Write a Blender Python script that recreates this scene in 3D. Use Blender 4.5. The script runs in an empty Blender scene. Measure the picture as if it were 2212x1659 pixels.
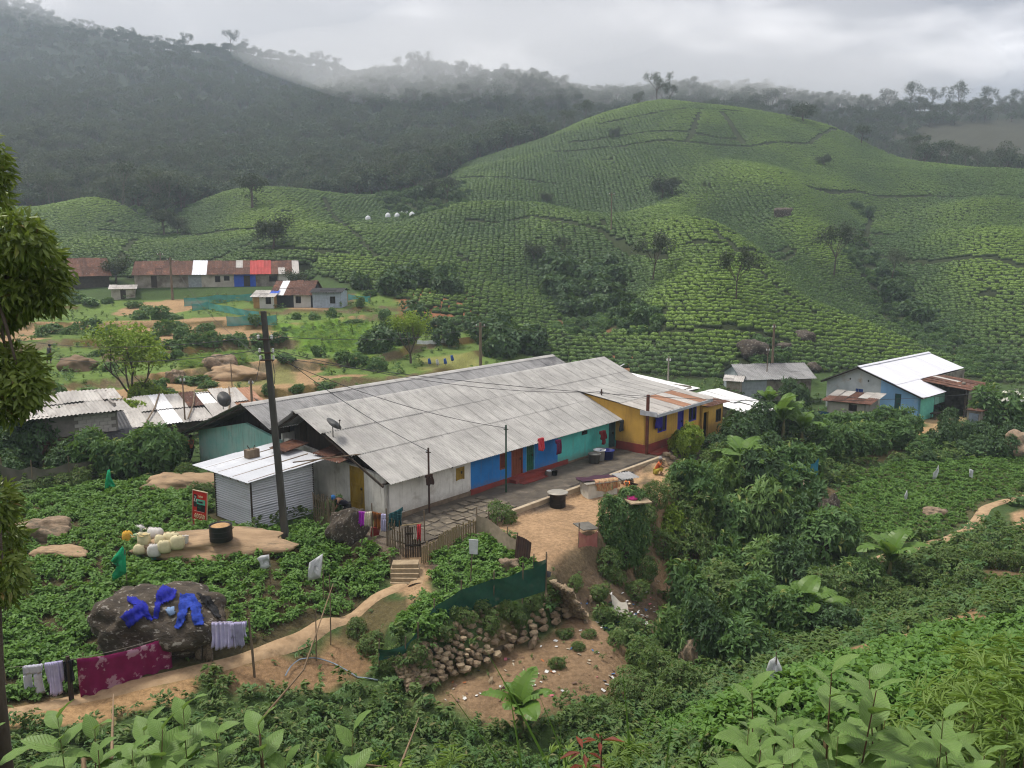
import bpy, bmesh, math, random
import numpy as np
from mathutils import Vector, Matrix
random.seed(7); RNG = np.random.default_rng(7)
SC = bpy.context.scene; COL = SC.collection
R = math.radians; PI = math.pi

# ---------------------------------------------------------------- camera
F, CX, CY, HC = 1805., 1106., 829.5, 12.5          # photograph measured at 2212 x 1659
PITCH = math.atan((CY - 531) / F)
cd_ = bpy.data.cameras.new('camera'); cam = bpy.data.objects.new('camera', cd_); COL.objects.link(cam)
cd_.sensor_width = 36; cd_.lens = F / 2212 * 36; cd_.clip_start = .1; cd_.clip_end = 5000
cam.location = (0, 0, HC); cam.rotation_euler = (PI / 2 - PITCH, 0, 0); SC.camera = cam

# ---------------------------------------------------------------- sky, sun, exposure
SUN_EL, SUN_AZ = R(64), R(-70)                       # azimuth from +Y towards +X
w = bpy.data.worlds.new('World'); SC.world = w; w.use_nodes = True
nt = w.node_tree; nt.nodes.clear(); N = nt.nodes.new; LK = nt.links.new
out = N('ShaderNodeOutputWorld'); mix = N('ShaderNodeMixShader')
sky = N('ShaderNodeTexSky'); sky.sky_type = 'NISHITA'; sky.sun_disc = False
sky.sun_elevation = SUN_EL; sky.sun_rotation = SUN_AZ; sky.air_density = 1.2; sky.dust_density = 2
b1 = N('ShaderNodeBackground'); b1.inputs['Strength'].default_value = .12; LK(sky.outputs[0], b1.inputs[0])
tc = N('ShaderNodeTexCoord'); mp = N('ShaderNodeMapping'); mp.inputs['Scale'].default_value = (1.6, 1.6, 4.2)
mp.inputs['Location'].default_value = (.3, 9.4, 5.1)
LK(tc.outputs['Generated'], mp.inputs[0])
n1 = N('ShaderNodeTexNoise'); n1.inputs['Scale'].default_value = 1.5; n1.inputs['Detail'].default_value = 8; n1.inputs['Roughness'].default_value = .52; n1.inputs['Distortion'].default_value = .35
LK(mp.outputs[0], n1.inputs[0])
rp = N('ShaderNodeValToRGB'); e = rp.color_ramp.elements
e[0].position = .36; e[0].color = (.085, .083, .09, 1); e[1].position = .65; e[1].color = (.58, .555, .55, 1)
k_ = rp.color_ramp.elements.new(.5); k_.color = (.135, .13, .14, 1)
LK(n1.outputs[0], rp.inputs[0])
# standard overcast sky: three times as bright overhead as at the horizon
sx = N('ShaderNodeSeparateXYZ'); LK(tc.outputs['Generated'], sx.inputs[0]); cl = N('ShaderNodeClamp'); LK(sx.outputs[2], cl.inputs[0]); ov = N('ShaderNodeMath'); ov.operation = 'MULTIPLY_ADD'; ov.inputs[1].default_value = 1.6; ov.inputs[2].default_value = .8; LK(cl.outputs[0], ov.inputs[0])
b2 = N('ShaderNodeBackground'); LK(ov.outputs[0], b2.inputs['Strength']); LK(rp.outputs[0], b2.inputs[0])
mix.inputs[0].default_value = .95; LK(b1.outputs[0], mix.inputs[1]); LK(b2.outputs[0], mix.inputs[2]); LK(mix.outputs[0], out.inputs[0])
sl = bpy.data.lights.new('sun', 'SUN'); sl.energy = 1.5; sl.angle = R(12); sl.color = (1, .94, .84)
sun = bpy.data.objects.new('sun', sl); COL.objects.link(sun); sun.location = (0, 0, 60)
sdir = Vector((math.cos(SUN_EL) * math.sin(SUN_AZ), math.cos(SUN_EL) * math.cos(SUN_AZ), math.sin(SUN_EL)))
sun.rotation_euler = sdir.to_track_quat('Z', 'Y').to_euler()
vs = SC.view_settings; vs.view_transform = 'Standard'; vs.look = 'None'; vs.gamma = 1; vs.exposure = 1.36; vs.use_curve_mapping = False
SC.render.engine = 'CYCLES'; cy = SC.cycles; cy.use_denoising = True
cy.max_bounces = 6; cy.diffuse_bounces = 3; cy.glossy_bounces = 2; cy.transmission_bounces = 4; cy.transparent_max_bounces = 8; cy.volume_bounces = 2
cy.caustics_reflective = False; cy.caustics_refractive = False; cy.use_adaptive_sampling = True; cy.adaptive_threshold = .015; cy.filter_width = 1.15

# ---------------------------------------------------------------- pixel of the photograph -> point in the place
cp_, sp_ = math.cos(PITCH), math.sin(PITCH)
def ray(u, v):
    a, b = (u - CX) / F, (CY - v) / F
    return np.array([a, cp_ + b * sp_, -sp_ + b * cp_])
def atY(u, v, Y): d = ray(u, v); return np.array([0, 0, HC]) + d * (Y / d[1])
def atZ(u, v, Z): d = ray(u, v); return np.array([0, 0, HC]) + d * ((Z - HC) / d[2])
r1 = lambda x, y: (.3516 * x, 518.4 + .3516 * y)
r2 = lambda x, y: (691.3 + .3516 * x, 691.3 + .3516 * y)
r3 = lambda x, y: (1296.1 + .4141 * x, 691.3 + .4141 * y)
r4 = lambda x, y: (.3516 * x, 993.7 + .3516 * y)
r5 = lambda x, y: (604.9 + .3906 * x, 1080.1 + .3906 * y)
r6 = lambda x, y: (1382.5 + .375 * x, 1123.3 + .375 * y)
# frame of the long house: a along its front eave, p away from the eave
HX, HY, HA = -5.47, 36.25, R(49.3)
hd = np.array([math.cos(HA), math.sin(HA)]); hn = np.array([-math.sin(HA), math.cos(HA)])
def hw(a, p): return np.array([HX, HY]) + a * hd + p * hn

# ---------------------------------------------------------------- materials
MATS = {}
def _mix(nt, fac, a, b):
    m = nt.nodes.new('ShaderNodeMix'); m.data_type = 'RGBA'
    for s, v in ((m.inputs[0], fac), (m.inputs[6], a), (m.inputs[7], b)):
        if hasattr(v, 'is_output'): nt.links.new(v, s)
        else: s.default_value = v if isinstance(v, float) else (*v, 1)
    return m.outputs[2]
def _noise(nt, vec, scale, detail=5, rough=.55, dist=0):
    n = nt.nodes.new('ShaderNodeTexNoise'); n.inputs['Scale'].default_value = scale; n.inputs['Detail'].default_value = detail
    n.inputs['Roughness'].default_value = rough; n.inputs['Distortion'].default_value = dist
    if vec is not None: nt.links.new(vec, n.inputs[0])
    return n.outputs[0]
def _ramp(nt, x, lo, hi):
    m = nt.nodes.new('ShaderNodeMapRange'); m.inputs[1].default_value = lo; m.inputs[2].default_value = hi
    nt.links.new(x, m.inputs[0]); return m.outputs[0]
def M(name, c1, c2=None, scale=3., rough=.85, metal=0., bump=.0, bscale=None, stretch=(1, 1, 1), c3=None, s3=.8, lo3=.5, hi3=.65, stretch3=None, trans=0., alpha=1., grime=None):
    if name in MATS: return MATS[name]
    m = bpy.data.materials.new(name); m.use_nodes = True; nt = m.node_tree; b = nt.nodes['Principled BSDF']
    tc = nt.nodes.new('ShaderNodeTexCoord'); mp = nt.nodes.new('ShaderNodeMapping'); mp.inputs['Scale'].default_value = stretch
    nt.links.new(tc.outputs['Object'], mp.inputs[0]); vec = mp.outputs[0]
    c2 = c2 or tuple(x * .72 for x in c1)
    f = _ramp(nt, _noise(nt, vec, scale), .35, .65)
    col = _mix(nt, f, c1, c2)
    if c3:
        mp3 = nt.nodes.new('ShaderNodeMapping'); mp3.inputs['Scale'].default_value = stretch3 or stretch; nt.links.new(tc.outputs['Object'], mp3.inputs[0])
        col = _mix(nt, _ramp(nt, _noise(nt, mp3.outputs[0], s3, 7, .62), lo3, hi3), col, c3)
    if grime:                                          # mud splashed up from the ground and streaks below the eave
        sp = nt.nodes.new('ShaderNodeSeparateXYZ'); nt.links.new(tc.outputs['Object'], sp.inputs[0]); md = nt.nodes.new('ShaderNodeMath'); md.operation = 'MULTIPLY_ADD'; md.inputs[1].default_value = .9; nt.links.new(_noise(nt, tc.outputs['Object'], 3.5, 7, .7), md.inputs[0]); nt.links.new(sp.outputs[2], md.inputs[2])
        col = _mix(nt, _ramp(nt, md.outputs[0], grime[1], grime[0]), col, _mix(nt, .55, col, grime[2]))
        mpg = nt.nodes.new('ShaderNodeMapping'); mpg.inputs['Scale'].default_value = (5, 5, .35); nt.links.new(tc.outputs['Object'], mpg.inputs[0]); col = _mix(nt, _ramp(nt, _noise(nt, mpg.outputs[0], 1.6, 6, .7), .52, .7), col, _mix(nt, .42, col, grime[2]))
    nt.links.new(col, b.inputs['Base Color'])
    b.inputs['Roughness'].default_value = rough; b.inputs['Metallic'].default_value = metal; b.inputs['Specular IOR Level'].default_value = .3
    if trans: b.inputs['Transmission Weight'].default_value = trans
    if alpha < 1: b.inputs['Alpha'].default_value = alpha
    if bump:
        bp = nt.nodes.new('ShaderNodeBump'); bp.inputs['Strength'].default_value = bump; bp.inputs['Distance'].default_value = .05
        nt.links.new(_noise(nt, vec, bscale or scale * 3, 6), bp.inputs['Height']); nt.links.new(bp.outputs[0], b.inputs['Normal'])
    MATS[name] = m; return m
def LM(name, c1, c2, c3=None, trans=.35, rough=.55, p3=.93):
    """leaf material: colour by leaf and by plant, light shining through"""
    if name in MATS: return MATS[name]
    m = bpy.data.materials.new(name); m.use_nodes = True; nt = m.node_tree; b = nt.nodes['Principled BSDF']; o = nt.nodes['Material Output']
    g = nt.nodes.new('ShaderNodeNewGeometry'); oi = nt.nodes.new('ShaderNodeObjectInfo')
    a = nt.nodes.new('ShaderNodeMath'); a.operation = 'MULTIPLY_ADD'; a.inputs[1].default_value = .6
    ml = nt.nodes.new('ShaderNodeMath'); ml.operation = 'MULTIPLY'; ml.inputs[1].default_value = .4
    nt.links.new(oi.outputs['Random'], ml.inputs[0]); nt.links.new(g.outputs['Random Per Island'], a.inputs[0]); nt.links.new(ml.outputs[0], a.inputs[2])
    col = _mix(nt, a.outputs[0], c1, c2)
    if c3: col = _mix(nt, _ramp(nt, g.outputs['Random Per Island'], p3, p3 + .02), col, c3)
    nt.links.new(col, b.inputs['Base Color']); b.inputs['Roughness'].default_value = rough; b.inputs['Specular IOR Level'].default_value = .35
    if trans:
        t = nt.nodes.new('ShaderNodeBsdfTranslucent'); mx = nt.nodes.new('ShaderNodeMixShader'); mx.inputs[0].default_value = trans
        nt.links.new(_mix(nt, .35, col, (.18, .25, .02)), t.inputs[0])
        nt.links.new(b.outputs[0], mx.inputs[1]); nt.links.new(t.outputs[0], mx.inputs[2]); nt.links.new(mx.outputs[0], o.inputs[0])
    MATS[name] = m; return m

# ---------------------------------------------------------------- mesh helpers
def np_mesh(name, V, Fc, mats=None, smooth=False, fmat=None):
    V = np.asarray(V, dtype=np.float32).reshape(-1, 3); Fc = np.asarray(Fc, dtype=np.int32); k = Fc.shape[1]
    me = bpy.data.meshes.new(name); me.vertices.add(len(V)); me.vertices.foreach_set('co', V.ravel())
    me.loops.add(Fc.size); me.loops.foreach_set('vertex_index', Fc.ravel())
    me.polygons.add(len(Fc)); me.polygons.foreach_set('loop_start', np.arange(0, Fc.size, k, dtype=np.int32))
    try: me.polygons.foreach_set('loop_total', np.full(len(Fc), k, dtype=np.int32))
    except Exception: pass
    if fmat is not None: me.polygons.foreach_set('material_index', np.asarray(fmat, dtype=np.int32))
    me.update(calc_edges=True); me.validate()
    for m in (mats if isinstance(mats, (list, tuple)) else [mats] if mats else []): me.materials.append(m)
    if smooth: me.polygons.foreach_set('use_smooth', np.ones(len(Fc), dtype=bool))
    return me
def add(name, me, parent=None, loc=None, rot=None, scale=None, mat4=None):
    o = bpy.data.objects.new(name, me); COL.objects.link(o)
    if parent is not None: o.parent = parent
    if mat4 is not None: o.matrix_local = mat4
    else:
        if loc is not None: o.location = loc
        if rot is not None: o.rotation_euler = rot
        if scale is not None: o.scale = scale if hasattr(scale, '__len__') else (scale,) * 3
    return o
def tag(o, label, cat=None, group=None):
    if label: o['label'] = label
    if cat: o['category'] = cat
    if group: o['group'] = group
    return o
def thing(name, label, cat, loc=(0, 0, 0), rz=0, group=None, scale=None):
    o = add(name, None, None, loc, (0, 0, rz), scale); o.empty_display_size = .2
    return tag(o, label, cat, group)
class MB:
    def __init__(s): s.v = []; s.f = []
    def poly(s, pts):
        b = len(s.v); s.v += [tuple(map(float, p)) for p in pts]; s.f.append(tuple(range(b, b + len(pts)))); return s
    def hexa(s, q):                                   # 4 bottom points, 4 top points, counter-clockwise
        b = len(s.v); s.v += [tuple(map(float, p)) for p in q]
        for f in ((3, 2, 1, 0), (4, 5, 6, 7), (0, 1, 5, 4), (1, 2, 6, 5), (2, 3, 7, 6), (3, 0, 4, 7)): s.f.append(tuple(b + i for i in f))
        return s
    def box(s, x0, x1, y0, y1, z0, z1):
        return s.hexa([(x0, y0, z0), (x1, y0, z0), (x1, y1, z0), (x0, y1, z0), (x0, y0, z1), (x1, y0, z1), (x1, y1, z1), (x0, y1, z1)])
    def bar(s, a, b, wd, ht=None, up=(0, 0, 1)):       # rectangular bar between two points
        a, b, up = Vector(a), Vector(b), Vector(up); ht = ht or wd; d = (b - a).normalized()
        if abs(d.dot(up)) > .98: up = Vector((1, 0, 0))
        sx = d.cross(up).normalized() * wd / 2; sy = sx.cross(d).normalized() * ht / 2
        return s.hexa([a - sx - sy, a + sx - sy, b + sx - sy, b - sx - sy, a - sx + sy, a + sx + sy, b + sx + sy, b - sx + sy])
    def tube(s, pts, r, seg=6, cap=True):
        pts = [Vector(p) for p in pts]; n = len(pts); rr = r if hasattr(r, '__len__') else [r] * n
        b = len(s.v); prev = None
        for i, p in enumerate(pts):
            d = (pts[min(i + 1, n - 1)] - pts[max(i - 1, 0)]).normalized()
            if prev is None: x = d.cross(Vector((0, 0, 1)) if abs(d.z) < .95 else Vector((1, 0, 0))).normalized()
            else: x = (prev - d * prev.dot(d)).normalized()
            prev = x; y = d.cross(x)
            for k in range(seg):
                t = 2 * PI * k / seg; s.v.append(tuple(p + (x * math.cos(t) + y * math.sin(t)) * rr[i]))
        for i in range(n - 1):
            for k in range(seg):
                k2 = (k + 1) % seg; s.f.append((b + i * seg + k, b + i * seg + k2, b + (i + 1) * seg + k2, b + (i + 1) * seg + k))
        if cap: s.f.append(tuple(b + k for k in range(seg))[::-1]); s.f.append(tuple(b + (n - 1) * seg + k for k in range(seg)))
        return s
    def lathe(s, prof, seg=16, cx=0, cy=0):
        b = len(s.v)
        for r, z in prof:
            for k in range(seg): t = 2 * PI * k / seg; s.v.append((cx + r * math.cos(t), cy + r * math.sin(t), z))
        for i in range(len(prof) - 1):
            for k in range(seg): k2 = (k + 1) % seg; s.f.append((b + i * seg + k, b + i * seg + k2, b + (i + 1) * seg + k2, b + (i + 1) * seg + k))
        s.f.append(tuple(b + k for k in range(seg))[::-1]); s.f.append(tuple(b + (len(prof) - 1) * seg + k for k in range(seg)))
        return s
    def grid(s, fn, nu, nv):                          # fn(u,v) in 0..1
        b = len(s.v)
        for j in range(nv + 1):
            for i in range(nu + 1): s.v.append(tuple(map(float, fn(i / nu, j / nv))))
        for j in range(nv):
            for i in range(nu): q = b + j * (nu + 1) + i; s.f.append((q, q + 1, q + nu + 2, q + nu + 1))
        return s
    def mesh(s, name, mat, smooth=False):
        me = bpy.data.meshes.new(name); me.from_pydata(s.v, [], s.f)
        if mat: me.materials.append(mat)
        if smooth:
            for p in me.polygons: p.use_smooth = True
        me.update(); return me
    def build(s, name, mat, parent=None, smooth=False, **kw): return add(name, s.mesh(name, mat, smooth), parent, **kw)
def corr(name, wd, ln, n, amp, mat, seg=4, rag=0.):
    """one corrugated sheet, x across the waves, y up the slope, sheet in the xy plane"""
    rnd = random.Random(name); m = MB(); k = n * seg
    for yy in (0, 1):
        for i in range(k + 1): m.v.append((wd * i / k, (yy * ln) + (rnd.uniform(-rag, rag) if rag else 0), amp * math.cos(2 * PI * i / seg)))
    for i in range(k): m.f.append((i, i + 1, k + 2 + i, k + 1 + i))
    return m.mesh(name, mat, True)
def basis(o, x, y):                                   # matrix with x and y axes, z up from them
    x = Vector(x).normalized(); y = Vector(y); z = x.cross(y).normalized(); y = z.cross(x)
    m = Matrix((x, y, z)).transposed().to_4x4(); m.translation = Vector(o); return m

# ---------------------------------------------------------------- leaves
def leaf_np(P, D, Nn, L, W, fold=.18, bend=.22):
    D = D / np.linalg.norm(D, axis=1, keepdims=True); S = np.cross(D, Nn); S /= np.linalg.norm(S, axis=1, keepdims=True) + 1e-9
    Nn = np.cross(S, D); L = np.asarray(L).reshape(-1, 1) * np.ones((len(P), 1)); W = np.asarray(W).reshape(-1, 1) * np.ones((len(P), 1))
    mid = P + D * L * .45; up = Nn * W * fold
    V = np.stack([P, mid + S * W / 2 + up, P + D * L - Nn * L * bend, mid - S * W / 2 + up], 1).reshape(-1, 3)
    b = np.arange(len(P)) * 4
    Fc = np.stack([np.stack([b, b + 2, b + 1], 1), np.stack([b, b + 3, b + 2], 1)], 1).reshape(-1, 3)
    return V, Fc
def unit(a): return a / (np.linalg.norm(a, axis=1, keepdims=True) + 1e-9)
def rosettes(P, A, rng, n=6, L=.16, W=.07, tilt=.55, droop=.25, bend=.22):
    """n leaves spread round the axis A at every point P"""
    k = len(P); A = unit(A); ref = np.where(np.abs(A[:, 2:3]) < .9, [[0, 0, 1.]], [[1., 0, 0]]); X = unit(np.cross(A, ref)); Y = np.cross(A, X)
    Vs, Fs = [], []; off = 0
    for i in range(n):
        t = 2 * PI * (i / n) + rng.uniform(-.4, .4, k) + rng.uniform(0, 6.3, 1)
        rad = X * np.cos(t)[:, None] + Y * np.sin(t)[:, None]; tl = rng.uniform(tilt - .3, tilt + .35, k)[:, None]
        D = rad * np.cos(tl) + A * np.sin(tl); D[:, 2] -= droop * rng.uniform(0, 1, k)
        s = rng.uniform(.65, 1.2, k)
        V, Fc = leaf_np(P + D * .02, D, A + .001, L * s, W * s, bend=bend); Vs.append(V); Fs.append(Fc + off); off += len(V)
    return np.concatenate(Vs), np.concatenate(Fs)
def blob_points(rng, n, blobs, up=.0):
    """points and outward normals over a set of ellipsoid blobs (cx,cy,cz,rx,ry,rz)"""
    B = np.array(blobs, float); wgt = (B[:, 3] * B[:, 4] + B[:, 4] * B[:, 5] + B[:, 3] * B[:, 5]); idx = rng.choice(len(B), n * 2, p=wgt / wgt.sum())
    d = unit(rng.normal(size=(n * 2, 3))); d[:, 2] += up; d = unit(d); r = rng.uniform(.72, 1.04, (n * 2, 1))
    P = B[idx, :3] + d * B[idx, 3:6] * r; Nn = unit(d / B[idx, 3:6])
    q = (P[:, None, :] - B[None, :, :3]) / B[None, :, 3:6]; inside = (np.sum(q * q, 2) < .5).any(1)
    keep = np.where(~inside)[0][:n]; return P[keep], Nn[keep]

# ================================================================ the lie of the land
G = []                                               # control points in metres
def gz(u, v, z): G.append(tuple(atZ(u, v, z)))
def gy(u, v, y): G.append(tuple(atY(u, v, y)))
def gw(u, y, z): G.append(((u - CX) / F * y, y, z))
# slope the camera stands on
for u in (-900, 200, 1106, 2000, 3100):
    for y in (-4, -1): gw(u * 1., y, 11.2)
for u in (-300, 300, 800, 1106, 1500, 2000, 2600): gw(u, 1.2, 10.75)
for u, y, z in ((-200, 3, 9.0), (500, 3, 8.9), (1106, 3, 8.8), (1700, 3, 9.0), (2300, 3, 9.2), (-300, 7, 5.6), (300, 7, 5.2), (800, 7, 5.0), (1200, 7, 5.2), (1600, 8, 5.4), (2100, 8, 6.2),
                (2700, 8, 6.8), (-300, 12, 2.2), (300, 12, 1.6), (700, 12, 1.4), (1100, 13, 1.0), (1400, 13, 2.0), (-300, 17, -.6), (300, 17, -.8), (650, 17, -1.1), (950, 18, -1.8), (1250, 19, -1.6),
                (1400, 24, -3.2), (2700, 16, 4.0), (2700, 24, 2.0)): gw(u, y, z)
for u, v, y in ((2150, 1480, 13.5), (1750, 1560, 13), (1500, 1600, 14.5), (1900, 1450, 17), (1650, 1500, 17), (2100, 1335, 24), (1820, 1400, 22.5), (2212, 1290, 27), (2212, 1400, 19)): gy(u, v, y)
# left field, path, small terrace, yard
for u, v, z in ((60, 1080, .1), (300, 1060, .1), (250, 1150, 0), (450, 1110, 0), (520, 1150, 0), (620, 1172, -.05), (100, 1250, -.35), (400, 1250, -.4), (650, 1270, -.55), (830, 1220, -.4), (60, 1400, -.9),
                (220, 1390, -.85), (470, 1385, -.85), (600, 1370, -.9), (800, 1290, -.8), (870, 1268, -.85), (100, 1500, -1.2), (430, 1440, -1.15), (560, 1405, -1.1), (700, 1350, -1.0), (500, 1490, -1.6), (700, 1440, -1.9),
                (760, 1330, -1.4), (1000, 1200, -.5), (1100, 1200, -.5), (1150, 1240, -.6), (1000, 1290, -.7), (900, 1340, -1.0), (880, 1180, -.15), (740, 1140, 0), (1030, 1150, -.2), (1180, 1230, -.6),
                (1150, 1150, -.3), (1280, 1120, -.35), (1250, 1190, -.6), (1330, 1080, -.4), (1450, 1040, -.5), (1290, 1260, -1.8), (1250, 1300, -2.1),
                (960, 1475, -2.3), (1100, 1430, -2.3), (1230, 1340, -2.3), (1000, 1500, -2.6), (1150, 1480, -2.6), (1300, 1400, -2.5), (1350, 1330, -3.0), (1340, 1480, -3.0), (1410, 1330, -3.8), (1480, 1480, -4.0),
                (1420, 1250, -3.6), (1440, 1150, -3.0), (1500, 1080, -2.2), (1520, 1030, -1.2)): gz(u, v, z)
# right valley side and field
for u, v, z in ((1560, 1000, -.8), (1600, 960, -.6), (1650, 1060, -2.0), (1600, 1200, -3.6), (1750, 1200, -3.6), (1750, 1050, -2.6), (1830, 1190, -3.4), (2000, 1150, -3.4), (1960, 1175, -3.5), (2150, 1090, -3.3), (2100, 1000, -3.0),
                (1900, 1010, -3.1), (1840, 1050, -3.2), (2212, 960, -2.8), (1780, 960, -2.2), (1900, 925, -2.6), (2000, 915, -2.5), (2150, 900, -2.4), (2300, 900, -2.4), (1700, 900, -1.6), (1640, 930, -1.2),
                (2212, 1150, -3.2), (2212, 1220, -2.6), (2080, 1230, -2.4), (1900, 1300, -4.0), (2050, 1290, -3.2), (1700, 1330, -4.2), (2350, 1150, -2.6), (2350, 1260, -1.0)): gz(u, v, z)
# middle distance left and centre
for u, v, z in ((0, 1010, .2), (200, 1000, .15), (330, 1005, .1), (60, 900, .6), (280, 915, .3), (420, 890, .3), (280, 860, 1.0), (100, 840, 1.5), (150, 790, 2.0), (400, 800, 1.9), (600, 830, .9), (500, 860, .5),
                (100, 740, 3.0), (280, 745, 2.9), (450, 700, 3.6), (150, 680, 4.0), (600, 690, 3.8), (700, 740, 2.5), (800, 720, 2.6), (950, 775, .9), (850, 800, .9), (750, 830, .4), (1000, 740, 1.6), (1000, 700, 2.4)): gz(u, v, z)
for u, v, y in ((300, 640, 122), (450, 640, 122), (640, 625, 127), (740, 665, 108), (560, 672, 107), (180, 620, 128), (0, 640, 120), (-100, 640, 120), (850, 660, 112), (950, 650, 113), (1100, 770, 94), (1250, 775, 92), (1450, 800, 88), (1700, 800, 94),
                (1900, 762, 108), (2130, 800, 103), (2300, 800, 100)): gy(u, v, y)
# tea slopes
for u, v, y in ((1100, 700, 106), (1100, 620, 128), (1100, 540, 152), (1050, 470, 185), (960, 420, 215), (1000, 350, 270), (1200, 690, 112), (1290, 650, 126), (1330, 590, 142), (1420, 650, 112), (1360, 700, 103), (1500, 560, 136), (1420, 490, 160), (1600, 620, 122),
                (1700, 560, 142), (1700, 680, 116), (1850, 735, 112), (1880, 560, 168), (1920, 640, 146), (1990, 690, 130), (2060, 740, 116), (2060, 640, 138), (2150, 700, 121), (2150, 560, 150), (2150, 430, 195), (1900, 450, 200), (1800, 520, 165), (1700, 430, 196), (1560, 460, 182),
                (1500, 400, 200), (1300, 430, 205), (1200, 470, 185), (1250, 340, 250), (1420, 320, 240), (1600, 305, 248), (1900, 332, 255), (1420, 222, 300), (1300, 250, 290), (1600, 240, 292), (1800, 272, 280), (2212, 372, 232), (2500, 400, 230), (2500, 600, 140),
                (450, 590, 134), (250, 590, 138), (300, 545, 150), (600, 545, 150), (800, 565, 142), (950, 610, 128), (700, 490, 178), (450, 500, 185), (900, 500, 168), (250, 515, 172), (100, 520, 172), (200, 428, 218), (80, 445, 212), (330, 470, 205), (500, 424, 222), (650, 418, 226), (800, 430, 220),
                (880, 455, 205), (-100, 460, 210)): gy(u, v, y)
# beyond the crests and the wooded mountains
for u, y, z in ((1420, 350, 52), (1650, 340, 46), (1850, 320, 40), (1250, 340, 46), (650, 250, 22), (450, 250, 22), (200, 245, 20), (2300, 280, 30)): gw(u, y, z)
for u, v, y in ((0, 420, 265), (200, 410, 270), (400, 405, 272), (600, 400, 275), (800, 395, 280), (950, 350, 310), (1120, 320, 330), (0, 320, 360), (250, 300, 380), (500, 290, 400), (750, 270, 420), (950, 250, 420), (1150, 225, 430), (910, 172, 500), (1050, 190, 470), (1200, 205, 450),
                (250, 200, 520), (480, 190, 560), (0, 150, 600), (650, 215, 620), (380, 118, 690), (520, 112, 700), (700, 138, 660), (850, 168, 620), (250, 92, 760), (100, 50, 840), (0, 46, 850), (-200, 60, 850),
                (2200, 310, 350), (2000, 300, 370), (2212, 240, 430), (2000, 238, 430), (1800, 240, 420), (1650, 240, 420), (1500, 205, 620), (1620, 228, 600), (2400, 260, 430), (2400, 330, 350)): gy(u, v, y)
for u, y, z in ((0, 1000, 150), (600, 900, 120), (1000, 700, 90), (1300, 620, 90), (1600, 800, 70), (2200, 600, 60), (-400, 1000, 120), (2600, 600, 60), (0, 1400, 60), (1106, 1400, 60), (2300, 1400, 60)): gw(u, y, z)
G = np.array(G)
def _dom(x, y): yy = np.maximum(y, -3.5) + 8; return np.stack([1.3 * x / yy, np.log(yy)], -1)
_gd = _dom(G[:, 0], G[:, 1]); _c2 = .03 ** 2
_K = np.sqrt(((_gd[:, None] - _gd[None]) ** 2).sum(-1) + _c2); _n = len(G)
_A = np.block([[_K - np.eye(_n) * .004, np.ones((_n, 1)), _gd], [np.ones((1, _n)), np.zeros((1, 3))], [_gd.T, np.zeros((2, 3))]])
_W = np.linalg.solve(_A, np.concatenate([G[:, 2], np.zeros(3)]))
def rbf(x, y):
    q = _dom(x, y); o = np.empty(len(x))
    for i in range(0, len(x), 20000):
        s = slice(i, i + 20000); o[s] = np.sqrt(((q[s, None] - _gd[None]) ** 2).sum(-1) + _c2) @ _W[:_n] + _W[_n] + q[s] @ _W[_n + 1:]
    return o
def sdist(x, y, poly):
    """signed distance to a polygon, negative inside"""
    P = np.asarray(poly, float); d = np.full(len(x), 1e18); ins = np.zeros(len(x), bool)
    for i in range(len(P)):
        a, b = P[i - 1], P[i]; e = b - a; wx, wy = x - a[0], y - a[1]; t = np.clip((wx * e[0] + wy * e[1]) / (e @ e + 1e-12), 0, 1)
        d = np.minimum(d, (wx - e[0] * t) ** 2 + (wy - e[1] * t) ** 2)
        c = ((a[1] <= y) & (b[1] > y)) | ((b[1] <= y) & (a[1] > y)); xi = a[0] + (y - a[1]) / (e[1] if e[1] else 1e-9) * e[0]; ins ^= c & (x < xi)
    d = np.sqrt(d); return np.where(ins, -d, d)
def ldist(x, y, line):
    P = np.asarray(line, float); d = np.full(len(x), 1e18)
    for i in range(1, len(P)):
        a, b = P[i - 1], P[i]; e = b - a; wx, wy = x - a[0], y - a[1]; t = np.clip((wx * e[0] + wy * e[1]) / (e @ e + 1e-12), 0, 1)
        d = np.minimum(d, (wx - e[0] * t) ** 2 + (wy - e[1] * t) ** 2)
    return np.sqrt(d)
def vnoise(x, y, s, seed=0):
    """smooth value noise"""
    x, y = x / s + seed * 17.3, y / s - seed * 9.1; i, j = np.floor(x), np.floor(y); fx, fy = x - i, y - j; fx = fx * fx * (3 - 2 * fx); fy = fy * fy * (3 - 2 * fy)
    h = lambda a, b: np.modf(np.abs(np.sin(a * 127.1 + b * 311.7 + seed) * 43758.5453))[0]
    return (h(i, j) * (1 - fx) + h(i + 1, j) * fx) * (1 - fy) + (h(i, j + 1) * (1 - fx) + h(i + 1, j + 1) * fx) * fy - .5
sstep = lambda t: (lambda c: c * c * (3 - 2 * c))(np.clip(t, 0, 1))
SPURS = []
FLAT = []                                            # (polygon, height or plane, feather)
def flat(poly, z, fe): FLAT.append((np.asarray(poly, float), z, fe))
rect = lambda a0, a1, p0, p1: [hw(a0, p0), hw(a1, p0), hw(a1, p1), hw(a0, p1)]
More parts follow.
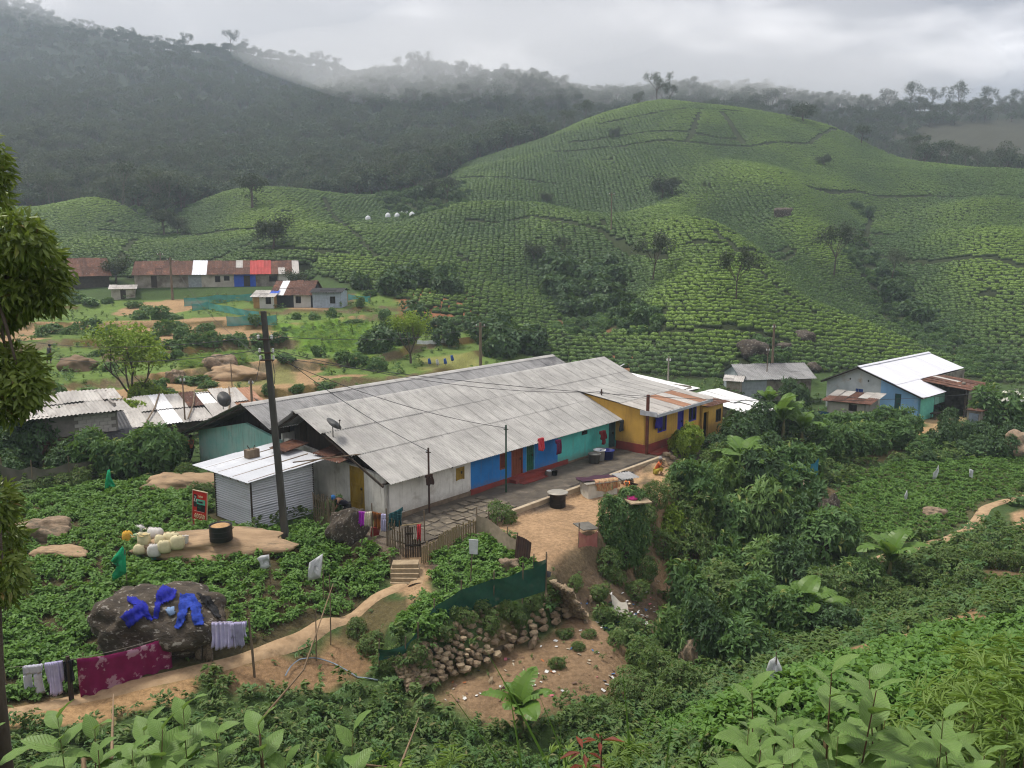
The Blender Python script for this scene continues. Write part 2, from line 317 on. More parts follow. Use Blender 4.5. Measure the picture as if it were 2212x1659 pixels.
# wall line of the small terrace (top edge), from its low left end to the corner by the yard
WT = [atZ(880, 1402, -1.15)[:2], atZ(960, 1350, -1.0)[:2], atZ(1060, 1290, -.85)[:2], atZ(1180, 1243, -.7)[:2], atZ(1215, 1262, -.8)[:2]]
TERR = WT + [atZ(1180, 1215, -.6)[:2], atZ(1100, 1178, -.4)[:2], atZ(1000, 1160, -.3)[:2], atZ(925, 1200, -.4)[:2], atZ(905, 1290, -.9)[:2], atZ(830, 1370, -1.2)[:2]]
def hz(x, y, fine=True):
    x = np.atleast_1d(np.asarray(x, float)); y = np.atleast_1d(np.asarray(y, float)); z = rbf(x, y)
    # terraced plots on the slope left of the houses
    m = sstep((y - 55) / 5) * sstep((116 - y) / 8) * sstep((5 - x - (y - 60) * .12) / 8) * sstep((y - 62 + x * .0) / 6)
    if m.any():
        st = .95; wob = vnoise(x, y, 9, 3) * .8; q = (z + wob) / st; fr = q - np.floor(q); zt = (np.floor(q) + sstep((fr - .80) / .12) * 1.0 + .10 * fr) * st - wob * .6
        z = z * (1 - m * .85) + zt * m * .85
    sc = np.clip((y - 90) / 150, 0, 1)
    if fine: z = z + (vnoise(x, y, .8, 14) * .5 + vnoise(x, y, .35, 15) * .2) * np.exp(-((x - 4.5) / 3.5) ** 2 - ((y - 33.5) / 3.5) ** 2) + vnoise(x, y, 1.3, 1) * .10 + vnoise(x, y, 4, 2) * .16 * sstep((y - 2) / 10) + sc * (vnoise(x, y, 16, 5) * 1.8 + vnoise(x, y, 40, 6) * 4) + sstep((y - 300) / 200) * (vnoise(x, y, 45, 7) * 9 + vnoise(x, y, 110, 8) * 6)
    for ln, hh, ww in SPURS:
        k = (y > 85) & (y < 330)
        if k.any(): d = ldist(x[k], y[k], ln); z[k] += .8 * hh * np.exp(-(d / (ww * 1.25)) ** 2)
    for P, zz, fe in FLAT:
        lo, hi = P.min(0) - fe, P.max(0) + fe; k = (x > lo[0]) & (x < hi[0]) & (y > lo[1]) & (y < hi[1])
        if k.any():
            wt = sstep(1 - sdist(x[k], y[k], P) / fe); t = zz(x[k], y[k]) if callable(zz) else zz; z[k] = z[k] * (1 - wt) + t * wt
    return z
flat(TERR, lambda x, y: -.45 - .055 * (35 - y) + vnoise(x, y, 1.5, 4) * .08, .45)
BOTW = [atZ(u, v, -2.3)[:2] for u, v in ((872, 1490), (945, 1463), (1050, 1426), (1150, 1368), (1235, 1320), (1275, 1332))]
flat(BOTW + [atZ(1330, 1380, -2.5)[:2], atZ(1250, 1450, -2.5)[:2], atZ(1050, 1500, -2.5)[:2], atZ(930, 1510, -2.5)[:2]], lambda x, y: -2.35 - .08 * np.clip(32 - y, 0, 3) + vnoise(x, y, 1.4, 8) * .1, .32)
flat(rect(3.0, 16.0, -6.6, -3.0), lambda x, y: -.28 + vnoise(x, y, 1.6, 9) * .10, 1.6)
flat(rect(-2.2, 25.5, -2.75, 20), 0., .5)
flat(rect(25.4, 32, -2.6, 12), -.45, 1.2)
flat(rect(-6.2, -1.5, 1.2, 8.5), 0., 1.5)
def h1(x, y): return float(hz([x], [y])[0])
def atg(u, v, y0=3., y1=1300.):
    """first ground point under a pixel"""
    d = ray(u, v); d = d / d[1]; ys = np.geomspace(y0, y1, 260); zz = hz(d[0] * ys, ys) - (HC + d[2] * ys); k = np.argmax(zz > 0)
    if zz[k] <= 0: k = len(ys) - 1
    a, b = ys[max(k - 1, 0)], ys[k]
    ys = np.linspace(a, b, 40); zz = hz(d[0] * ys, ys) - (HC + d[2] * ys); k = np.argmax(zz > 0); Y = ys[k]
    return np.array([d[0] * Y, Y, h1(d[0] * Y, Y)])
def gpoly(pts, **k): return [atg(*p, **k)[:2] for p in pts]
_sp = [(wp_, h_, w_) for wp_, h_, w_ in ((((1010, 478), (1150, 478), (1300, 520), (1430, 560), (1530, 650), (1560, 720)), 4.5, 9), (((1430, 470), (1560, 545), (1700, 640), (1830, 735)), 5., 10), (((1570, 470), (1690, 590), (1790, 680)), -3.5, 8), (((1870, 470), (1900, 570), (1960, 660), (2060, 745)), -4., 9), (((1180, 600), (1270, 650), (1340, 700)), -3., 9), (((1750, 420), (1850, 500), (1960, 560)), 3.5, 10), (((2080, 480), (2120, 600), (2170, 720)), 3.5, 12), (((1220, 390), (1330, 440), (1400, 500)), -3., 9), (((1600, 380), (1720, 470), (1800, 560)), 3., 9), (((560, 430), (640, 520), (740, 590)), 2.5, 10), (((380, 470), (330, 540)), -2.5, 10))]
_sp = [([atg(*q)[:2] for q in l], h_, w_) for l, h_, w_ in _sp]; SPURS += _sp
# level ground under the far houses
WH = [atZ(*r3(1120, 530), -2.6)[:2], atZ(*r3(1660, 540), -2.6)[:2]]
for pl, fe in (([(285, 642), (650, 626), (655, 612), (285, 622)], 3), ([(545, 674), (748, 666), (742, 650), (550, 655)], 2)):
    q = [atY(u, v, yy)[:2] for (u, v), yy in zip(pl, ((121, 126, 135, 132) if fe == 3 else (106, 107, 116, 116)))]
    flat(q, float(np.mean([rbf(np.array([a[0]]), np.array([a[1]]))[0] for a in q])), fe)
wa, wb = WH; wdv = (wb - wa) / np.linalg.norm(wb - wa); wnv = np.array([-wdv[1], wdv[0]])
flat([wa - wdv * 4 - wnv * 1, wb + wdv * 9 - wnv * 1, wb + wdv * 9 + wnv * 16, wa - wdv * 4 + wnv * 16], -2.6, 2.0)

# ---- the sheet itself
ty = np.concatenate([np.exp(np.arange(math.log(4.2), math.log(1408), .0088)) - 8, [1405]]); ts = np.linspace(-1.15, 1.15, 420)
YY, SS = np.meshgrid(ty, ts, indexing='ij'); XX = SS * (YY + 8); tx, tyy = XX.ravel(), YY.ravel(); tz = hz(tx, tyy)
nr, ncx = XX.shape; ii = (np.arange(nr - 1)[:, None] * ncx + np.arange(ncx - 1)[None]).ravel()
TF = np.stack([ii, ii + 1, ii + ncx + 1, ii + ncx], 1)
# ---- colours of the soil and the low growth, by place
GRASS, WEED, TAN, RED, DARK, FLOOR, MUD = (.085, .125, .035), (.055, .095, .03), (.37, .25, .145), (.25, .125, .06), (.045, .055, .022), (.022, .036, .02), (.20, .15, .095)
tcol = np.tile(np.array(WEED), (len(tx), 1))
def paint(poly, c, fe=.6, amt=1., ylim=None):
    P = np.asarray(poly, float); lo, hi = P.min(0) - fe * 2, P.max(0) + fe * 2; k = np.where((tx > lo[0]) & (tx < hi[0]) & (tyy > lo[1]) & (tyy < hi[1]))[0]
    if not len(k): return
    nz = vnoise(tx[k], tyy[k], fe * 2, 11) * fe * 1.6; wt = (sstep(.5 - (sdist(tx[k], tyy[k], P) + nz) / fe) * amt)[:, None]; tcol[k] = tcol[k] * (1 - wt) + np.array(c) * wt
uu = CX + F * tx / (np.maximum(tyy, 1) * .987)
TL = ((-400, 150), (0, 150), (250, 134), (650, 131), (750, 122), (900, 112), (1000, 104), (1100, 99), (1200, 92), (1450, 84), (1700, 87), (1900, 96), (2130, 96), (2300, 90), (2700, 90))
TH = ((-400, 222), (0, 222), (200, 226), (330, 205), (380, 208), (500, 232), (800, 232), (900, 222), (960, 240), (1010, 272), (1250, 300), (1420, 310), (1600, 302), (1800, 288), (1920, 262), (2212, 240), (2700, 236))
def tea_lim(u): return np.interp(u, *zip(*TL)), np.interp(u, *zip(*TH))
lo_, hi_ = tea_lim(uu); far = tyy > hi_; tcol[far] = FLOOR
kk = (tyy > lo_) & ~far; tcol[kk] = np.array((.03, .042, .016)) * (1 + vnoise(tx[kk], tyy[kk], 9, 13) * .5)[:, None]
brown = (uu > 1900) & (tyy > 300) & (tyy < 400); tcol[brown] = (.05, .052, .034)
# terraced plots: bare earth, steeper banks redder
m = (tyy > 58) & (tyy < 118) & (tx < 4) & (tyy < lo_)
slope = np.hypot(*np.gradient(tz.reshape(nr, ncx), axis=(0, 1))).ravel()
gx = (hz(tx[m] + .4, tyy[m]) - hz(tx[m] - .4, tyy[m])) / .8; gyv = (hz(tx[m], tyy[m] + .4) - hz(tx[m], tyy[m] - .4)) / .8; sl_ = np.hypot(gx, gyv)
tq = np.floor((rbf(tx[m], tyy[m]) + vnoise(tx[m], tyy[m], 9, 3) * .8) / .95)
base = np.where((vnoise(tx[m], tyy[m], 11, 21) + .3 * np.sin(tq * 2.4) + .10 * np.sign(-18 - tx[m]) - .12)[:, None] > 0, np.array([.34, .23, .125]), np.array([.12, .19, .045]))
base = np.where(sl_[:, None] > .33, np.array([.12, .095, .045]) + vnoise(tx[m], tyy[m], 3, 22)[:, None] * .08, base); tcol[m] = base
def wp(*pts): return [atg(u, v)[:2] for u, v in pts]
paint(rect(-3, 27, -4, 0.6), (.16, .13, .10), .5)
paint(rect(3.2, 17, -9, -3.0), TAN, .9)
for pl, c, fe in ((((1090, 1150), (1280, 1110), (1290, 1190), (1200, 1240), (1120, 1200)), TAN, .5),
                  (((1340, 1080), (1420, 990), (1480, 1000), (1470, 1050), (1400, 1110)), (.40, .27, .15), .5),
                  (((1180, 1245), (1290, 1200), (1420, 1260), (1440, 1380), (1330, 1330), (1240, 1330)), (.15, .11, .07), .5),
                  (((880, 1520), (1240, 1330), (1370, 1400), (1400, 1500), (1150, 1560)), (.235, .16, .095), .8),
                  (((430, 1455), (560, 1420), (760, 1380), (800, 1440), (700, 1490), (520, 1500)), (.24, .155, .085), .4),
                  (((760, 1300), (900, 1290), (880, 1340), (800, 1420), (740, 1400)), (.10, .085, .04), .3),
                  (((870, 1210), (925, 1200), (925, 1300), (880, 1300), (850, 1260)), TAN, .3),
                  (((0, 1500), (180, 1480), (330, 1480), (430, 1440), (440, 1500), (200, 1570), (0, 1570)), (.36, .235, .12), .3),
                  (((600, 700), (800, 690), (800, 770), (640, 760)), (.13, .24, .035), 1.2), (((720, 740), (860, 735), (870, 765), (730, 765)), (.15, .27, .04), 1.),
                  (((910, 775), (1030, 770), (1030, 800), (920, 800)), (.22, .23, .07), 1.), (((380, 770), (530, 760), (540, 800), (390, 800)), (.16, .19, .06), .8), (((500, 810), (620, 795), (650, 830), (510, 835)), (.19, .19, .07), .8),
                  (((390, 860), (520, 835), (540, 870), (400, 875)), (.19, .18, .06), .8), (((390, 870), (480, 830), (500, 840), (420, 885)), (.42, .27, .13), .5),
                  (((850, 640), (1020, 630), (1020, 690), (880, 690)), (.26, .12, .06), 1.5), (((1200, 690), (1300, 690), (1310, 720), (1230, 710)), (.25, .13, .07), 1.2),
                  (((1300, 765), (1370, 770), (1360, 800), (1310, 790)), (.24, .12, .06), 1.), (((1720, 940), (1980, 920), (2000, 965), (1950, 990), (1850, 1000)), (.12, .10, .045), .8),
                  (((1960, 920), (2010, 925), (1990, 970), (1960, 960)), (.38, .25, .13), .5), (((1990, 905), (2080, 900), (2090, 935), (2010, 935)), (.34, .24, .13), .5),
                  (((1760, 1050), (1850, 1050), (1860, 1160), (1790, 1170)), (.13, .10, .05), .5), (((2130, 1190), (2212, 1200), (2212, 1260), (2120, 1260)), (.14, .10, .055), .6),
                  (((1800, 1430), (2100, 1310), (2140, 1330), (1900, 1440), (1680, 1480)), (.30, .19, .10), .4), (((2000, 700), (2060, 745), (2140, 800), (2100, 815), (2030, 760)), (.14, .095, .06), 2.),
                  (((1845, 1015), (1950, 1000), (2080, 1000), (2240, 985), (2240, 1055), (2140, 1080), (2110, 1120), (2050, 1150), (1950, 1175), (1850, 1180), (1800, 1150), (1810, 1080)), (.085, .085, .038), .4), (((0, 1085), (400, 1062), (540, 1150), (735, 1150), (850, 1215), (780, 1300), (560, 1410), (330, 1465), (0, 1530)), (.07, .06, .03), .3), (((1180, 1240), (1420, 1250), (1400, 1000), (1350, 1100)), (.15, .115, .07), .4)):
    paint(wp(*pl), c, fe)
paint(wp((2185, 1110), (2240, 1090), (2240, 1160), (2200, 1150)), TAN, .4)
LE = (.30, .20, .11)
tcol *= (1 + vnoise(tx, tyy, .7, 31) * .3 + vnoise(tx, tyy, 5, 32) * .25)[:, None]
gm = np_mesh('ground', np.stack([tx, tyy, tz], 1), TF, None, True)
at = gm.attributes.new('soil', 'FLOAT_COLOR', 'POINT'); at.data.foreach_set('color', np.concatenate([np.clip(tcol, .005, 1), np.ones((len(tx), 1))], 1).astype(np.float32).ravel())
def ground_mat():
    m = bpy.data.materials.new('earth'); m.use_nodes = True; nt = m.node_tree; b = nt.nodes['Principled BSDF']
    a = nt.nodes.new('ShaderNodeAttribute'); a.attribute_name = 'soil'; tc = nt.nodes.new('ShaderNodeTexCoord')
    f = _ramp(nt, _noise(nt, tc.outputs['Object'], 6., 8, .65), .3, .7); f2 = _ramp(nt, _noise(nt, tc.outputs['Object'], 28., 4, .6), .3, .75)
    mu = nt.nodes.new('ShaderNodeMix'); mu.data_type = 'RGBA'; mu.blend_type = 'MULTIPLY'; mu.inputs[0].default_value = 1
    nt.links.new(a.outputs['Color'], mu.inputs[6]); nt.links.new(_mix(nt, f, (.62, .6, .58), (1.25, 1.22, 1.2)), mu.inputs[7])
    mu2 = nt.nodes.new('ShaderNodeMix'); mu2.data_type = 'RGBA'; mu2.blend_type = 'MULTIPLY'; mu2.inputs[0].default_value = .6
    nt.links.new(mu.outputs[2], mu2.inputs[6]); nt.links.new(_mix(nt, f2, (.6, .6, .6), (1.2, 1.2, 1.2)), mu2.inputs[7])
    nt.links.new(mu2.outputs[2], b.inputs['Base Color']); b.inputs['Roughness'].default_value = .95; b.inputs['Specular IOR Level'].default_value = .15
    bp = nt.nodes.new('ShaderNodeBump'); bp.inputs['Strength'].default_value = .7; bp.inputs['Distance'].default_value = .12
    nt.links.new(_noise(nt, tc.outputs['Object'], 5., 9, .65), bp.inputs['Height']); nt.links.new(bp.outputs[0], b.inputs['Normal']); return m
EARTH = ground_mat(); gm.materials.append(EARTH)
ground = add('ground', gm); ground['kind'] = 'structure'

# ---------------------------------------------------------------- scattering of uncountable growth
def scatter(name, label, pts, rot, scl, idx, protos, shade=None, parent=None):
    pc = bpy.data.collections.new(name + '_kinds')
    for i, me in enumerate(protos): pc.objects.link(bpy.data.objects.new('%s_kind_%02d' % (name, i), me))
    n = len(pts); me = bpy.data.meshes.new(name); me.vertices.add(n); me.vertices.foreach_set('co', np.asarray(pts, np.float32).ravel())
    for nm, ty_, val in (('rot', 'FLOAT_VECTOR', rot), ('scl', 'FLOAT_VECTOR', np.asarray(scl) if np.ndim(scl) == 2 else np.repeat(np.asarray(scl)[:, None], 3, 1)), ('idx', 'INT', idx), ('shade', 'FLOAT', shade if shade is not None else np.zeros(n))):
        a = me.attributes.new(nm, ty_, 'POINT'); val = np.asarray(val, np.int32 if ty_ == 'INT' else np.float32)
        a.data.foreach_set('vector' if ty_ == 'FLOAT_VECTOR' else 'value', val.ravel())
    o = add(name, me, parent); o['label'] = label; o['kind'] = 'stuff'
    ng = bpy.data.node_groups.new(name, 'GeometryNodeTree'); ng.interface.new_socket('Geometry', in_out='INPUT', socket_type='NodeSocketGeometry'); ng.interface.new_socket('Geometry', in_out='OUTPUT', socket_type='NodeSocketGeometry')
    Nn = ng.nodes.new; L = ng.links.new; gi, go = Nn('NodeGroupInput'), Nn('NodeGroupOutput'); ip = Nn('GeometryNodeInstanceOnPoints'); ci = Nn('GeometryNodeCollectionInfo')
    ci.inputs['Collection'].default_value = pc; ci.inputs['Separate Children'].default_value = True; ci.inputs['Reset Children'].default_value = True
    def na(nm, t): q = Nn('GeometryNodeInputNamedAttribute'); q.data_type = t; q.inputs[0].default_value = nm; return q.outputs[0]
    er = Nn('FunctionNodeEulerToRotation'); L(na('rot', 'FLOAT_VECTOR'), er.inputs[0])
    L(gi.outputs[0], ip.inputs['Points']); L(ci.outputs[0], ip.inputs['Instance']); ip.inputs['Pick Instance'].default_value = True
    L(na('idx', 'INT'), ip.inputs['Instance Index']); L(er.outputs[0], ip.inputs['Rotation']); L(na('scl', 'FLOAT_VECTOR'), ip.inputs['Scale']); L(ip.outputs[0], go.inputs[0])
    md = o.modifiers.new('growth', 'NODES'); md.node_group = ng; return o
def rrot(n, tilt=.12): return np.stack([RNG.normal(0, tilt, n), RNG.normal(0, tilt, n), RNG.uniform(0, 6.28, n)], 1)

# ---------------------------------------------------------------- tea
def tea_mat():
    m = LM('tea_leaf', (.036, .09, .014), (.062, .135, .019), trans=.12, rough=.6); nt = m.node_tree; b = nt.nodes['Principled BSDF']
    a = nt.nodes.new('ShaderNodeAttribute'); a.attribute_type = 'INSTANCER'; a.attribute_name = 'shade'
    src = b.inputs['Base Color'].links[0].from_socket; c = _mix(nt, a.outputs['Fac'], src, (.18, .30, .03)); nt.links.new(c, b.inputs['Base Color'])
    # leafy break-up inside one bush
    tc = nt.nodes.new('ShaderNodeTexCoord'); f = _ramp(nt, _noise(nt, tc.outputs['Object'], 7., 5, .7), .35, .65)
    sp = nt.nodes.new('ShaderNodeSeparateXYZ'); nt.links.new(tc.outputs['Object'], sp.inputs[0])      # flanks darkened to stand in for row shade, besides older leaves; flush on top
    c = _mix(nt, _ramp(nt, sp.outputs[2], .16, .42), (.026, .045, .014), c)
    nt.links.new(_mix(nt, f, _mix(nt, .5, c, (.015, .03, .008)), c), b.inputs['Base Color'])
    return m
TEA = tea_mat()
def tea_bush(seed, n=70):
    rng = np.random.default_rng(seed); bm = bmesh.new(); bmesh.ops.create_icosphere(bm, subdivisions=2, radius=1)
    for v in bm.verts:
        x, y, z = v.co; z2 = max(z, -.15); z2 = min(z2, .42 + .12 * rng.uniform(-1, 1)); r = 1 + rng.uniform(-.16, .16); v.co = (x * .64 * r, y * .60 * r, z2 * 1.15 + rng.uniform(-.04, .04))
    V = np.array([v.co for v in bm.verts]); Fc = np.array([[v.index for v in f.verts] for f in bm.faces]); bm.free()
    k = rng.uniform(-.62, .62, (n, 2)); k = k[np.hypot(*k.T) < .66]; P = np.c_[k, np.full(len(k), .46) + rng.uniform(-.12, .05, len(k)) - .25 * np.hypot(*k.T) ** 2]
    D = np.c_[rng.normal(0, 1, (len(k), 2)), rng.uniform(.3, 1.2, len(k))]; LV, LF = leaf_np(P, D, np.tile([[0, 0, 1.]], (len(k), 1)) + rng.normal(0, .3, (len(k), 3)), rng.uniform(.16, .28, len(k)), .13)
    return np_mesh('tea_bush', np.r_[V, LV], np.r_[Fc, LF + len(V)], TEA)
TEAP = [tea_bush(s) for s in range(4)]
TEA_LINES = [wp(*l) for l in (((380, 505), (560, 497), (740, 487), (900, 470)), ((740, 487), (800, 545), (840, 590)), ((555, 520), (470, 560), (420, 590)), ((700, 430), (740, 487)), ((220, 500), (400, 505)), ((290, 520), (260, 560)),
             ((1200, 330), (1350, 318), (1480, 308), (1620, 318), (1750, 312), (1930, 330)), ((1230, 310), (1370, 292), (1490, 288), (1600, 305)), ((1512, 245), (1485, 308)), ((1560, 245), (1605, 312)), ((1300, 270), (1420, 245), (1600, 243)),
             ((1420, 480), (1560, 500), (1700, 540)), ((1740, 405), (1850, 415), (2000, 425), (2212, 430)), ((1900, 555), (2050, 565), (2212, 580)), ((1480, 530), (1600, 545), (1720, 545)), ((900, 400), (1050, 385), (1200, 400)),
             ((1010, 480), (1150, 470), (1300, 500), (1440, 560)), ((1880, 470), (1870, 520), (1900, 600)), ((1540, 500), (1640, 590), (1760, 680)), ((1300, 690), (1450, 725), (1700, 742)), ((560, 540), (700, 545), (790, 555)))]
TEA_GAPS = [wp(*l) for l in (((1170, 600), (1230, 575), (1330, 580), (1360, 640), (1350, 700), (1260, 690), (1190, 650)), ((1870, 520), (1900, 560), (1960, 640), (2000, 700), (1960, 720), (1880, 640), (1840, 560)), ((2000, 700), (2060, 745), (2140, 800), (2090, 815), (2030, 760)),
             ((1600, 745), (1680, 740), (1690, 790), (1620, 790)), ((1200, 690), (1300, 695), (1310, 720), (1230, 715)), ((1350, 680), (1420, 680), (1420, 715), (1350, 715)), ((820, 425), (860, 410), (990, 400), (1010, 440), (900, 470), (840, 450)))]
STREAM_BEDS = ()
def tea_points():
    st = 1.0; xs = np.arange(-190, 330, st); ys = np.arange(78, 312, st); Xg, Yg = np.meshgrid(xs, ys); k = np.abs(Xg) < .78 * Yg
    Z = hz(Xg.ravel(), Yg.ravel()).reshape(Xg.shape); PH = (Z + .16 * Yg + .06 * Xg) / .52; out_ = []
    for ax in (0, 1):
        a = PH[:-1] if ax == 0 else PH[:, :-1]; b = PH[1:] if ax == 0 else PH[:, 1:]; fa, fb = np.floor(a), np.floor(b); n = (fb - fa)
        for j in range(1, 4):
            for sg in (1, -1):
                hit = (n * sg) >= j; r_, c_ = np.where(hit); lev = (fa[r_, c_] + j) if sg == 1 else (fa[r_, c_] - j + 1); t = (lev - a[r_, c_]) / (b[r_, c_] - a[r_, c_] + 1e-9)
                px = xs[c_] + (t * st if ax == 1 else 0); py = ys[r_] + (t * st if ax == 0 else 0); out_.append(np.c_[px, py])
    P = np.concatenate(out_); key = np.floor(P / .56).astype(int); _, u_ = np.unique(key[:, 0] * 100003 + key[:, 1], return_index=True); P = P[u_]
    u = CX + F * P[:, 0] / (P[:, 1] * .987); lo, hi = tea_lim(u); ok = (P[:, 1] > lo) & (P[:, 1] < hi) & (u > -150) & (u < 2360)
    for l in TEA_LINES:
        d = ldist(P[:, 0], P[:, 1], l); ok &= d > .4 + .0018 * P[:, 1] + vnoise(P[:, 0], P[:, 1], 3, 5) * .6
    for g in TEA_GAPS: ok &= sdist(P[:, 0], P[:, 1], g) + vnoise(P[:, 0], P[:, 1], 4, 6) * 4 > 0
    for q, _, fe in FLAT[-3:]: ok &= sdist(P[:, 0], P[:, 1], q) > 1.
    gap = vnoise(P[:, 0], P[:, 1], 6, 41) + .5 * vnoise(P[:, 0], P[:, 1], 2, 42); ok &= gap > -.56; return P[ok]
TP = tea_points(); n = len(TP); tzv = hz(TP[:, 0], TP[:, 1])
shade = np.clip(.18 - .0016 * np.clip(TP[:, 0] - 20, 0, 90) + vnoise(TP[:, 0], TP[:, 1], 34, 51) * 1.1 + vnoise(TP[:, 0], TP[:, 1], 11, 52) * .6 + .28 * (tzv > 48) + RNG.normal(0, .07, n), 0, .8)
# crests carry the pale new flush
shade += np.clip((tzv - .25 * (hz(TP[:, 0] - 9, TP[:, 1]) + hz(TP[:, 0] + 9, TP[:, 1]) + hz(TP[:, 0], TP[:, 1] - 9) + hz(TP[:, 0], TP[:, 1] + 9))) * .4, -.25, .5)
gpx = hz(TP[:, 0] + 1, TP[:, 1], False) - hz(TP[:, 0] - 1, TP[:, 1], False) + .12; gpy = hz(TP[:, 0], TP[:, 1] + 1, False) - hz(TP[:, 0], TP[:, 1] - 1, False) + .32; row = np.arctan2(gpy, gpx) - PI / 2
sc3 = RNG.uniform(.85, 1.2, (n, 3)) * np.array([.86, .62, .95])
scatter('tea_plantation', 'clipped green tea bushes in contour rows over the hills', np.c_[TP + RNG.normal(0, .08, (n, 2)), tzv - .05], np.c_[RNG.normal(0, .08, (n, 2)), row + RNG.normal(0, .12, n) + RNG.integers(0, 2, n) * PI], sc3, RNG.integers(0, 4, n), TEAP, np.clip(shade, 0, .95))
print('tea', n)

# ================================================================ trees
BARK = M('bark', (.11, .085, .065), (.06, .045, .035), 6, .95, bump=.5, stretch=(1, 1, .3))
PALEBARK = M('pale_bark', (.17, .155, .135), (.09, .075, .06), 5, .95, stretch=(1, 1, .3))
def branch(m, p, d, ln, r, rng, depth, tips, spread=.6, up=.15, seg=5, taper=.6):
    pts = [p]; rad = [r]; q = p.copy(); dd = d.copy(); k = 4
    for i in range(k):
        dd = (dd + Vector(rng.normal(0, .12, 3)) + Vector((0, 0, up * .3))).normalized(); q = q + dd * ln / k; pts.append(q.copy()); rad.append(r * (1 - (1 - taper) * (i + 1) / k))
    m.tube(pts, rad, seg, cap=False)
    if depth == 0: tips.append((q, dd)); return
    n = 3 if depth > 1 else 2
    for i in range(n + (rng.uniform() < .4)):
        t = rng.uniform(.55, 1.0); b = pts[min(int(t * k), k)]
        nd = (dd + Vector(rng.normal(0, spread, 3)) + Vector((0, 0, up))).normalized()
        branch(m, b, nd, ln * rng.uniform(.55, .8), rad[-1] * .75, rng, depth - 1, tips, spread, up, max(seg - 1, 3))
def tree_meshes(seed, H=8., trunk=.35, bole=.4, spread=.7, up=.2, depth=3, leaf=.45, per=14, clump=.9, flat_=.6, mat=None, bark=None, lr=.5):
    """tapered trunk with limbs, and a crown of leaf-sized faces in clumps at the branch tips"""
    rng = np.random.default_rng(seed); m = MB(); tips = []; d = Vector((rng.normal(0, .06), rng.normal(0, .06), 1)).normalized(); p = Vector((0, 0, -.4)); pts = [p]; rad = [trunk]
    for i in range(4):
        d = (d + Vector(rng.normal(0, .06, 3))).normalized(); p = p + d * (H * bole + .4) / 4; pts.append(p.copy()); rad.append(trunk * (1 - .11 * (i + 1)))
    m.tube(pts, rad, 7, cap=False); k = 4
    for i in range(k + 1):
        t = 2 * PI * i / k + rng.uniform(-.5, .5); nd = (Vector((math.cos(t), math.sin(t), 0)) * spread + Vector((0, 0, 1)) * rng.uniform(.5, 1.)).normalized() if i < k else d
        b = pts[-1] if i % 2 else pts[-2].lerp(pts[-1], rng.uniform(.3, 1)); branch(m, b, nd, H * (1 - bole) * rng.uniform(.36, .5), trunk * .42, rng, depth - 1, tips, spread * .75, up, 5)
    tr = m.mesh('trunk', bark or BARK, True)
    T = np.array([t[0] for t in tips]); k = len(T); P = np.repeat(T, per, 0) + unit(rng.normal(size=(k * per, 3))) * rng.uniform(.15, 1, (k * per, 1)) ** .6 * np.array([clump, clump, clump * flat_])
    Dr = unit(rng.normal(size=(len(P), 3))); Dr[:, 2] = Dr[:, 2] * .5 - .15; Nn = unit(rng.normal(0, .45, (len(P), 3)) + [0, 0, 1]); V, Fc = leaf_np(P, Dr, Nn, leaf * rng.uniform(.7, 1.3, len(P)), leaf * lr)
    return tr, np_mesh('crown', V, Fc, mat)
WOOD = LM('forest_leaf', (.028, .055, .03), (.065, .10, .048), (.09, .11, .05), trans=.15, rough=.7)
GUMM = LM('gum_leaf', (.03, .05, .028), (.06, .08, .04), trans=.2, rough=.6)
DKL = LM('dark_tree_leaf', (.018, .032, .014), (.04, .06, .022), trans=.15, rough=.6)
def plant_tree(name, label, meshes, loc, s=1., rz=None, group=None, cat='tree', sz=None):
    t = thing(name, label, cat, loc, random.uniform(0, 6.28) if rz is None else rz, group, (s, s, sz or s)); add('trunk', meshes[0], t); add('crown', meshes[1], t); return t
# wooded mountains: joined protos scattered
def fuse(name, a, b):
    o = bpy.data.meshes.new(name); bm = bmesh.new(); bm.from_mesh(a); k = len(bm.faces); bm.from_mesh(b); bm.faces.ensure_lookup_table()
    for f in bm.faces[k:]: f.material_index = 1
    bm.to_mesh(o); bm.free(); o.materials.append(a.materials[0]); o.materials.append(b.materials[0]); return o
ROUND = [tree_meshes(s, 9, .3, .25, .9, .15, 3, .85, 13, 1.35, .65, WOOD) for s in (11, 12, 13)]
TALL = [tree_meshes(s, 17, .28, .42, .5, .2, 3, .8, 14, 1.6, 1., GUMM, PALEBARK) for s in (21, 22, 23)]
FORP = [fuse('tree', *t) for t in ROUND + TALL]
def forest():
    ys = []; n0 = 26000; Y = 205 + (1000 - 205) * RNG.uniform(0, 1, n0) ** 1.25; u = RNG.uniform(-250, 2450, n0); x = (u - CX) / F * Y * .987; lo, hi = tea_lim(u)
    ok = (Y > hi + 3) & ~((u > 1960) & (Y > 285) & (Y < 395)); dens = np.clip(1.15 - Y / 1100, .25, 1); ok &= RNG.uniform(0, 1, n0) < dens
    ok &= ~((u > 1230) & (u < 1900) & (Y < 350) & (RNG.uniform(0, 1, n0) < .8)) & ~((u > 1330) & (u < 1950) & (Y < 330))
    x, Y, u = x[ok], Y[ok], u[ok]; key = np.floor(x / 3.6).astype(int) * 100003 + np.floor(Y / 3.6).astype(int); _, k = np.unique(key, return_index=True); return x[k], Y[k], u[k]
fx, fy, fu = forest(); n = len(fx)
tallp = np.where(fu < 420, .45, .16) + .35 * (fu > 1600) + .3 * ((fu > 1100) & (fu < 1300)); idx = np.where(RNG.uniform(0, 1, n) < tallp, RNG.integers(3, 6, n), RNG.integers(0, 3, n))
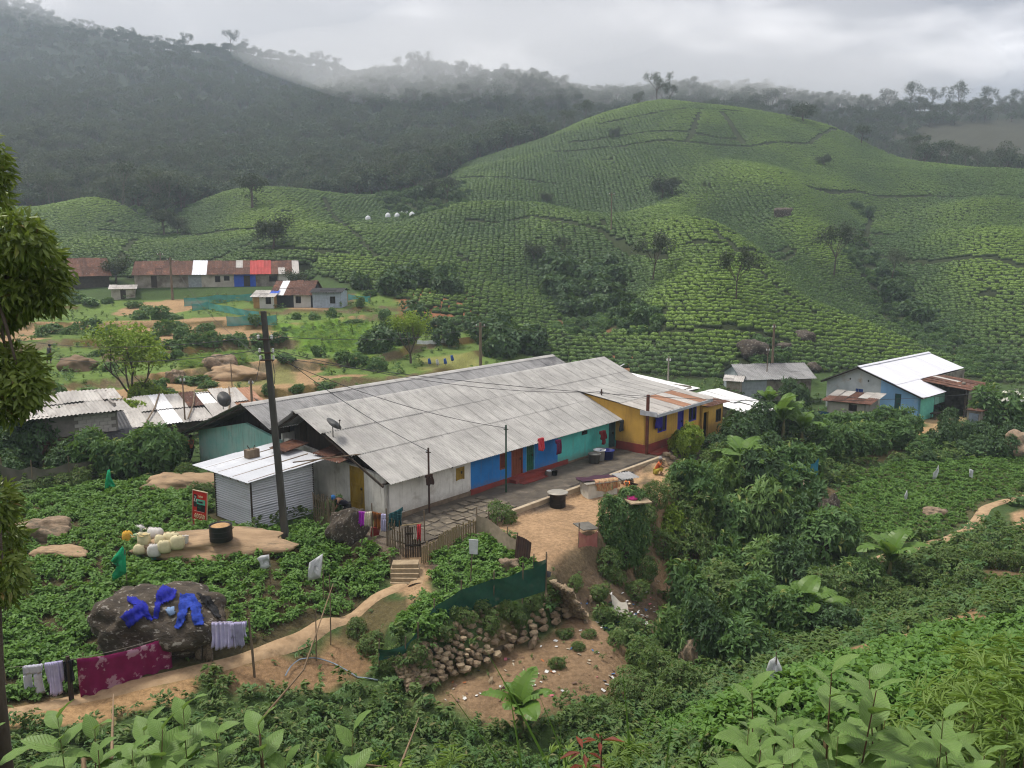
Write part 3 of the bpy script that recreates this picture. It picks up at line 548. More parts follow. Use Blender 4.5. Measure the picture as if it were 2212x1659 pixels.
fs = RNG.uniform(.6, 1.15, n) * np.where(idx >= 3, .72, 1.0) * np.where(fu > 1650, .8, 1.); scatter('mountain_forest', 'dark wooded mountainside fading into the mist', np.c_[fx, fy, hz(fx, fy) - .3], rrot(n, .05), fs, idx, FORP)
print('forest', n)

# ================================================================ building kit
def WM(name, c1, c2=None, scale=3., rough=.85, metal=0., rot=HA, st=(1, .18, 1), c3=None, s3=.5, lo3=.5, hi3=.62, c4=None, var=.25, bump=0.):
    """sheet material: streaks run down the slope in the place itself, every sheet a little different"""
    if name in MATS: return MATS[name]
    m = bpy.data.materials.new(name); m.use_nodes = True; nt = m.node_tree; b = nt.nodes['Principled BSDF']; g = nt.nodes.new('ShaderNodeNewGeometry'); vr = nt.nodes.new('ShaderNodeVectorRotate'); vr.rotation_type = 'Z_AXIS'; vr.inputs['Angle'].default_value = -rot
    nt.links.new(g.outputs['Position'], vr.inputs[0]); mp = nt.nodes.new('ShaderNodeMapping'); mp.inputs['Scale'].default_value = st; nt.links.new(vr.outputs[0], mp.inputs[0])
    col = _mix(nt, _ramp(nt, _noise(nt, mp.outputs[0], scale, 7, .65), .35, .65), c1, c2 or tuple(x * .7 for x in c1))
    if c3: col = _mix(nt, _ramp(nt, _noise(nt, vr.outputs[0], s3, 8, .68, .4), lo3, hi3), col, c3)
    if c4: col = _mix(nt, _ramp(nt, _noise(nt, mp.outputs[0], scale * 2.3, 5, .7), .58, .72), col, c4)
    oi = nt.nodes.new('ShaderNodeObjectInfo'); mr = nt.nodes.new('ShaderNodeMapRange'); mr.inputs[3].default_value = 1 - var; mr.inputs[4].default_value = 1 + var * .4; nt.links.new(oi.outputs['Random'], mr.inputs[0])
    mu = nt.nodes.new('ShaderNodeMix'); mu.data_type = 'RGBA'; mu.blend_type = 'MULTIPLY'; mu.inputs[0].default_value = 1; nt.links.new(col, mu.inputs[6]); nt.links.new(mr.outputs[0], mu.inputs[7])
    nt.links.new(mu.outputs[2], b.inputs['Base Color']); b.inputs['Roughness'].default_value = rough; b.inputs['Metallic'].default_value = metal; b.inputs['Specular IOR Level'].default_value = .3
    MATS[name] = m; return m
ASB = WM('asbestos_sheet', (.43, .42, .40), (.30, .295, .28), 2.2, .9, c3=(.25, .245, .235), s3=.42, lo3=.46, hi3=.72, c4=(.22, .215, .205), var=.03)
ASB2 = WM('dark_asbestos_sheet', (.30, .30, .30), (.20, .20, .20), 2.2, .9, c3=(.09, .09, .095), s3=.3, lo3=.5, hi3=.7, c4=(.34, .33, .32), var=.05)
ZINC = WM('bright_zinc_sheet', (.66, .68, .71), (.58, .60, .63), 1.5, .42, .25, var=.1)
WZINC = WM('white_roof_sheet', (.70, .71, .76), (.64, .65, .70), 1.2, .5, .1, var=.06)
RUST = WM('rusty_sheet', (.13, .06, .04), (.085, .042, .03), 2.5, .9, c3=(.25, .11, .06), s3=.9, lo3=.55, hi3=.7, c4=(.3, .28, .26), var=.3, rot=0, st=(1, .4, 1))
RUSTO = WM('orange_rust_sheet', (.33, .18, .11), (.25, .13, .08), 2.5, .9, c4=(.42, .38, .34), var=.2)
REDS = WM('red_painted_sheet', (.40, .045, .04), (.30, .035, .03), 2., .7, rot=0, var=.15)
WASH = WM('weathered_pale_sheet', (.48, .46, .43), (.32, .30, .28), 2., .8, c3=(.22, .16, .12), s3=.8, lo3=.58, hi3=.72, rot=.4, var=.2)
LIME = M('limewash', (.74, .725, .67), (.62, .605, .56), 2.2, .9, bump=.25, bscale=9, c3=(.42, .38, .31), s3=1.1, lo3=.6, hi3=.8, grime=(.55, 1.05, (.16, .12, .08)))
BLUEW = M('blue_limewash', (.018, .19, .52), (.014, .155, .44), 1.6, .8, bump=.2, c3=(.09, .29, .55), s3=.9, lo3=.62, hi3=.75, grime=(.55, 1.05, (.16, .12, .08)))
TURQ = M('turquoise_limewash', (.10, .52, .46), (.08, .44, .40), 1.6, .85, bump=.2, c3=(.22, .55, .50), s3=.9, lo3=.58, hi3=.75, grime=(.55, 1.05, (.16, .12, .08)))
PALET = M('pale_turquoise_limewash', (.40, .61, .56), (.25, .55, .50), .9, .85, bump=.2, c3=(.52, .62, .57), s3=.7, lo3=.55, hi3=.7, grime=(.55, 1.05, (.16, .12, .08)))
REDP = M('red_plinth_paint', (.24, .04, .03), (.17, .035, .03), 2, .8, c3=(.16, .10, .07), s3=1.5, lo3=.55, hi3=.7)
PLIN = M('bare_plinth', (.22, .17, .12), (.13, .095, .065), 3, .95, bump=.4)
YELL = M('yellow_paint', (.60, .36, .075), (.53, .31, .06), 1.4, .85, bump=.15, c3=(.48, .33, .13), s3=.8, lo3=.6, hi3=.8, grime=(.85, 1.35, (.2, .12, .06)))
DKWOOD = M('dark_timber', (.05, .035, .025), (.025, .02, .016), 5, .9, stretch=(1, 1, .2))
BROWND = M('brown_door_paint', (.22, .06, .025), (.17, .045, .02), 4, .7, stretch=(1, 1, .2))
GREEND = M('green_door_paint', (.015, .12, .06), (.01, .08, .045), 4, .6)
OCHRE = M('ochre_door_paint', (.38, .25, .03), (.27, .17, .02), 3, .7, stretch=(1, 1, .3), c3=(.16, .11, .03), s3=2, lo3=.55, hi3=.7)
SKYB = M('light_blue_frame', (.12, .42, .62)); VIOL = M('violet_blue_paint', (.035, .03, .34), (.03, .025, .26), 3, .6); GREYD = M('grey_teal_door', (.035, .08, .09))
GLASS = M('dark_window_glass', (.015, .017, .02), (.02, .02, .025), 3, .15); INSIDE = M('dark_interior', (.012, .011, .01))
CEMENT = M('cement_grey', (.26, .24, .20), (.17, .15, .125), 2, .95, bump=.3, c3=(.10, .085, .065), s3=1.0, lo3=.5, hi3=.65)
TIMB = M('weathered_timber', (.20, .15, .10), (.12, .085, .06), 6, .9, stretch=(1, 1, .2))
def wall(m, A, B, z0, t0, t1, th=.16, ops=()):
    """wall from A to B, outside on the right, with openings (s0,s1,zb,zt)"""
    A, B = np.array(A, float), np.array(B, float); L = np.linalg.norm(B - A); e = (B - A) / L; n = np.array([-e[1], e[0]])
    cuts = sorted({0., L} | {float(c) for o in ops for c in o[:2]}); top = lambda s: t0 + (t1 - t0) * s / L
    def cell(s0, s1, za, zb, zc, zd):
        p = [A + e * s0, A + e * s1, A + e * s1 + n * th, A + e * s0 + n * th]; m.hexa([(*p[0], za), (*p[1], za), (*p[2], za), (*p[3], za), (*p[0], zb), (*p[1], zc), (*p[2], zc), (*p[3], zb)])
    for s0, s1 in zip(cuts, cuts[1:]):
        o = next((o for o in ops if o[0] <= s0 + 1e-6 and o[1] >= s1 - 1e-6), None)
        if o:
            if o[2] > z0 + .01: cell(s0, s1, z0, o[2], o[2], 0)
            if top(s0) > o[3] + .01: cell(s0, s1, o[3], top(s0), top(s1), 0)
        else: cell(s0, s1, z0, top(s0), top(s1), 0)
    return m
def fill(par, A, B, op, name, mat, fmat, deep=.07, kind='door', pane=None, ajar=0):
    """door or window set into an opening of wall A-B"""
    A, B = np.array(A, float), np.array(B, float); L = np.linalg.norm(B - A); e = (B - A) / L; n = np.array([-e[1], e[0]]); s0, s1, zb, zt = op; M4 = basis((*(A + e * s0 + n * deep), zb), (*e, 0), (*n, 0)); wdt, h = s1 - s0, zt - zb; f = .07
    m = MB()
    if kind == 'door':
        m.box(f, wdt - f, .0, .04, 0.01, h - f); k = 4
        for i in range(1, k): m.box(f + (wdt - 2 * f) * i / k - .006, f + (wdt - 2 * f) * i / k + .006, -.012, .0, .02, h - f - .01)
        for zz in (.25, h * .55, h - .3): m.box(f + .01, wdt - f - .01, -.025, -.012, zz, zz + .09)
        o = m.build(name, mat, par, mat4=M4); fr = MB().box(0, f, -.05, .06, 0, h).box(wdt - f, wdt, -.05, .06, 0, h).box(f, wdt - f, -.05, .06, h - f, h).build('frame', fmat, o)
        MB().box(wdt - f - .16, wdt - f - .10, -.07, -.025, h * .48, h * .48 + .12).build('handle', DKWOOD, o)
    else:
        m.box(0, f, -.03, .05, 0, h).box(wdt - f, wdt, -.03, .05, 0, h).box(f, wdt - f, -.03, .05, 0, f).box(f, wdt - f, -.03, .05, h - f, h)
        if wdt > .6: m.box(wdt / 2 - .03, wdt / 2 + .03, -.02, .04, f, h - f)
        o = m.build(name, mat, par, mat4=M4)
        ks = 2 if wdt > .6 else 1
        for i in range(ks):
            x0 = f if i == 0 else wdt / 2 + .03; x1 = wdt - f if i == ks - 1 else wdt / 2 - .03; MB().box(x0, x1, .02, .03, f, h - f).build('pane', pane or GLASS, o)
    return o
SH = {}
def sheet_mesh(wd, ln, mat, pitch=.15, amp=.028, seg=4, rag=0.):
    k = (round(wd, 2), round(ln, 2), mat.name, pitch, amp, rag)
    if k not in SH: SH[k] = corr('roof_sheet', wd, ln, max(2, round(wd / pitch)), amp, mat, seg, rag)
    return SH[k]
def roofing(roof, E0, E1, T0, rows, mats, sw=1.05, pitch=.15, amp=.028, seed=1, skip=(), starts=None, ends=None, jit=.0015, lift=.03):
    """corrugated sheets laid on a slope: E0-E1 eave, T0 the ridge point above E0; rows as fractions up the slope"""
    rnd = random.Random(seed); E0, E1, T0 = Vector(E0), Vector(E1), Vector(T0); x = (E1 - E0); L = x.length; x.normalize(); up = T0 - E0; up = up - x * up.dot(x); S = up.length; y = up.normalized(); z = x.cross(y).normalized()
    for j, (f0, f1) in enumerate(zip(rows, rows[1:])):
        a0 = starts[j] if starts else 0; a1 = ends[j] if ends else L; n = max(1, round((a1 - a0) / sw)); w_ = (a1 - a0) / n
        for i in range(n):
            if (i, j) in skip: continue
            mt = mats(i, j, rnd) if callable(mats) else mats; ln = (f1 - f0) * S + (.14 if j else .06)
            o = E0 + x * (a0 + i * w_) + y * (f0 * S - (.12 if j else 0)) + z * (lift + .02 * j + rnd.uniform(0, jit)); M4 = basis(o, x + z * rnd.uniform(-jit, jit), y + z * rnd.uniform(-jit, jit)); add('roof_sheet', sheet_mesh(w_ + .02, ln, mt, pitch, amp), roof, mat4=M4)

# ================================================================ the long front house and the house behind it
H = thing('row_house', 'long row house with grey corrugated roof and white, blue and turquoise front walls', 'house', (HX, HY, 0), HA)
RZ = lambda p: 1.9 + .4134 * p
fA, fB = (.2, .5), (5.76, .5)
ops_w = [(4.51, 5.09, .98, 1.62)]; wm = wall(MB(), fA, fB, .22, RZ(.5) - .06, RZ(.5) - .06, .16, ops_w); wm.build('wall', LIME, H)['label'] = 'white limewashed front wall'
fill(H, fA, fB, ops_w[0], 'shutter', OCHRE, OCHRE, .02, 'door')
bA, bB = (5.76, .5), (12.97, .5); ops_b = [(2.22, 2.78, .85, 1.72), (3.16, 4.13, .26, 1.98), (4.38, 5.16, .26, 1.98)]
wall(MB(), bA, bB, .26, RZ(.5) - .06, RZ(.5) - .06, .16, ops_b).build('wall', BLUEW, H)['label'] = 'bright blue front wall'
fill(H, bA, bB, ops_b[0], 'window', BROWND, BROWND, .03, 'window', M('brown_shutter', (.13, .03, .02))); fill(H, bA, bB, ops_b[1], 'door', BROWND, BROWND); fill(H, bA, bB, ops_b[2], 'door', GREEND, SKYB)
tA, tB = (12.97, .5), (19.6, .5); ops_t = [(5.15, 5.85, .08, 1.95), (2.3, 2.9, 1.45, 1.7)]
wall(MB(), tA, tB, .06, RZ(.5) - .06, RZ(.5) - .06, .16, ops_t).build('wall', TURQ, H)['label'] = 'turquoise front wall'
fill(H, tA, tB, ops_t[0], 'door', GREYD, GREYD); fill(H, tA, tB, ops_t[1], 'window', DKWOOD, DKWOOD, .05, 'window')
MB().box(.16, 5.72, .46, .7, -.12, .24).build('plinth', PLIN, H); MB().box(5.72, 13.9, .43, .7, -.25, .30).build('plinth', REDP, H)['label'] = 'red painted plinth'; MB().box(13.92, 19.6, .45, .7, -.2, .14).build('plinth', PLIN, H)
MB().box(8.7, 11.2, .0, .43, -.15, .22).box(8.9, 11.0, -.4, 0, -.15, .07).build('step', REDP, H)
# end wall with its yellow door
eA, eB = (.2, 8.4), (.2, .5); ops_e = [(5.3, 6.33, .2, 2.25)]
wall(MB(), eA, eB, -.1, 2.75, 2.1, .16, ops_e + [(0, .001, 0, .1)]).build('wall', LIME, H)['label'] = 'white end wall with roof timbers above'
fill(H, eA, eB, ops_e[0], 'door', OCHRE, OCHRE, .03)
MB().box(.02, .2, 1.9, 3.3, -.1, .16).build('step', PLIN, H)
g = MB()
for i in range(14):
    p0 = 1.0 + i * .53; p1 = p0 + .5; tz_ = lambda p: (RZ(p) if p < 6.29 else 4.5 - .56 * (p - 6.29)) - .1
    if min(tz_(p0), tz_(p1)) > 2.0: g.hexa([(.85, p0, 1.9), (.89, p0, 1.9), (.89, p1, 1.9), (.85, p1, 1.9), (.85, p0, tz_(p0)), (.89, p0, tz_(p0)), (.89, p1, tz_(p1)), (.85, p1, tz_(p1))])
g.build('gable_shade_boards', DKWOOD, H)  # dark boards set into the open gable, standing in for its shadow
rf = MB()
rf.bar((-.6, 6.29, 4.42), (25.8, 6.29, 4.42), .14, .1); rf.bar((-.25, .25, 1.93), (20.3, .25, 1.93), .07, .08); rf.bar((-.3, 3.2, 3.15), (25.8, 3.2, 3.15), .08, .08)
for a in np.arange(-.3, 20.3, 2.2): rf.bar((a, .12, 1.86), (a, 6.29, 4.4), .06, .1)
for a in np.arange(-.3, 25.8, 3.2): rf.bar((a, 8.4, 3.26), (a, 6.29, 4.4), .06, .1)
roof = rf.build('roof', DKWOOD, H)
roofing(roof, (-.6, 0, 1.9), (25.9, 0, 1.9), (-.6, 6.29, 4.5), (0, .39, .70, 1.), ASB, 1.04, seed=3, starts=(.6, .25, 0), ends=(21.0, 26.5, 26.5))
roofing(roof, (25.9, 8.4, 3.32), (-.6, 8.4, 3.32), (25.9, 6.29, 4.5), (0, 1.), ASB2, 1.04, seed=4)
cap = MB().grid(lambda u, v: (-.65 + 26.6 * u, 6.29 + (v - .5) * .5, 4.60 - abs(v - .5) * .26 + .006 * math.sin(u * 170)), 52, 4).build('ridge_cap', ASB, roof, True)
# house behind
HB = thing('row_house', 'second row house behind, its dark roof parallel and end wall pale turquoise', 'house', (HX, HY, 0), HA)
BZ = lambda p: 4.28 - .379 * (p - 10.92) if p > 10.92 else 4.28 - .4 * (10.92 - p)
tA2, tB2 = (.2, 17.), (.2, 8.75)
wall(MB(), (.2, 17.), (.2, 12.0), -.3, 1.92, 3.05, .16).build('wall', PALET, HB); wall(MB(), (.2, 12.0), (.2, 8.75), -.3, 3.05, 2.55, .16).build('wall', PALET, HB)
MB().box(.36, 25.5, 16.84, 17.0, -.3, 1.9).box(25.34, 25.5, 8.75, 16.84, -.3, 2.5).build('wall', LIME, HB); MB().box(.36, 25.3, 8.75, 8.9, -.3, 2.9).build('wall', LIME, HB)
g = MB()
for i in range(15):
    p0 = 8.8 + i * .55; p1 = p0 + .52; zt = (min(BZ(p0), BZ(p0)) - .1, BZ(p1) - .1)
    g.hexa([(.8, p0, 1.7), (.84, p0, 1.7), (.84, p1, 1.7), (.8, p1, 1.7), (.8, p0, zt[0]), (.84, p0, zt[0]), (.84, p1, zt[1]), (.8, p1, zt[1])])
g.build('gable_shade_boards', DKWOOD, HB)  # same dark infill standing in for gable shadow
rf = MB().bar((-.6, 10.92, 4.2), (25.8, 10.92, 4.2), .14, .1)
for a in (-.45, 6, 12, 18, 25): rf.bar((a, 18.0, 1.5), (a, 10.92, 4.18), .07, .12).bar((a, 8.45, 3.22), (a, 10.92, 4.18), .07, .12)
roofb = rf.build('roof', DKWOOD, HB)
roofing(roofb, (-.63, 8.45, 3.30), (25.8, 8.45, 3.30), (-.63, 10.92, 4.28), (0, 1.), ASB2, 1.04, seed=5)
roofing(roofb, (25.8, 18.1, 1.56), (-.63, 18.1, 1.56), (25.8, 10.92, 4.28), (0, .36, .7, 1.), ASB2, 1.04, seed=6)
MB().grid(lambda u, v: (-.65 + 26.5 * u, 10.92 + (v - .5) * .5, 4.38 - abs(v - .5) * .26), 40, 4).build('ridge_cap', ASB, roofb, True)

# ---------------------------------------------------------------- yellow house at the far end
Y_ = thing('yellow_house', 'yellow house with red plinth, blue doors and patched lean-to roof', 'house', (HX, HY, 0), HA)
yA, yB = (18.84, -1.72), (25.6, -1.72); yo = [(1.33, 2.35, 1.1, 2.15), (3.76, 4.56, .45, 2.2), (5.2, 6.25, 1.15, 2.1)]
YZ = lambda p: 2.92 + .12 * p
wall(MB(), yA, yB, .55, YZ(-1.72) - .05, 2.62, .16, [(a, b, max(c, .55), d) for a, b, c, d in yo]).build('wall', YELL, Y_); wall(MB(), (18.84, 3.5), (18.84, -1.72), .55, YZ(3.5) - .08, YZ(-1.72) - .05, .16).build('wall', YELL, Y_)
wall(MB(), (25.6, -1.72), (25.6, 5), -.4, 2.62, 3.2, .16).build('wall', YELL, Y_)
MB().box(18.80, 22.56, -1.76, -1.5, -.2, .56).box(23.44, 25.62, -1.76, -1.5, -.45, .56).box(18.80, 18.96, -1.5, .4, -.2, .56).build('plinth', REDP, Y_)
MB().box(19.0, 25.0, -2.5, -1.76, -.25, .08).build('step', REDP, Y_); MB().box(22.56, 23.44, -2.0, -1.5, -.3, .44).build('step', REDP, Y_)
fill(Y_, yA, yB, yo[0], 'window', VIOL, VIOL, .0, 'window', M('brown_pane', (.05, .035, .02), None, 3, .3)); fill(Y_, yA, yB, yo[1], 'door', VIOL, VIOL); fill(Y_, yA, yB, yo[2], 'window', VIOL, VIOL, .04, 'window')
rf = MB().bar((18.7, 3.4, 3.26), (25.7, 3.4, 3.26), .1).bar((18.7, -1.5, 2.68), (25.7, -1.5, 2.6), .1)
for a in (18.95, 20.6, 22.3, 24, 25.5): rf.bar((a, 3.4, 3.2), (a, -2.4, 2.55), .07, .1)
ry = rf.build('roof', DKWOOD, Y_)
roofing(ry, (18.66, .1, 2.93), (25.9, .1, 2.93), (18.66, 3.6, 3.36), (0, 1.), ASB, 1.03, seed=7)
pat = [WASH, WASH, WASH, RUSTO, WASH, RUSTO, WASH]
roofing(ry, (18.66, -2.52, 2.60), (25.9, -2.52, 2.60), (18.66, .25, 2.95), (0, 1.), lambda i, j, r: pat[i % 7], 1.03, seed=8, lift=.0)
MB().box(18.6, 18.64, -2.58, -1.4, 2.44, 2.72).box(18.64, 25.6, -2.62, -2.56, 2.42, 2.60).build('fascia', M('pale_fascia', (.45, .47, .50), (.33, .34, .36)), Y_)
MB().box(18.66, 18.82, -1.92, -1.78, -.2, 3.7).build('post', M('rust_red_post', (.12, .035, .02)), Y_)
YB = thing('yellow_annex', 'small yellow annex with open dark doorway beside the yellow house', 'house', (HX, HY, 0), HA)
zA, zB = (25.78, -1.8), (28.7, -1.8); zo = [(.15, .85, -.5, 1.5), (1.9, 2.7, .55, 1.45)]
wall(MB(), zA, zB, -.75, 2.0, 1.85, .16, zo).build('wall', YELL, YB); wall(MB(), (28.7, -1.8), (28.7, 1.5), -.75, 1.85, 2.0, .16).build('wall', YELL, YB); wall(MB(), (28.7, 1.5), (25.78, 1.5), -.75, 2.0, 2.0, .16).build('wall', YELL, YB)
fill(YB, zA, zB, zo[1], 'window', DKWOOD, DKWOOD, .05, 'window', INSIDE); d_ = MB().box(25.9, 25.94, -1.6, -.9, -.5, 1.48).build('door', DKWOOD, YB); MB().box(25.8, 28.6, -.9, -.85, -.7, 1.9).build('partition', INSIDE, YB)
ra = MB().bar((25.7, 1.5, 2.02), (28.9, 1.5, 1.98), .08).build('roof', DKWOOD, YB); roofing(ra, (25.72, -2.15, 1.92), (29.0, -2.15, 1.85), (25.72, 1.7, 2.15), (0, 1.), RUST, 1.05, seed=9)

# ---------------------------------------------------------------- corrugated shed in the field
S_ = thing('corrugated_shed', 'shiny new corrugated sheet shed with white roof behind the leaning pole', 'shed', (*hw(-4.39, 4.24), 0), HA)
ZW = WM('zinc_wall_sheet', (.60, .62, .66), (.50, .52, .56), 1.5, .4, .3, st=(.3, .3, 1), c4=(.42, .43, .45), var=.12)
def hsheet(ax, s0, s1, z0, z1, pos, nm='wall_sheet'):
    ms = sheet_mesh(z1 - z0, s1 - s0, ZW, .105, .026)                 # waves stacked up the wall
    if ax == 'x': M4 = basis((s1, pos, z0), (0, 0, 1), (-1, 0, 0))
    else: M4 = basis((pos, s1, z0), (0, 0, 1), (0, -1, 0))
    add(nm, ms, S_, mat4=M4)
for z0, z1 in ((-.1, .95), (.88, 1.75), (1.68, 2.3)): hsheet('x', 0, 1.7, z0, z1, 0.); hsheet('x', 1.66, 3.3, z0, z1 + .12, -.012); hsheet('y', 0, 3.0, z0, z1 - .02, 0.); hsheet('y', 0, 3.0, z0, z1, 3.3)
for z0, z1 in ((-.1, 1.2), (1.15, 2.4)): hsheet('x', 0, 3.3, z0, z1, 3.0)
MB().box(-.03, .03, -.03, .03, -.3, 2.3).box(3.27, 3.33, -.03, .03, -.3, 2.5).box(-.03, .03, 2.97, 3.03, -.3, 2.3).box(3.27, 3.33, 2.97, 3.03, -.3, 2.5).build('corner_post', DKWOOD, S_)
rs = MB()
for y in (-.3, .9, 2.1, 3.2): rs.bar((-.3, y, 2.33), (3.7, y, 2.62), .06, .08)
rs = rs.build('roof', TIMB, S_); roofing(rs, (-.45, -.45, 2.38), (-.45, 4.2, 2.38), (3.9, -.45, 2.68), (0, .52, 1.), ZINC, .8, .11, .02, seed=10)
bx_ = MB()
for i in range(7): bx_.bar((-.4, -.3 + i * .62, 2.28), (-.32, -.1 + i * .62, 2.30), .05)
bx_.build('rafter_ends', TIMB, S_)
# rusty patch sheet and batten lying over the join to the house
t = thing('rusty_roof_patch', 'rusty iron sheets bridging shed roof and white end wall', 'roof sheet', (HX, HY, 0), HA)
for k, (a, p, z) in enumerate(((-.9, 2.6, 2.66), (-.75, 3.5, 2.74), (-1.6, 5.8, 2.80))): add('sheet', sheet_mesh(1.25, 1.5, RUST), t, mat4=basis((a, p + 1.2, z), (.1, -1, -.02), (1, .05, .10)))
MB().tube([(-2.6, 3.6, 2.86), (.1, 2.2, 2.95)], .03).build('batten', TIMB, t)
for nm_, lb, pos, sz in (('pot', 'small box planter standing on shed roof', hw(-2.55, 7.0), .3),):
    t = thing('planter_box', 'small wooden planter with dry plant on shed roof edge', 'planter', (*pos, 2.62), HA); MB().box(-.3, .3, -.2, .2, -.1, .3).build('box', TIMB, t); MB().tube([(-.1, 0, .3), (-.2, .05, .5)], .02, 4).tube([(.1, 0, .3), (.2, .05, .45)], .02, 4).build('stems', DKWOOD, t)

# ---------------------------------------------------------------- house with the white roof on the right
CW = atZ(1984.5, 910.7, -2.6); RW = R(42)
Wt = thing('white_roofed_house', 'pale blue house with bright white sheet roof', 'house', (CW[0], CW[1], 0), RW)
PBL = M('pale_blue_wash', (.22, .42, .66), (.19, .36, .58), 1.6, .85, c3=(.33, .47, .6), s3=.8, lo3=.58, hi3=.75); PGW = M('stained_pale_wash', (.46, .50, .50), (.36, .40, .40), 1.4, .9, c3=(.33, .27, .19), s3=.9, lo3=.56, hi3=.72)
GA, GB = (0, 3.5), (0, 0); go_ = [(1.3, 1.85, -2.2, -.4)]
wz = lambda y: (-.45 + .347 * (y + .42)) if y < 5.55 else 1.62 - .48 * (y - 5.55)
wall(MB(), GA, GB, -2.8, wz(3.5) - .06, wz(0) - .06, .16, go_).build('wall', PBL, Wt); fill(Wt, GA, GB, go_[0], 'door', M('dark_green_paint', (.02, .09, .07)), GREYD)
wall(MB(), (0, 8.6), (0, 5.55), -2.8, wz(8.6) - .06, wz(5.55) - .06, .16, [(2.8, 3.04, -.9, -.4)]).build('wall', PGW, Wt); wall(MB(), (0, 5.55), (0, 3.5), -2.8, wz(5.55) - .06, wz(3.5) - .06, .16, [(0, .45, -.9, -.4)]).build('wall', PGW, Wt)
fill(Wt, (0, 8.6), (0, 5.0), (2.8, 3.5, -.9, -.4), 'window', M('deep_blue_board', (.02, .06, .25)), VIOL, .03, 'window', M('deep_blue_board', (.02, .06, .25)))
for y in (6.3, 4.6): MB().box(-.03, .02, y, y + .12, .35, .5).build('vent_block', INSIDE, Wt)
wall(MB(), (0, 0), (3.0, 0), -2.8, -.4, -.4, .16).build('wall', M('sea_green_wash', (.16, .56, .45), (.13, .48, .39)), Wt); MB().box(3.1, 4.1, -.02, .04, -1.5, -.5).box(4.2, 5.3, -.02, .04, -1.5, -.45).build('hanging_board', M('sea_green_board', (.25, .55, .48)), Wt)
MB().box(3.0, 15, 1.9, 2.05, -2.8, .3).box(14.85, 15, 2.05, 9, -2.8, .2).box(.16, 14.85, 8.45, 8.6, -2.8, -.1).build('wall', CEMENT, Wt)
rf = MB().bar((-.5, 5.55, 1.55), (15, 5.55, 1.55), .1).bar((-.4, -.3, -.5), (4.5, -.3, -.5), .08).bar((-.4, 8.9, -.08), (15, 8.9, -.08), .08)
for x in (-.4, 2, 4.3): rf.bar((x, -.35, -.5), (x, 5.55, 1.54), .06, .1).bar((x, 9, -.12), (x, 5.55, 1.54), .06, .1)
rw = rf.build('roof', DKWOOD, Wt)
roofing(rw, (-.5, -.42, -.45), (4.5, -.42, -.45), (-.5, 2.1, .43), (0, 1.), WZINC, 1., .2, .012, seed=12); roofing(rw, (-.5, 2.0, .40), (15, 2.0, .40), (-.5, 5.55, 1.62), (0, 1.), WZINC, 1., .2, .012, seed=13, lift=.05)
roofing(rw, (15, 9.0, -.04), (-.5, 9.0, -.04), (15, 5.55, 1.62), (0, 1.), ASB2, 1., seed=14)
MB().grid(lambda u, v: (-.52 + 15.6 * u, 5.55 + (v - .5) * .5, 1.76 - abs(v - .5) * .2), 20, 4).build('ridge_cap', WZINC, rw)
Lt = thing('lean_to', 'rusty roofed lean-to with dark open porch beside white roofed house', 'shed', (CW[0], CW[1], 0), RW)
wall(MB(), (5.2, -1.9), (8.6, -1.9), -2.8, -.15, -.1, .14, [(1.2, 1.7, -1.6, -.9)]).build('wall', CEMENT, Lt); wall(MB(), (8.6, -1.9), (8.6, 1.8), -2.8, -.1, .25, .14).build('wall', CEMENT, Lt); MB().box(4.7, 5.1, .6, .66, -2.6, 0).build('screen', DKWOOD, Lt)
for x, y in ((4.6, -2.0), (5.1, -2.0)): MB().box(x - .05, x + .05, y - .05, y + .05, -2.7, -.1).build('post', DKWOOD, Lt)
rl = MB().bar((4.4, -2.2, -.1), (9.4, -2.2, -.08), .08).bar((4.4, 1.8, .24), (9.4, 1.8, .24), .08).build('roof', DKWOOD, Lt)
roofing(rl, (4.3, -2.4, -.08), (9.6, -2.4, -.08), (4.3, 1.95, .30), (0, .5, 1.), lambda i, j, r: WASH if r.random() < .2 else RUST, .9, seed=15, jit=.03)
MB().box(6.3, 6.7, -1.2, -1.0, .12, .3).build('roof_weight', CEMENT, Lt)
Ht = thing('small_hut', 'small whitewashed hut with rusty patched roof before the pale gable', 'hut', (CW[0], CW[1], 0), RW)
ho = [(2.0, 2.75, -1.95, -1.35)]
wall(MB(), (-3.0, 6.9), (-3.0, 3.4), -3.1, -1.35, -1.2, .14, ho).build('wall', LIME, Ht); wall(MB(), (-3, 3.4), (-.6, 3.4), -3.1, -1.2, -1.1, .14).build('wall', LIME, Ht); wall(MB(), (-.6, 6.9), (-3.0, 6.9), -3.1, -1.0, -1.35, .14).build('wall', LIME, Ht); fill(Ht, (-3, 6.9), (-3, 3.4), ho[0], 'window', DKWOOD, DKWOOD, .02, 'window', INSIDE)
rh = MB().bar((-3.2, 7.1, -1.32), (-3.2, 2.9, -1.12), .08).bar((-.5, 7.1, -.75), (-.5, 2.9, -.6), .08).build('roof', DKWOOD, Ht); roofing(rh, (-3.4, 7.3, -1.32), (-3.4, 2.7, -1.1), (-.4, 7.3, -.75), (0, .5, 1.), lambda i, j, r: RUST if j == 0 or r.random() < .4 else WASH, .9, seed=16, jit=.04)
# blue tarpaulin fence before the hut
t = thing('tarpaulin_fence', 'dark blue tarpaulin screen under leafy hedge by the small hut', 'fence', (CW[0], CW[1], 0), RW); MB().grid(lambda u, v: (-4.4 + .1 * math.sin(u * 19), 7.0 - 6.2 * u, -3.1 + 1.0 * v), 24, 2).build('sheet', M('blue_tarp', (.012, .055, .11), (.01, .04, .08), 2, .6), t)
for i in range(5): MB().tube([(-4.36, 7 - i * 1.5, -3.3), (-4.36, 7 - i * 1.5, -1.9)], .04, 5).build('post', TIMB, t)
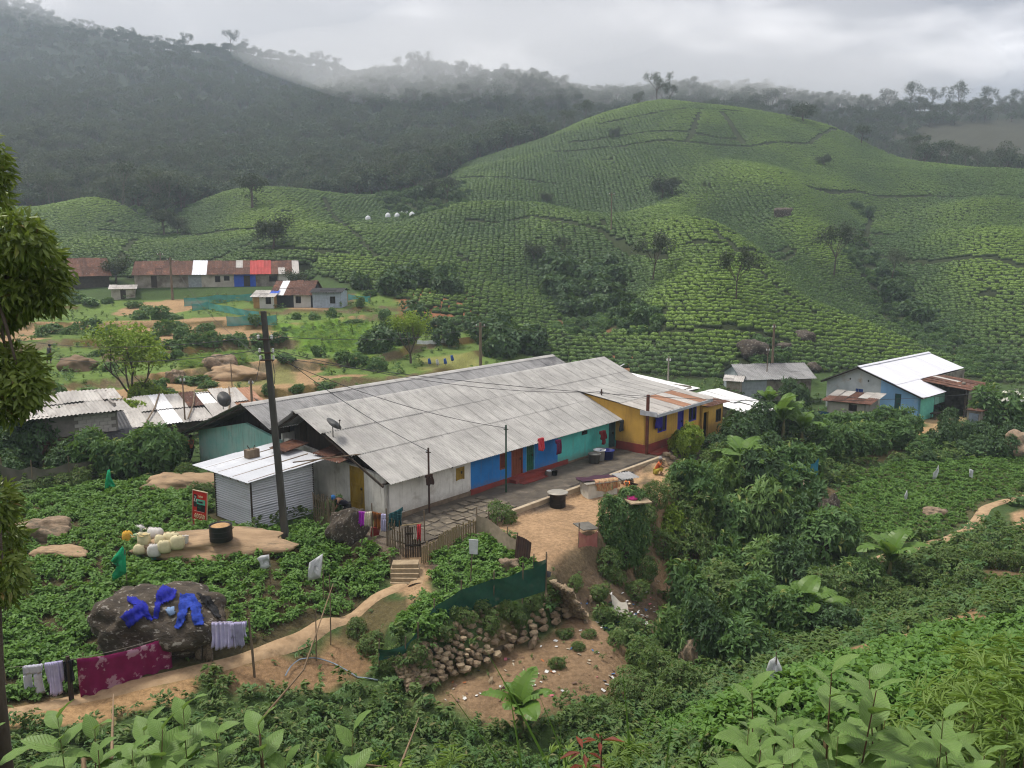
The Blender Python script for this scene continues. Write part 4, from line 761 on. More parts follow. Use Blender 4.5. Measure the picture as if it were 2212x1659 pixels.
# narrow tin closet and bench
p = atg(2105, 935); t = thing('tin_closet', 'narrow grey tin closet by the flowering bush', 'shed', p, RW); MB().box(-.5, .5, -.5, .5, -.3, 1.9).build('body', CEMENT, t); MB().box(-.6, .6, -.62, .6, 1.9, 1.96).build('roof', RUST, t); MB().box(-.54, -.5, -.35, .35, 0, 1.7).build('door', M('blue_grey_tin', (.16, .2, .24)), t)
p = atg(2020, 905); t = thing('bench', 'dark wooden bench under the green board', 'bench', p, RW); MB().box(-.6, .6, -.25, .25, .5, .58).build('seat', DKWOOD, t)
for x in (-.5, .45):
    for y in (-.2, .15): MB().box(x, x + .06, y, y + .06, -.2, .5).build('leg', DKWOOD, t)
# ---------------------------------------------------------------- grey-roofed houses and white sheet roofs behind the yellow house
def simple_house(name, label, P, Q, z0, wh, depth, rise, wmat, rmat, ops=(), over=.4, sw=1.05, rows=(0, .5, 1.), door=DKWOOD, seed=1, hip=0, back=True, cat='house', plz=0):
    """house whose front runs from P to Q (world xy), gabled, ridge parallel to the front"""
    P, Q = np.array(P[:2], float), np.array(Q[:2], float); L = np.linalg.norm(Q - P); a = math.atan2(*(Q - P)[::-1]); t = thing(name, label, cat, (P[0], P[1], z0), a)
    wm_ = wmat if isinstance(wmat, (list, tuple)) else [(0, 1, wmat)]
    for f0, f1, mt in wm_:
        oo = [(o[0] - f0 * L, o[1] - f0 * L, o[2], o[3]) for o in ops if f0 * L - .01 <= o[0] and o[1] <= f1 * L + .01]; wall(MB(), (f0 * L, 0), (f1 * L, 0), -.4, wh, wh, .15, oo).build('wall', mt, t)
        for k, o in enumerate(oo): fill(t, (f0 * L, 0), (f1 * L, 0), o, 'door' if o[2] < .3 else 'window', door, DKWOOD, .05, 'door' if o[2] < .3 else 'window', INSIDE)
    ends = MB()
    for x in (0, L - .15):
        ends.hexa([(x, .15, -.4), (x + .15, .15, -.4), (x + .15, depth, -.4), (x, depth, -.4), (x, .15, wh), (x + .15, .15, wh), (x + .15, depth, wh), (x, depth, wh)])
        ends.hexa([(x, .15, wh), (x + .15, .15, wh), (x + .15, depth, wh), (x, depth, wh), (x, depth / 2, wh + rise - .1), (x + .15, depth / 2, wh + rise - .1), (x + .15, depth / 2 + .05, wh + rise - .1), (x, depth / 2 + .05, wh + rise - .1)])
    ends.build('wall', wm_[0][2], t); MB().box(0, L, depth - .15, depth, -.4, wh).build('wall', wm_[-1][2], t)
    s = rise / (depth / 2); rr = MB().bar((-.2, depth / 2, wh + rise - .03), (L + .2, depth / 2, wh + rise - .03), .08)
    for x in np.linspace(0, L, max(3, int(L / 2.5))): rr.bar((x, -over, wh - over * s), (x, depth / 2, wh + rise - .06), .06, .08)
    r_ = rr.build('roof', DKWOOD, t)
    roofing(r_, (-.3, -over, wh - over * s + .04), (L + .3, -over, wh - over * s + .04), (-.3, depth / 2, wh + rise + .04), rows, rmat, sw, .2, .03, seed, jit=.02)
    if back: roofing(r_, (L + .3, depth + over, wh - over * s + .04), (-.3, depth + over, wh - over * s + .04), (L + .3, depth / 2, wh + rise + .04), (0, 1.), rmat, sw * 1.5, .25, .03, seed + 1)
    return t
P, Q = atZ(1602, 860, -1.9), atZ(1735, 856, -1.9)
simple_house('grey_roof_cottage', 'low cottage with wavy grey tile-like roof beyond the banana plants', P, Q + (Q - P) * .12, -1.9, 1.9, 4.4, 1.0, [(0, .35, M('pale_blue_grey', (.38, .43, .46), (.28, .31, .33))), (.35, 1, CEMENT)], lambda i, j, r: ASB2, [(2.3, 2.9, .05, 1.7)], door=M('navy_door', (.02, .04, .2)), seed=20)
P, Q = atZ(1568, 856, -1.6), atZ(1598, 858, -1.6); simple_house('brick_outhouse', 'tiny pale outhouse with flat roof beside the grey cottage', P, Q, -1.7, 1.7, 1.6, .25, M('pale_brick', (.36, .33, .28), (.28, .22, .17), 6), lambda i, j, r: WASH, seed=21)
t = thing('white_sheet_roof', 'low shack roofed with bright white sheets behind yellow house', 'shack', (HX, HY, 0), HA)
MB().box(25.6, 33.5, 3.2, 3.3, -.6, 1.7).box(33.4, 33.5, 3.3, 9, -.6, 1.8).box(25.6, 25.7, 3.3, 9, -.6, 2.2).box(25.7, 33.4, 8.9, 9, -.6, 2.0).build('wall', CEMENT, t)
rr = MB().bar((25.5, 3, 1.75), (34, 3, 1.5), .1).bar((25.5, 9.2, 2.25), (34, 9.2, 2.0), .1).build('roof', DKWOOD, t); WHT = WM('white_plastic_sheet', (.80, .80, .80), (.70, .70, .70), 1.2, .5, var=.08)
roofing(rr, (25.4, 2.9, 1.8), (34.2, 2.9, 1.55), (25.4, 9.4, 2.35), (0, .5, 1.), WHT, 1.1, .3, .01, seed=22)
t2 = thing('white_sheet_roof', 'second white sheet roof sloping down among banana leaves', 'shack', (HX, HY, 0), HA); MB().box(31.2, 31.3, -2.5, 2.2, -1.4, .8).box(31.2, 36, -2.5, -2.4, -1.4, .5).box(35.9, 36, -2.4, 2.2, -1.4, .5).build('wall', CEMENT, t2)
rr = MB().bar((31, -2.7, .55), (36.3, -2.7, .4), .1).bar((31, 2.3, 1.3), (36.3, 2.3, 1.1), .1).build('roof', DKWOOD, t2); roofing(rr, (30.9, -3.0, .6), (36.4, -3.0, .42), (30.9, 2.5, 1.4), (0, .5, 1.), WHT, 1.1, .3, .01, seed=23, jit=.04)
for k, (a, p) in enumerate(((27.5, 7.2), (29.8, 6.4), (26.6, 8.9), (31.5, 8.6))): tag(MB().lathe([(.28, 0), (.34, .12), (.22, .26), (.05, .3)], 7).build('roof_stone', M('roof_stone', (.30, .22, .17), None, 4), None, True, loc=(*hw(a, p), 1.95 + .085 * (p - 3) - .03 * (a - 25.4) - .02), scale=(1, .8, .6)), 'brown stone weighing down the white sheet roof', 'stone', 'stones on the white roof')

# ---------------------------------------------------------------- shacks on the left
P = np.array([-27.5, 46.6]); t = thing('left_shack', 'block and rusty sheet shack with pale sagging sheet roof', 'shack', (-25.3, 47.2, 0.), R(36))
BLK = M('pale_block', (.52, .49, .46), (.42, .395, .37), 3, .95, c3=(.28, .24, .20), s3=1.2, lo3=.6, hi3=.75)
# individual blocks of the upper wall
cor = MB().box(-1.9, 2.35, .04, .2, -.3, 3.0).box(2.2, 2.35, .2, 3.4, -.3, 3.3).box(-1.9, -1.75, .2, 3.4, -.3, 3.3).box(-1.75, 2.2, 3.25, 3.4, -.3, 3.4).build('wall', M('mortar', (.24, .22, .20)), t)
bm_ = MB().box(0, .42, 0, .06, 0, .2).mesh('block', BLK)
for j in range(6):
    for i in range(5):
        x = .25 + i * .44 + (j % 2) * .2 - .2
        if x + .42 < 2.36: add('block', bm_, cor, loc=(x, -.02 - random.uniform(0, .015), 1.68 + j * .215))
for i in range(5): add('cladding', sheet_mesh(.62, 4.1, RUST, .16, .03), t, mat4=basis((2.35, -.10 - .03 * (i % 2), -.35 + i * .36), (0, -.1, 1), (-1, .0, .0)))
rr = MB().bar((-3.2, -.5, 3.05), (2.6, -.5, 2.95), .09).bar((-3.2, 3.8, 3.4), (2.6, 3.8, 3.5), .09).build('roof', DKWOOD, t)
roofing(rr, (-3.4, -.9, 3.0), (3.0, -.9, 2.98), (-3.4, 4.2, 3.5), (0, .55, 1.), WASH, 1.1, .22, .03, seed=31, jit=.04)
MB().grid(lambda u, v: (-.4 + 3.0 * u, -.15 - .9 * v, 1.72 - .35 * v + .05 * math.sin(u * 14 + v * 5)), 16, 5).build('awning', M('black_plastic', (.05, .05, .055), (.03, .03, .035), 3, .5), t)
t = thing('low_shack', 'long low shack with white sheets and black plastic on its roof', 'shack', (-26.6, 50.6, 0), R(34))
MB().box(0, 11.5, 0, .12, -.3, 1.0).box(0, .12, .12, 5, -.3, 1.5).box(11.4, 11.5, .12, 5, -.3, 1.7).box(.12, 11.4, 4.9, 5, -.3, 1.9).build('wall', M('sooty_boards', (.09, .07, .055), (.05, .04, .03), 4), t)
rr = MB().bar((-.2, -.2, 1.1), (11.7, -.2, 1.1), .08).bar((-.2, 5, 2.0), (11.7, 5, 2.0), .08).build('roof', DKWOOD, t)
roofing(rr, (-.3, -.5, 1.08), (11.9, -.5, 1.08), (-.3, 5.2, 2.08), (0, .5, 1.), lambda i, j, r: (M('black_plastic', (.05, .05, .055)) if i < 3 else RUSTO if (i > 9 and r.random() < .6) else WASH if r.random() < .55 else RUST if r.random() < .2 else WHT), 1.0, .2, .025, seed=32, jit=.03)
for k in range(4): MB().tube([(1 + k * 2.6, -.3, 1.3), (2.2 + k * 2.5, 2.4, 1.75), (3.2 + k * 2.4, 5.2, 2.25)], .05, 5).build('pole', TIMB, t)
MB().grid(lambda u, v: (-.6 + 3.6 * u, -.5 - 1.6 * v, 1.15 - .45 * v + .10 * math.sin(u * 11 + v * 6) * math.sin(v * 7)), 20, 8).build('tarpaulin', M('black_plastic', (.05, .05, .055)), t, True)
# ---------------------------------------------------------------- far settlement
P, Q = atY(293, 640, 121), atY(643, 622, 127); zf = float(FLAT[-3][1])
FW = M('far_grey_wall', (.30, .28, .24), (.20, .18, .15), 1.2, .95, c3=(.12, .10, .08), s3=.5, lo3=.5, hi3=.65); FWP = M('far_pale_wall', (.46, .43, .37), (.34, .31, .26), 1, .95, c3=(.16, .13, .10), s3=.6, lo3=.52, hi3=.7)
FBL = M('blue_tarp_wall', (.02, .09, .50), (.015, .07, .4), 3, .6); FWH = M('far_white_wall', (.62, .60, .56), (.5, .48, .44), 1)
L = np.linalg.norm(Q[:2] - P[:2]); cols_ = {8: WZINC, 9: WZINC, 16: REDS, 17: REDS, 18: REDS, 22: WASH, 23: WHT}
simple_house('far_row_house', 'long rusty-roofed row house with red and white roof sections at the hill foot', P, Q, zf, 2.0, 7.0, 1.7, [(0, .32, FW), (.32, .4, M('far_blue_grey', (.30, .34, .36))), (.4, .6, FWP), (.6, .735, FBL), (.735, .88, FW), (.88, 1, FWH)],
             lambda i, j, r: cols_.get(i, RUST if r.random() < .93 else WASH), [(2.2, 3.0, .0, 1.7), (12.2, 13.0, .9, 1.6), (.5 * L - .4, .5 * L + .35, .7, 1.6), (.66 * L, .66 * L + .9, .02, 1.6), (.82 * L, .82 * L + 1.2, .7, 1.6), (.95 * L, .95 * L + .8, .8, 1.6)], .5, 1.0, (0, .5, 1.), seed=41)
P, Q = atY(548, 672, 107), atY(640, 668, 107.5)
for nm, lb, u0, u1, y, wm_, rm_, wh, ri, dp in (('hip_house', 'rust and white roofed house with dark porch in front of far row house', 590, 672, 108, [(0, .55, M('dark_net_wall', (.03, .035, .045))), (.55, 1, FWH)], lambda i, j, r: WHT if i == 1 else RUST, 1.75, 1.5, 6.5), ('lean_shack', 'low patched shack with blue and grey sheet roof', 548, 592, 106.5, [(0, .3, M('orange_board', (.45, .26, .10))), (.3, 1, FWH)], lambda i, j, r: FBL if (i == 2 and j == 1) else (WASH if r.random() < .5 else RUST), 1.5, .6, 5.), ('blue_grey_cottage', 'small pale blue cottage with black flat roof at the row end', 676, 738, 107.5, M('pale_sky_wall', (.40, .47, .55), (.3, .34, .4)), lambda i, j, r: M('black_felt', (.03, .03, .033)), 2.0, .35, 4.)):
    P, Q = atY(u0, 668, y), atY(u1, 666, y); L = np.linalg.norm(Q[:2] - P[:2]); simple_house(nm, lb, P, Q, float(FLAT[-2][1]), wh, dp, ri, wm_, rm_, [(L * .6, L * .6 + .7, .55, 1.45)], .45, 1., seed=44)
P, Q = atY(120, 622, 124), atY(238, 624, 128); simple_house('dark_barn', 'dark timber barn with rusty roof at the left of far row house', P, Q, h1(*((P + Q) / 2)[:2]) - .3, 2.4, 7, 2.3, M('dark_plank', (.06, .05, .04), (.035, .03, .025), 3), lambda i, j, r: RUST, seed=47, over=.5)
P, Q = atY(240, 636, 118), atY(292, 637, 119); simple_house('scrap_shed', 'scrap timber shed with ragged grey roof beside the barn', P, Q, h1(*((P + Q) / 2)[:2]), 1.5, 3, .4, FWP, lambda i, j, r: WASH, [(1.2, 1.9, .02, 1.3)], seed=48)

# ================================================================ paths, yard and walls
def ribbon(name, pts, w0, mat, lift=.05, step=.3, kind='structure', seed=0):
    P = np.array([atg(*p)[:2] if len(p) == 2 else np.array(p[:2]) for p in pts]); d = np.r_[0, np.cumsum(np.linalg.norm(np.diff(P, axis=0), axis=1))]; n = max(4, int(d[-1] / step)); s = np.linspace(0, d[-1], n)
    x = np.interp(s, d, P[:, 0]); y = np.interp(s, d, P[:, 1])
    for _ in range(6): x[1:-1] = (x[:-2] + 2 * x[1:-1] + x[2:]) / 4; y[1:-1] = (y[:-2] + 2 * y[1:-1] + y[2:]) / 4
    tx_, ty_ = np.gradient(x), np.gradient(y); l = np.hypot(tx_, ty_); nx, ny = -ty_ / l, tx_ / l; V = []; k = 7
    for j in range(k):
        f = j / (k - 1) - .5; wv = w0 * (1 + .35 * vnoise(s, s * 0 + 3.1 * (j > 3), 1.7, 60 + seed)); px, py = x + nx * f * wv, y + ny * f * wv
        zc = hz(x, y); V.append(np.c_[px, py, .5 * hz(px, py) + .5 * zc + lift - (abs(f) * 2) ** 4 * (lift + .12)])
    V = np.stack(V, 1).reshape(-1, 3); i = (np.arange(n - 1)[:, None] * k + np.arange(k - 1)).ravel(); o = add(name, np_mesh(name, V, np.stack([i, i + 1, i + k + 1, i + k], 1), mat, True)); o['kind'] = kind; return o
PATHM = M('trodden_earth', (.40, .28, .165), (.31, .21, .12), 2.5, .95, bump=.7, bscale=6, c3=(.22, .15, .085), s3=1.6, lo3=.52, hi3=.68)
PATHS = [((0, 1545), (150, 1515), (330, 1470), (430, 1445), (560, 1412), (650, 1375), (720, 1340), (800, 1300), (862, 1272), (872, 1262)), ((900, 1262), (912, 1225), (898, 1203), (893, 1192)), ((1880, 1215), (1955, 1190), (2050, 1165), (2110, 1130), (2130, 1095), (2230, 1068)), ((1700, 1462), (1800, 1412), (1900, 1372), (2060, 1335))]
PW = []
for k, (pp, ww) in enumerate(zip(PATHS, (.8, .8, 1.0, .6))): ribbon('footpath', pp, ww, PATHM, seed=k); PW.append((wp(*pp), ww))
PW.append(([atg(2165, 1110)[:2], atg(2230, 1130)[:2]], 3.0))
# stone apron in front of the long house
apr = MB()
apm = M('wet_stone_apron', (.095, .08, .06), (.06, .05, .04), 2, .8, bump=.5, c3=(.15, .125, .095), s3=1.1, lo3=.55, hi3=.7)
ap = MB().grid(lambda u, v: (-1.2 + 20.0 * u, -2.75 + 3.2 * v, .035 + .03 * math.sin(u * 37 + v * 4) * math.sin(v * 9 + u * 13)), 70, 14).build('pavement', apm, None, True, loc=(HX, HY, 0), rot=(0, 0, HA)); ap['kind'] = 'structure'
fl = M('flagstone', (.15, .125, .09), (.10, .085, .062), 3, .85, bump=.4, c3=(.25, .21, .16), s3=2, lo3=.55, hi3=.7)
rnd = random.Random(4)
for i in range(9):
    for j in range(4):
        x0, y0 = .2 + i * .62 + (j % 2) * .25, -2.6 + j * .66; c = [(x0 + rnd.uniform(0, .12), y0 + rnd.uniform(0, .1)), (x0 + .56 + rnd.uniform(-.12, .04), y0 + rnd.uniform(0, .12)), (x0 + .56 + rnd.uniform(-.1, .05), y0 + .58 + rnd.uniform(-.12, .04)), (x0 + rnd.uniform(0, .1), y0 + .58 + rnd.uniform(-.1, .04))]
        z = .045 + rnd.uniform(0, .04); MB().hexa([(*q, -.02) for q in c] + [(*q, z) for q in c]).build('flagstone', fl, ap)
MB().box(4.9, 18.6, -2.98, -2.76, -.3, .10).build('kerb', M('kerb_cement', (.40, .33, .23), (.30, .24, .17), 3), ap); MB().box(9.0, 18.4, -2.74, -2.45, .03, .055).build('drain', M('drain_dark_mud', (.035, .03, .025)), ap)  # drain laid as a thin dark strip
# low retaining wall of rough stones right of the yard
# ---------------------------------------------------------------- stones
def stone_mesh(seed, sub=1, flatz=.7, jag=.34):
    rng = np.random.default_rng(seed); bm = bmesh.new(); bmesh.ops.create_icosphere(bm, subdivisions=sub, radius=.5); off = rng.uniform(0, 50, 3)
    for v in bm.verts:
        d = v.co.normalized(); n = math.sin(d.x * 3.1 + off[0]) * math.sin(d.y * 2.7 + off[1]) * math.sin(d.z * 3.3 + off[2]); n2 = math.sin(d.x * 7 + off[1]) * math.sin(d.y * 8 + off[2])
        k = 1 + jag * n + jag * .4 * n2; m_ = max(abs(d.x), abs(d.y), abs(d.z)); v.co = d * .5 * k * (.72 + .28 / m_ * .75); v.co.z *= flatz
    me = bpy.data.meshes.new('stone'); bm.to_mesh(me); bm.free(); return me
STM = M('field_stone', (.27, .20, .13), (.17, .125, .08), 4, .95, bump=.6, c3=(.08, .085, .045), s3=1.8, lo3=.55, hi3=.68)
STM2 = M('pale_field_stone', (.36, .28, .18), (.26, .2, .13), 4, .95, bump=.5)
STN = [stone_mesh(s) for s in range(6)]
for i, s in enumerate(STN): s.materials.append(STM if i % 3 else STM2)
sw_ = thing('stone_wall', 'dry stone retaining wall below the small terrace and green net', 'wall', (0, 0, 0))
TOPL = [atZ(835, 1415, -1.35), atZ(900, 1388, -1.1), atZ(990, 1332, -.95), atZ(1085, 1280, -.85), atZ(1180, 1246, -.75), atZ(1225, 1268, -.8)]; BOTL = [atZ(880, 1492, -2.35), atZ(945, 1465, -2.3), atZ(1050, 1428, -2.3), atZ(1150, 1370, -2.3), atZ(1235, 1322, -2.3), atZ(1262, 1330, -2.3)]
TOPL, BOTL = np.array(TOPL), np.array(BOTL)
def wallpt(s, t):
    q = np.linspace(0, 1, len(TOPL)); a = np.array([np.interp(s, q, TOPL[:, i]) for i in range(3)]); b = np.array([np.interp(s, q, BOTL[:, i]) for i in range(3)]); return b + (a - b) * t
MB().grid(lambda u, v: wallpt(u, v) + np.array([0, .12, 0]) * (1 - 0), 30, 6).build('wall_core', M('wall_joint_soil', (.09, .07, .045), (.05, .04, .025), 5), sw_, True)
rnd = random.Random(11); LW = np.linalg.norm(wallpt(1, .5) - wallpt(0, .5)); k = 0; rows = 9
for j in range(rows):
    s = rnd.uniform(0, .02)
    while s < 1 and k < 298:
        w_ = rnd.uniform(.17, .38) * (1.3 if j < 2 else 1.); t = (j + .5 + rnd.uniform(-.2, .2)) / rows; p = wallpt(min(s + w_ / 2 / LW, 1), t); e = wallpt(min(s + .03, 1), t) - wallpt(max(s - .03, 0), t)
        hgt = rnd.uniform(.15, .24) * (1.25 if j < 2 else 1)
        if rnd.random() > .06: add('stone', STN[k % 6], sw_, p + np.array([.03, -.13 - rnd.uniform(0, .08), 0]), (rnd.uniform(-.2, .2), rnd.uniform(-.25, .25), math.atan2(e[1], e[0]) + rnd.uniform(-.25, .25)), (w_ * 1.2, .34, hgt * 1.75)); k += 1
        s += w_ / LW
# loose blocks along the yard edge near the squatting woman
def rock(name, label, u, v, size, group=None, mat=None, sub=4, seed=0, rz=0, sink=.25, cat='rock', y=None, jag=.26, z=None):
    p = atg(u, v) if y is None else atY(u, v, y); me = stone_mesh(seed + 50, sub, 1., jag); me.name = 'boulder'; me.materials.append(mat or ROCKM)
    rg_ = np.random.default_rng(seed); off = rg_.uniform(0, 40, 3)
    for v_ in me.vertices:
        d_ = v_.co.normalized(); cr = sum(math.sin(d_.x * f_ + off[0] + k_) * math.sin(d_.y * f_ * 1.1 + off[1]) * math.sin(d_.z * f_ * .9 + off[2] + k_) / f_ for k_, f_ in enumerate((5, 9, 17))); v_.co *= 1 + .55 * cr; pl_ = d_ @ Vector((.5, -.5, .7)); v_.co *= min(1, .93 / max(.6, pl_ + .12))
    for q in me.polygons: q.use_smooth = True
    o = add(name, me, None, (p[0], p[1], (p[2] if z is None else z) + size[2] * (.5 - sink)), (0, 0, rz), size); tag(o, label, cat, group); return o
ROCKM = M('weathered_rock', (.30, .22, .15), (.19, .14, .095), 9, .95, bump=.8, bscale=26, c3=(.12, .10, .07), s3=5., lo3=.5, hi3=.62)
DROCK = M('dark_lichen_rock', (.085, .068, .05), (.045, .037, .03), 12, .95, bump=.9, bscale=34, c3=(.26, .24, .21), s3=17., lo3=.57, hi3=.63)
SLABM = M('bare_rock_slab', (.36, .25, .15), (.27, .185, .11), 7, .9, bump=.6, bscale=22, c3=(.17, .125, .08), s3=4., lo3=.52, hi3=.64)
for u, v, s, lb, mt, sd, rz in ((90, 1160, (2.6, 1.4, 1.1), 'brown rounded rock half buried in the left of the potato field', ROCKM, 1, .2), (130, 1200, (2.4, 1.2, .5), 'low pale rock slab beside the brown rock in the field', SLABM, 2, .1), (395, 1055, (4.4, 2.2, 1.0), 'pale rock dome behind the red sign', SLABM, 3, .1),
                               (465, 1190, (6.8, 2.6, 1.1), 'broad bare rock slab carrying the sacks and black pot', SLABM, 4, .1), (752, 1165, (1.8, 1.1, 1.8), 'grey mossy boulder beside the bamboo fence', DROCK, 5, .6), (1100, 1228, (.9, .6, .6), 'small tan rock among the terrace potatoes', ROCKM, 6, 0),
                               (1790, 1150, (1.4, 1.2, 2.9), 'dark leaning rock at the corner of the right potato field', DROCK, 7, .3), (2020, 1115, (1.6, .9, .7), 'pair of low brown rocks in the right potato field', ROCKM, 8, 0), (1740, 1075, (2., 1.4, 1.4), 'brown rock under the blue netting', ROCKM, 9, 0),
                               (1490, 1440, (.9, .8, 1.6), 'orange-brown rock face at the gully edge', ROCKM, 10, 0), (2207, 985, (2.6, 2., 2.4), 'large brown boulder by the netting at the field edge', ROCKM, 11, 0), (165, 800, (3.2, 2.0, 1.7), 'dry grass-topped brown mound on the terrace', M('dry_mound', (.19, .13, .08), (.13, .09, .055), 3), 12, 0),
                               (380, 825, (1.7, 1.4, 1.4), 'rounded brown rock on the terrace bank', ROCKM, 13, 0), (475, 800, (3.2, 2, 1.9), 'grey-brown boulder behind the terrace beds', ROCKM, 14, 0), (510, 818, (5, 2.6, 1.5), 'pale orange rock dome among the terrace beds', SLABM, 15, 0), (300, 1178, (.2, .2, .2), None, None, 0, 0)):
    if lb: rock('boulder', lb, u, v, s, None, mt, 4, sd, rz)
# boulder with clothes spread out to dry
BB = rock('boulder', 'big dark boulder with blue clothes spread on top', 348, 1388, (4.6, 3.0, 2.6), None, DROCK, 5, 23, .05, .22, jag=.14)
# ---------------------------------------------------------------- stone steps
st = thing('stone_steps', 'five flat stone steps leading up to the wooden gate', 'steps', (0, 0, 0))
for i in range(5):
    u, v = r5(690 - i * .5 + 4, 352 + i * 26); p = atZ(u, v, -.2 - i * .15); add('step', MB().box(-.62, .62, -.26, .26, -.5, .07).mesh('step', STM2), st, (p[0], p[1], p[2]), (0, 0, random.uniform(-.06, .06)), (random.uniform(.82, .98), 1, 1))
# ---------------------------------------------------------------- drape helpers and cloth
from mathutils.bvhtree import BVHTree
dg = bpy.context.evaluated_depsgraph_get()
def cloth_m(name, c, c2=None, scale=6, **k): return M(name, c, c2 or tuple(x * .8 for x in c), scale, .9, **{**dict(bump=.7, bscale=4.5), **k})
def drape(name, label, tgt, poly, mat, cat='clothing', step=2.2, off=.03, group=None):
    """a garment lying on a rock: its outline laid on the rock's own surface"""
    bpy.context.view_layer.update(); me = tgt.data; W_ = tgt.matrix_world; bv = BVHTree.FromPolygons([W_ @ v.co for v in me.vertices], [tuple(p.vertices) for p in me.polygons]); P = np.array(poly); lo, hi = P.min(0), P.max(0); xs = np.arange(lo[0], hi[0] + step, step); ys = np.arange(lo[1], hi[1] + step, step); V = {}; m = MB()
    def vert(i, j):
        if (i, j) not in V:
            u, v = xs[0] + i * step, ys[0] + j * step; d = Vector(ray(u, v)).normalized(); h, n, *_ = bv.ray_cast(Vector((0, 0, HC)), d)
            if h is None: V[i, j] = None
            else: V[i, j] = len(m.v); m.v.append(tuple(h + n * (off + .04 * math.sin(u * .21 + v * .09) * math.sin(v * .17 - u * .06) + .018 * math.sin(u * .45 - v * .3) + .04)))
        return V[i, j]
    cx, cy_ = np.meshgrid(xs[:-1] + step / 2, ys[:-1] + step / 2, indexing='ij'); ins = sdist(cx.ravel(), cy_.ravel(), poly).reshape(cx.shape) < 0
    for i, j in zip(*np.where(ins)):
        q = [vert(i, j), vert(i + 1, j), vert(i + 1, j + 1), vert(i, j + 1)]
        if None not in q: m.f.append(tuple(q))
    o = m.build(name, mat, None, True); so = o.modifiers.new('thick', 'SOLIDIFY'); so.thickness = .012; return tag(o, label, cat, group)
NAVY = cloth_m('royal_blue_cloth', (.012, .018, .30), (.008, .012, .2)); DENIM = cloth_m('denim', (.02, .055, .36), (.012, .03, .22), 9)
R4 = lambda *q: [r4(*p) for p in q]
drape('blue_shirt', 'royal blue shirt spread over the left of dark boulder', BB, R4((785, 845), (870, 868), (905, 905), (935, 1000), (880, 965), (800, 1022), (752, 965), (838, 905), (785, 872)), NAVY)
drape('blue_jersey', 'royal blue long-sleeved jersey lying over the top of dark boulder', BB, R4((1000, 775), (1085, 812), (1058, 872), (985, 897), (968, 982), (936, 982), (950, 880), (968, 812)), NAVY)
drape('jeans', 'bright blue jeans laid out on the dark boulder', BB, R4((1100, 830), (1195, 825), (1222, 900), (1252, 1020), (1195, 1022), (1163, 905), (1135, 1010), (1100, 1045), (1075, 1042), (1098, 940)), DENIM)
drape('denim_cap', 'small faded denim cap on the dark boulder', BB, R4((1015, 920), (1070, 908), (1077, 945), (1050, 965)), cloth_m('faded_denim', (.20, .30, .48)))
drape('black_scarf', 'black scarf trailing down the right of dark boulder', BB, R4((1210, 830), (1290, 838), (1335, 910), (1350, 982), (1322, 972), (1262, 895)), cloth_m('black_cloth', (.018, .018, .02)))
def proj(p):
    x, y, z = p[0], p[1], p[2] - HC; f = y * cp_ - z * sp_; return CX + F * x / f, CY - F * (y * sp_ + z * cp_) / f
def hang(name, label, P, Q, f0, f1, drop, mat, kind='cloth', sag=.06, folds=5, group=None, cat='clothing', d1=None):
    """a garment over a line from P to Q between fractions f0 and f1"""
    P, Q = np.array(P, float), np.array(Q, float); e = (Q - P) / np.linalg.norm((Q - P)[:2]); nrm = np.array([e[1], -e[0], 0]); L = np.linalg.norm(Q - P); ph = random.uniform(0, 6)
    def pt(u, v, d=drop, a=f0, b=f1, amp=.035):
        f = a + (b - a) * u; top = P + (Q - P) * f; top[2] -= sag * 4 * f * (1 - f); wob = amp * 1.7 * (.25 + v) * (math.sin(u * folds * 2 * PI + ph + v) + .5 * math.sin(u * folds * 4.7 + ph * 2 - v * 1.5)); return top + nrm * (wob + .03 + .03 * math.sin(v * 3 + ph)) + np.array([e[0], e[1], 0]) * .02 * math.sin(v * 5 + ph) * v - np.array([0, 0, 1]) * (d * v * (1 + .05 * math.sin(u * 9 + ph)))
    m = MB()
    if kind == 'cloth': dd_ = (lambda u: drop + ((d1 or drop) - drop) * u); m.grid(lambda u, v: pt(u, v, dd_(u)), 22, 10)
    elif kind == 'shirt':
        w = f1 - f0; m.grid(lambda u, v: pt(u, v, drop, f0 + w * .2, f1 - w * .2), 14, 10)
        for a, b, s in ((f0, f0 + w * .22, 1), (f1 - w * .22, f1, -1)): m.grid(lambda u, v: pt(u, v, drop * .62, a + s * .0, b), 5, 6)
    elif kind == 'legs':
        w = f1 - f0; m.grid(lambda u, v: pt(u, v * .3, drop), 12, 4)
        for a, b in ((f0, f0 + w * .46), (f1 - w * .46, f1)): m.grid(lambda u, v: pt(u, .3 + .7 * v, drop, a, b), 6, 7)
    m.grid(lambda u, v: pt(u, v * .25, drop) - nrm * .07, 10, 3)
    o = m.build(name, mat, None, True); so = o.modifiers.new('thick', 'SOLIDIFY'); so.thickness = .008; return tag(o, label, cat, group)
def fr(P, Q, u):
    t = np.linspace(0, 1, 200); us = [proj(np.array(P) + (np.array(Q) - np.array(P)) * k)[0] for k in t]; return float(np.interp(u, us, t))
ROPE = M('rope', (.25, .22, .18))
def line(name, label, pts, r=.008, sag=.06, mat=None, cat='rope', group=None, n=14, parent=None):
    pts = [np.array(p, float) for p in pts]; out_ = []
    for a, b in zip(pts, pts[1:]):
        for i in range(n): t = i / n; q = a + (b - a) * t; q[2] -= sag * 4 * t * (1 - t); out_.append(q)
    out_.append(pts[-1]); o = MB().tube(out_, r, 4).build(name, mat or ROPE, parent); return tag(o, label, cat, group) if label else o
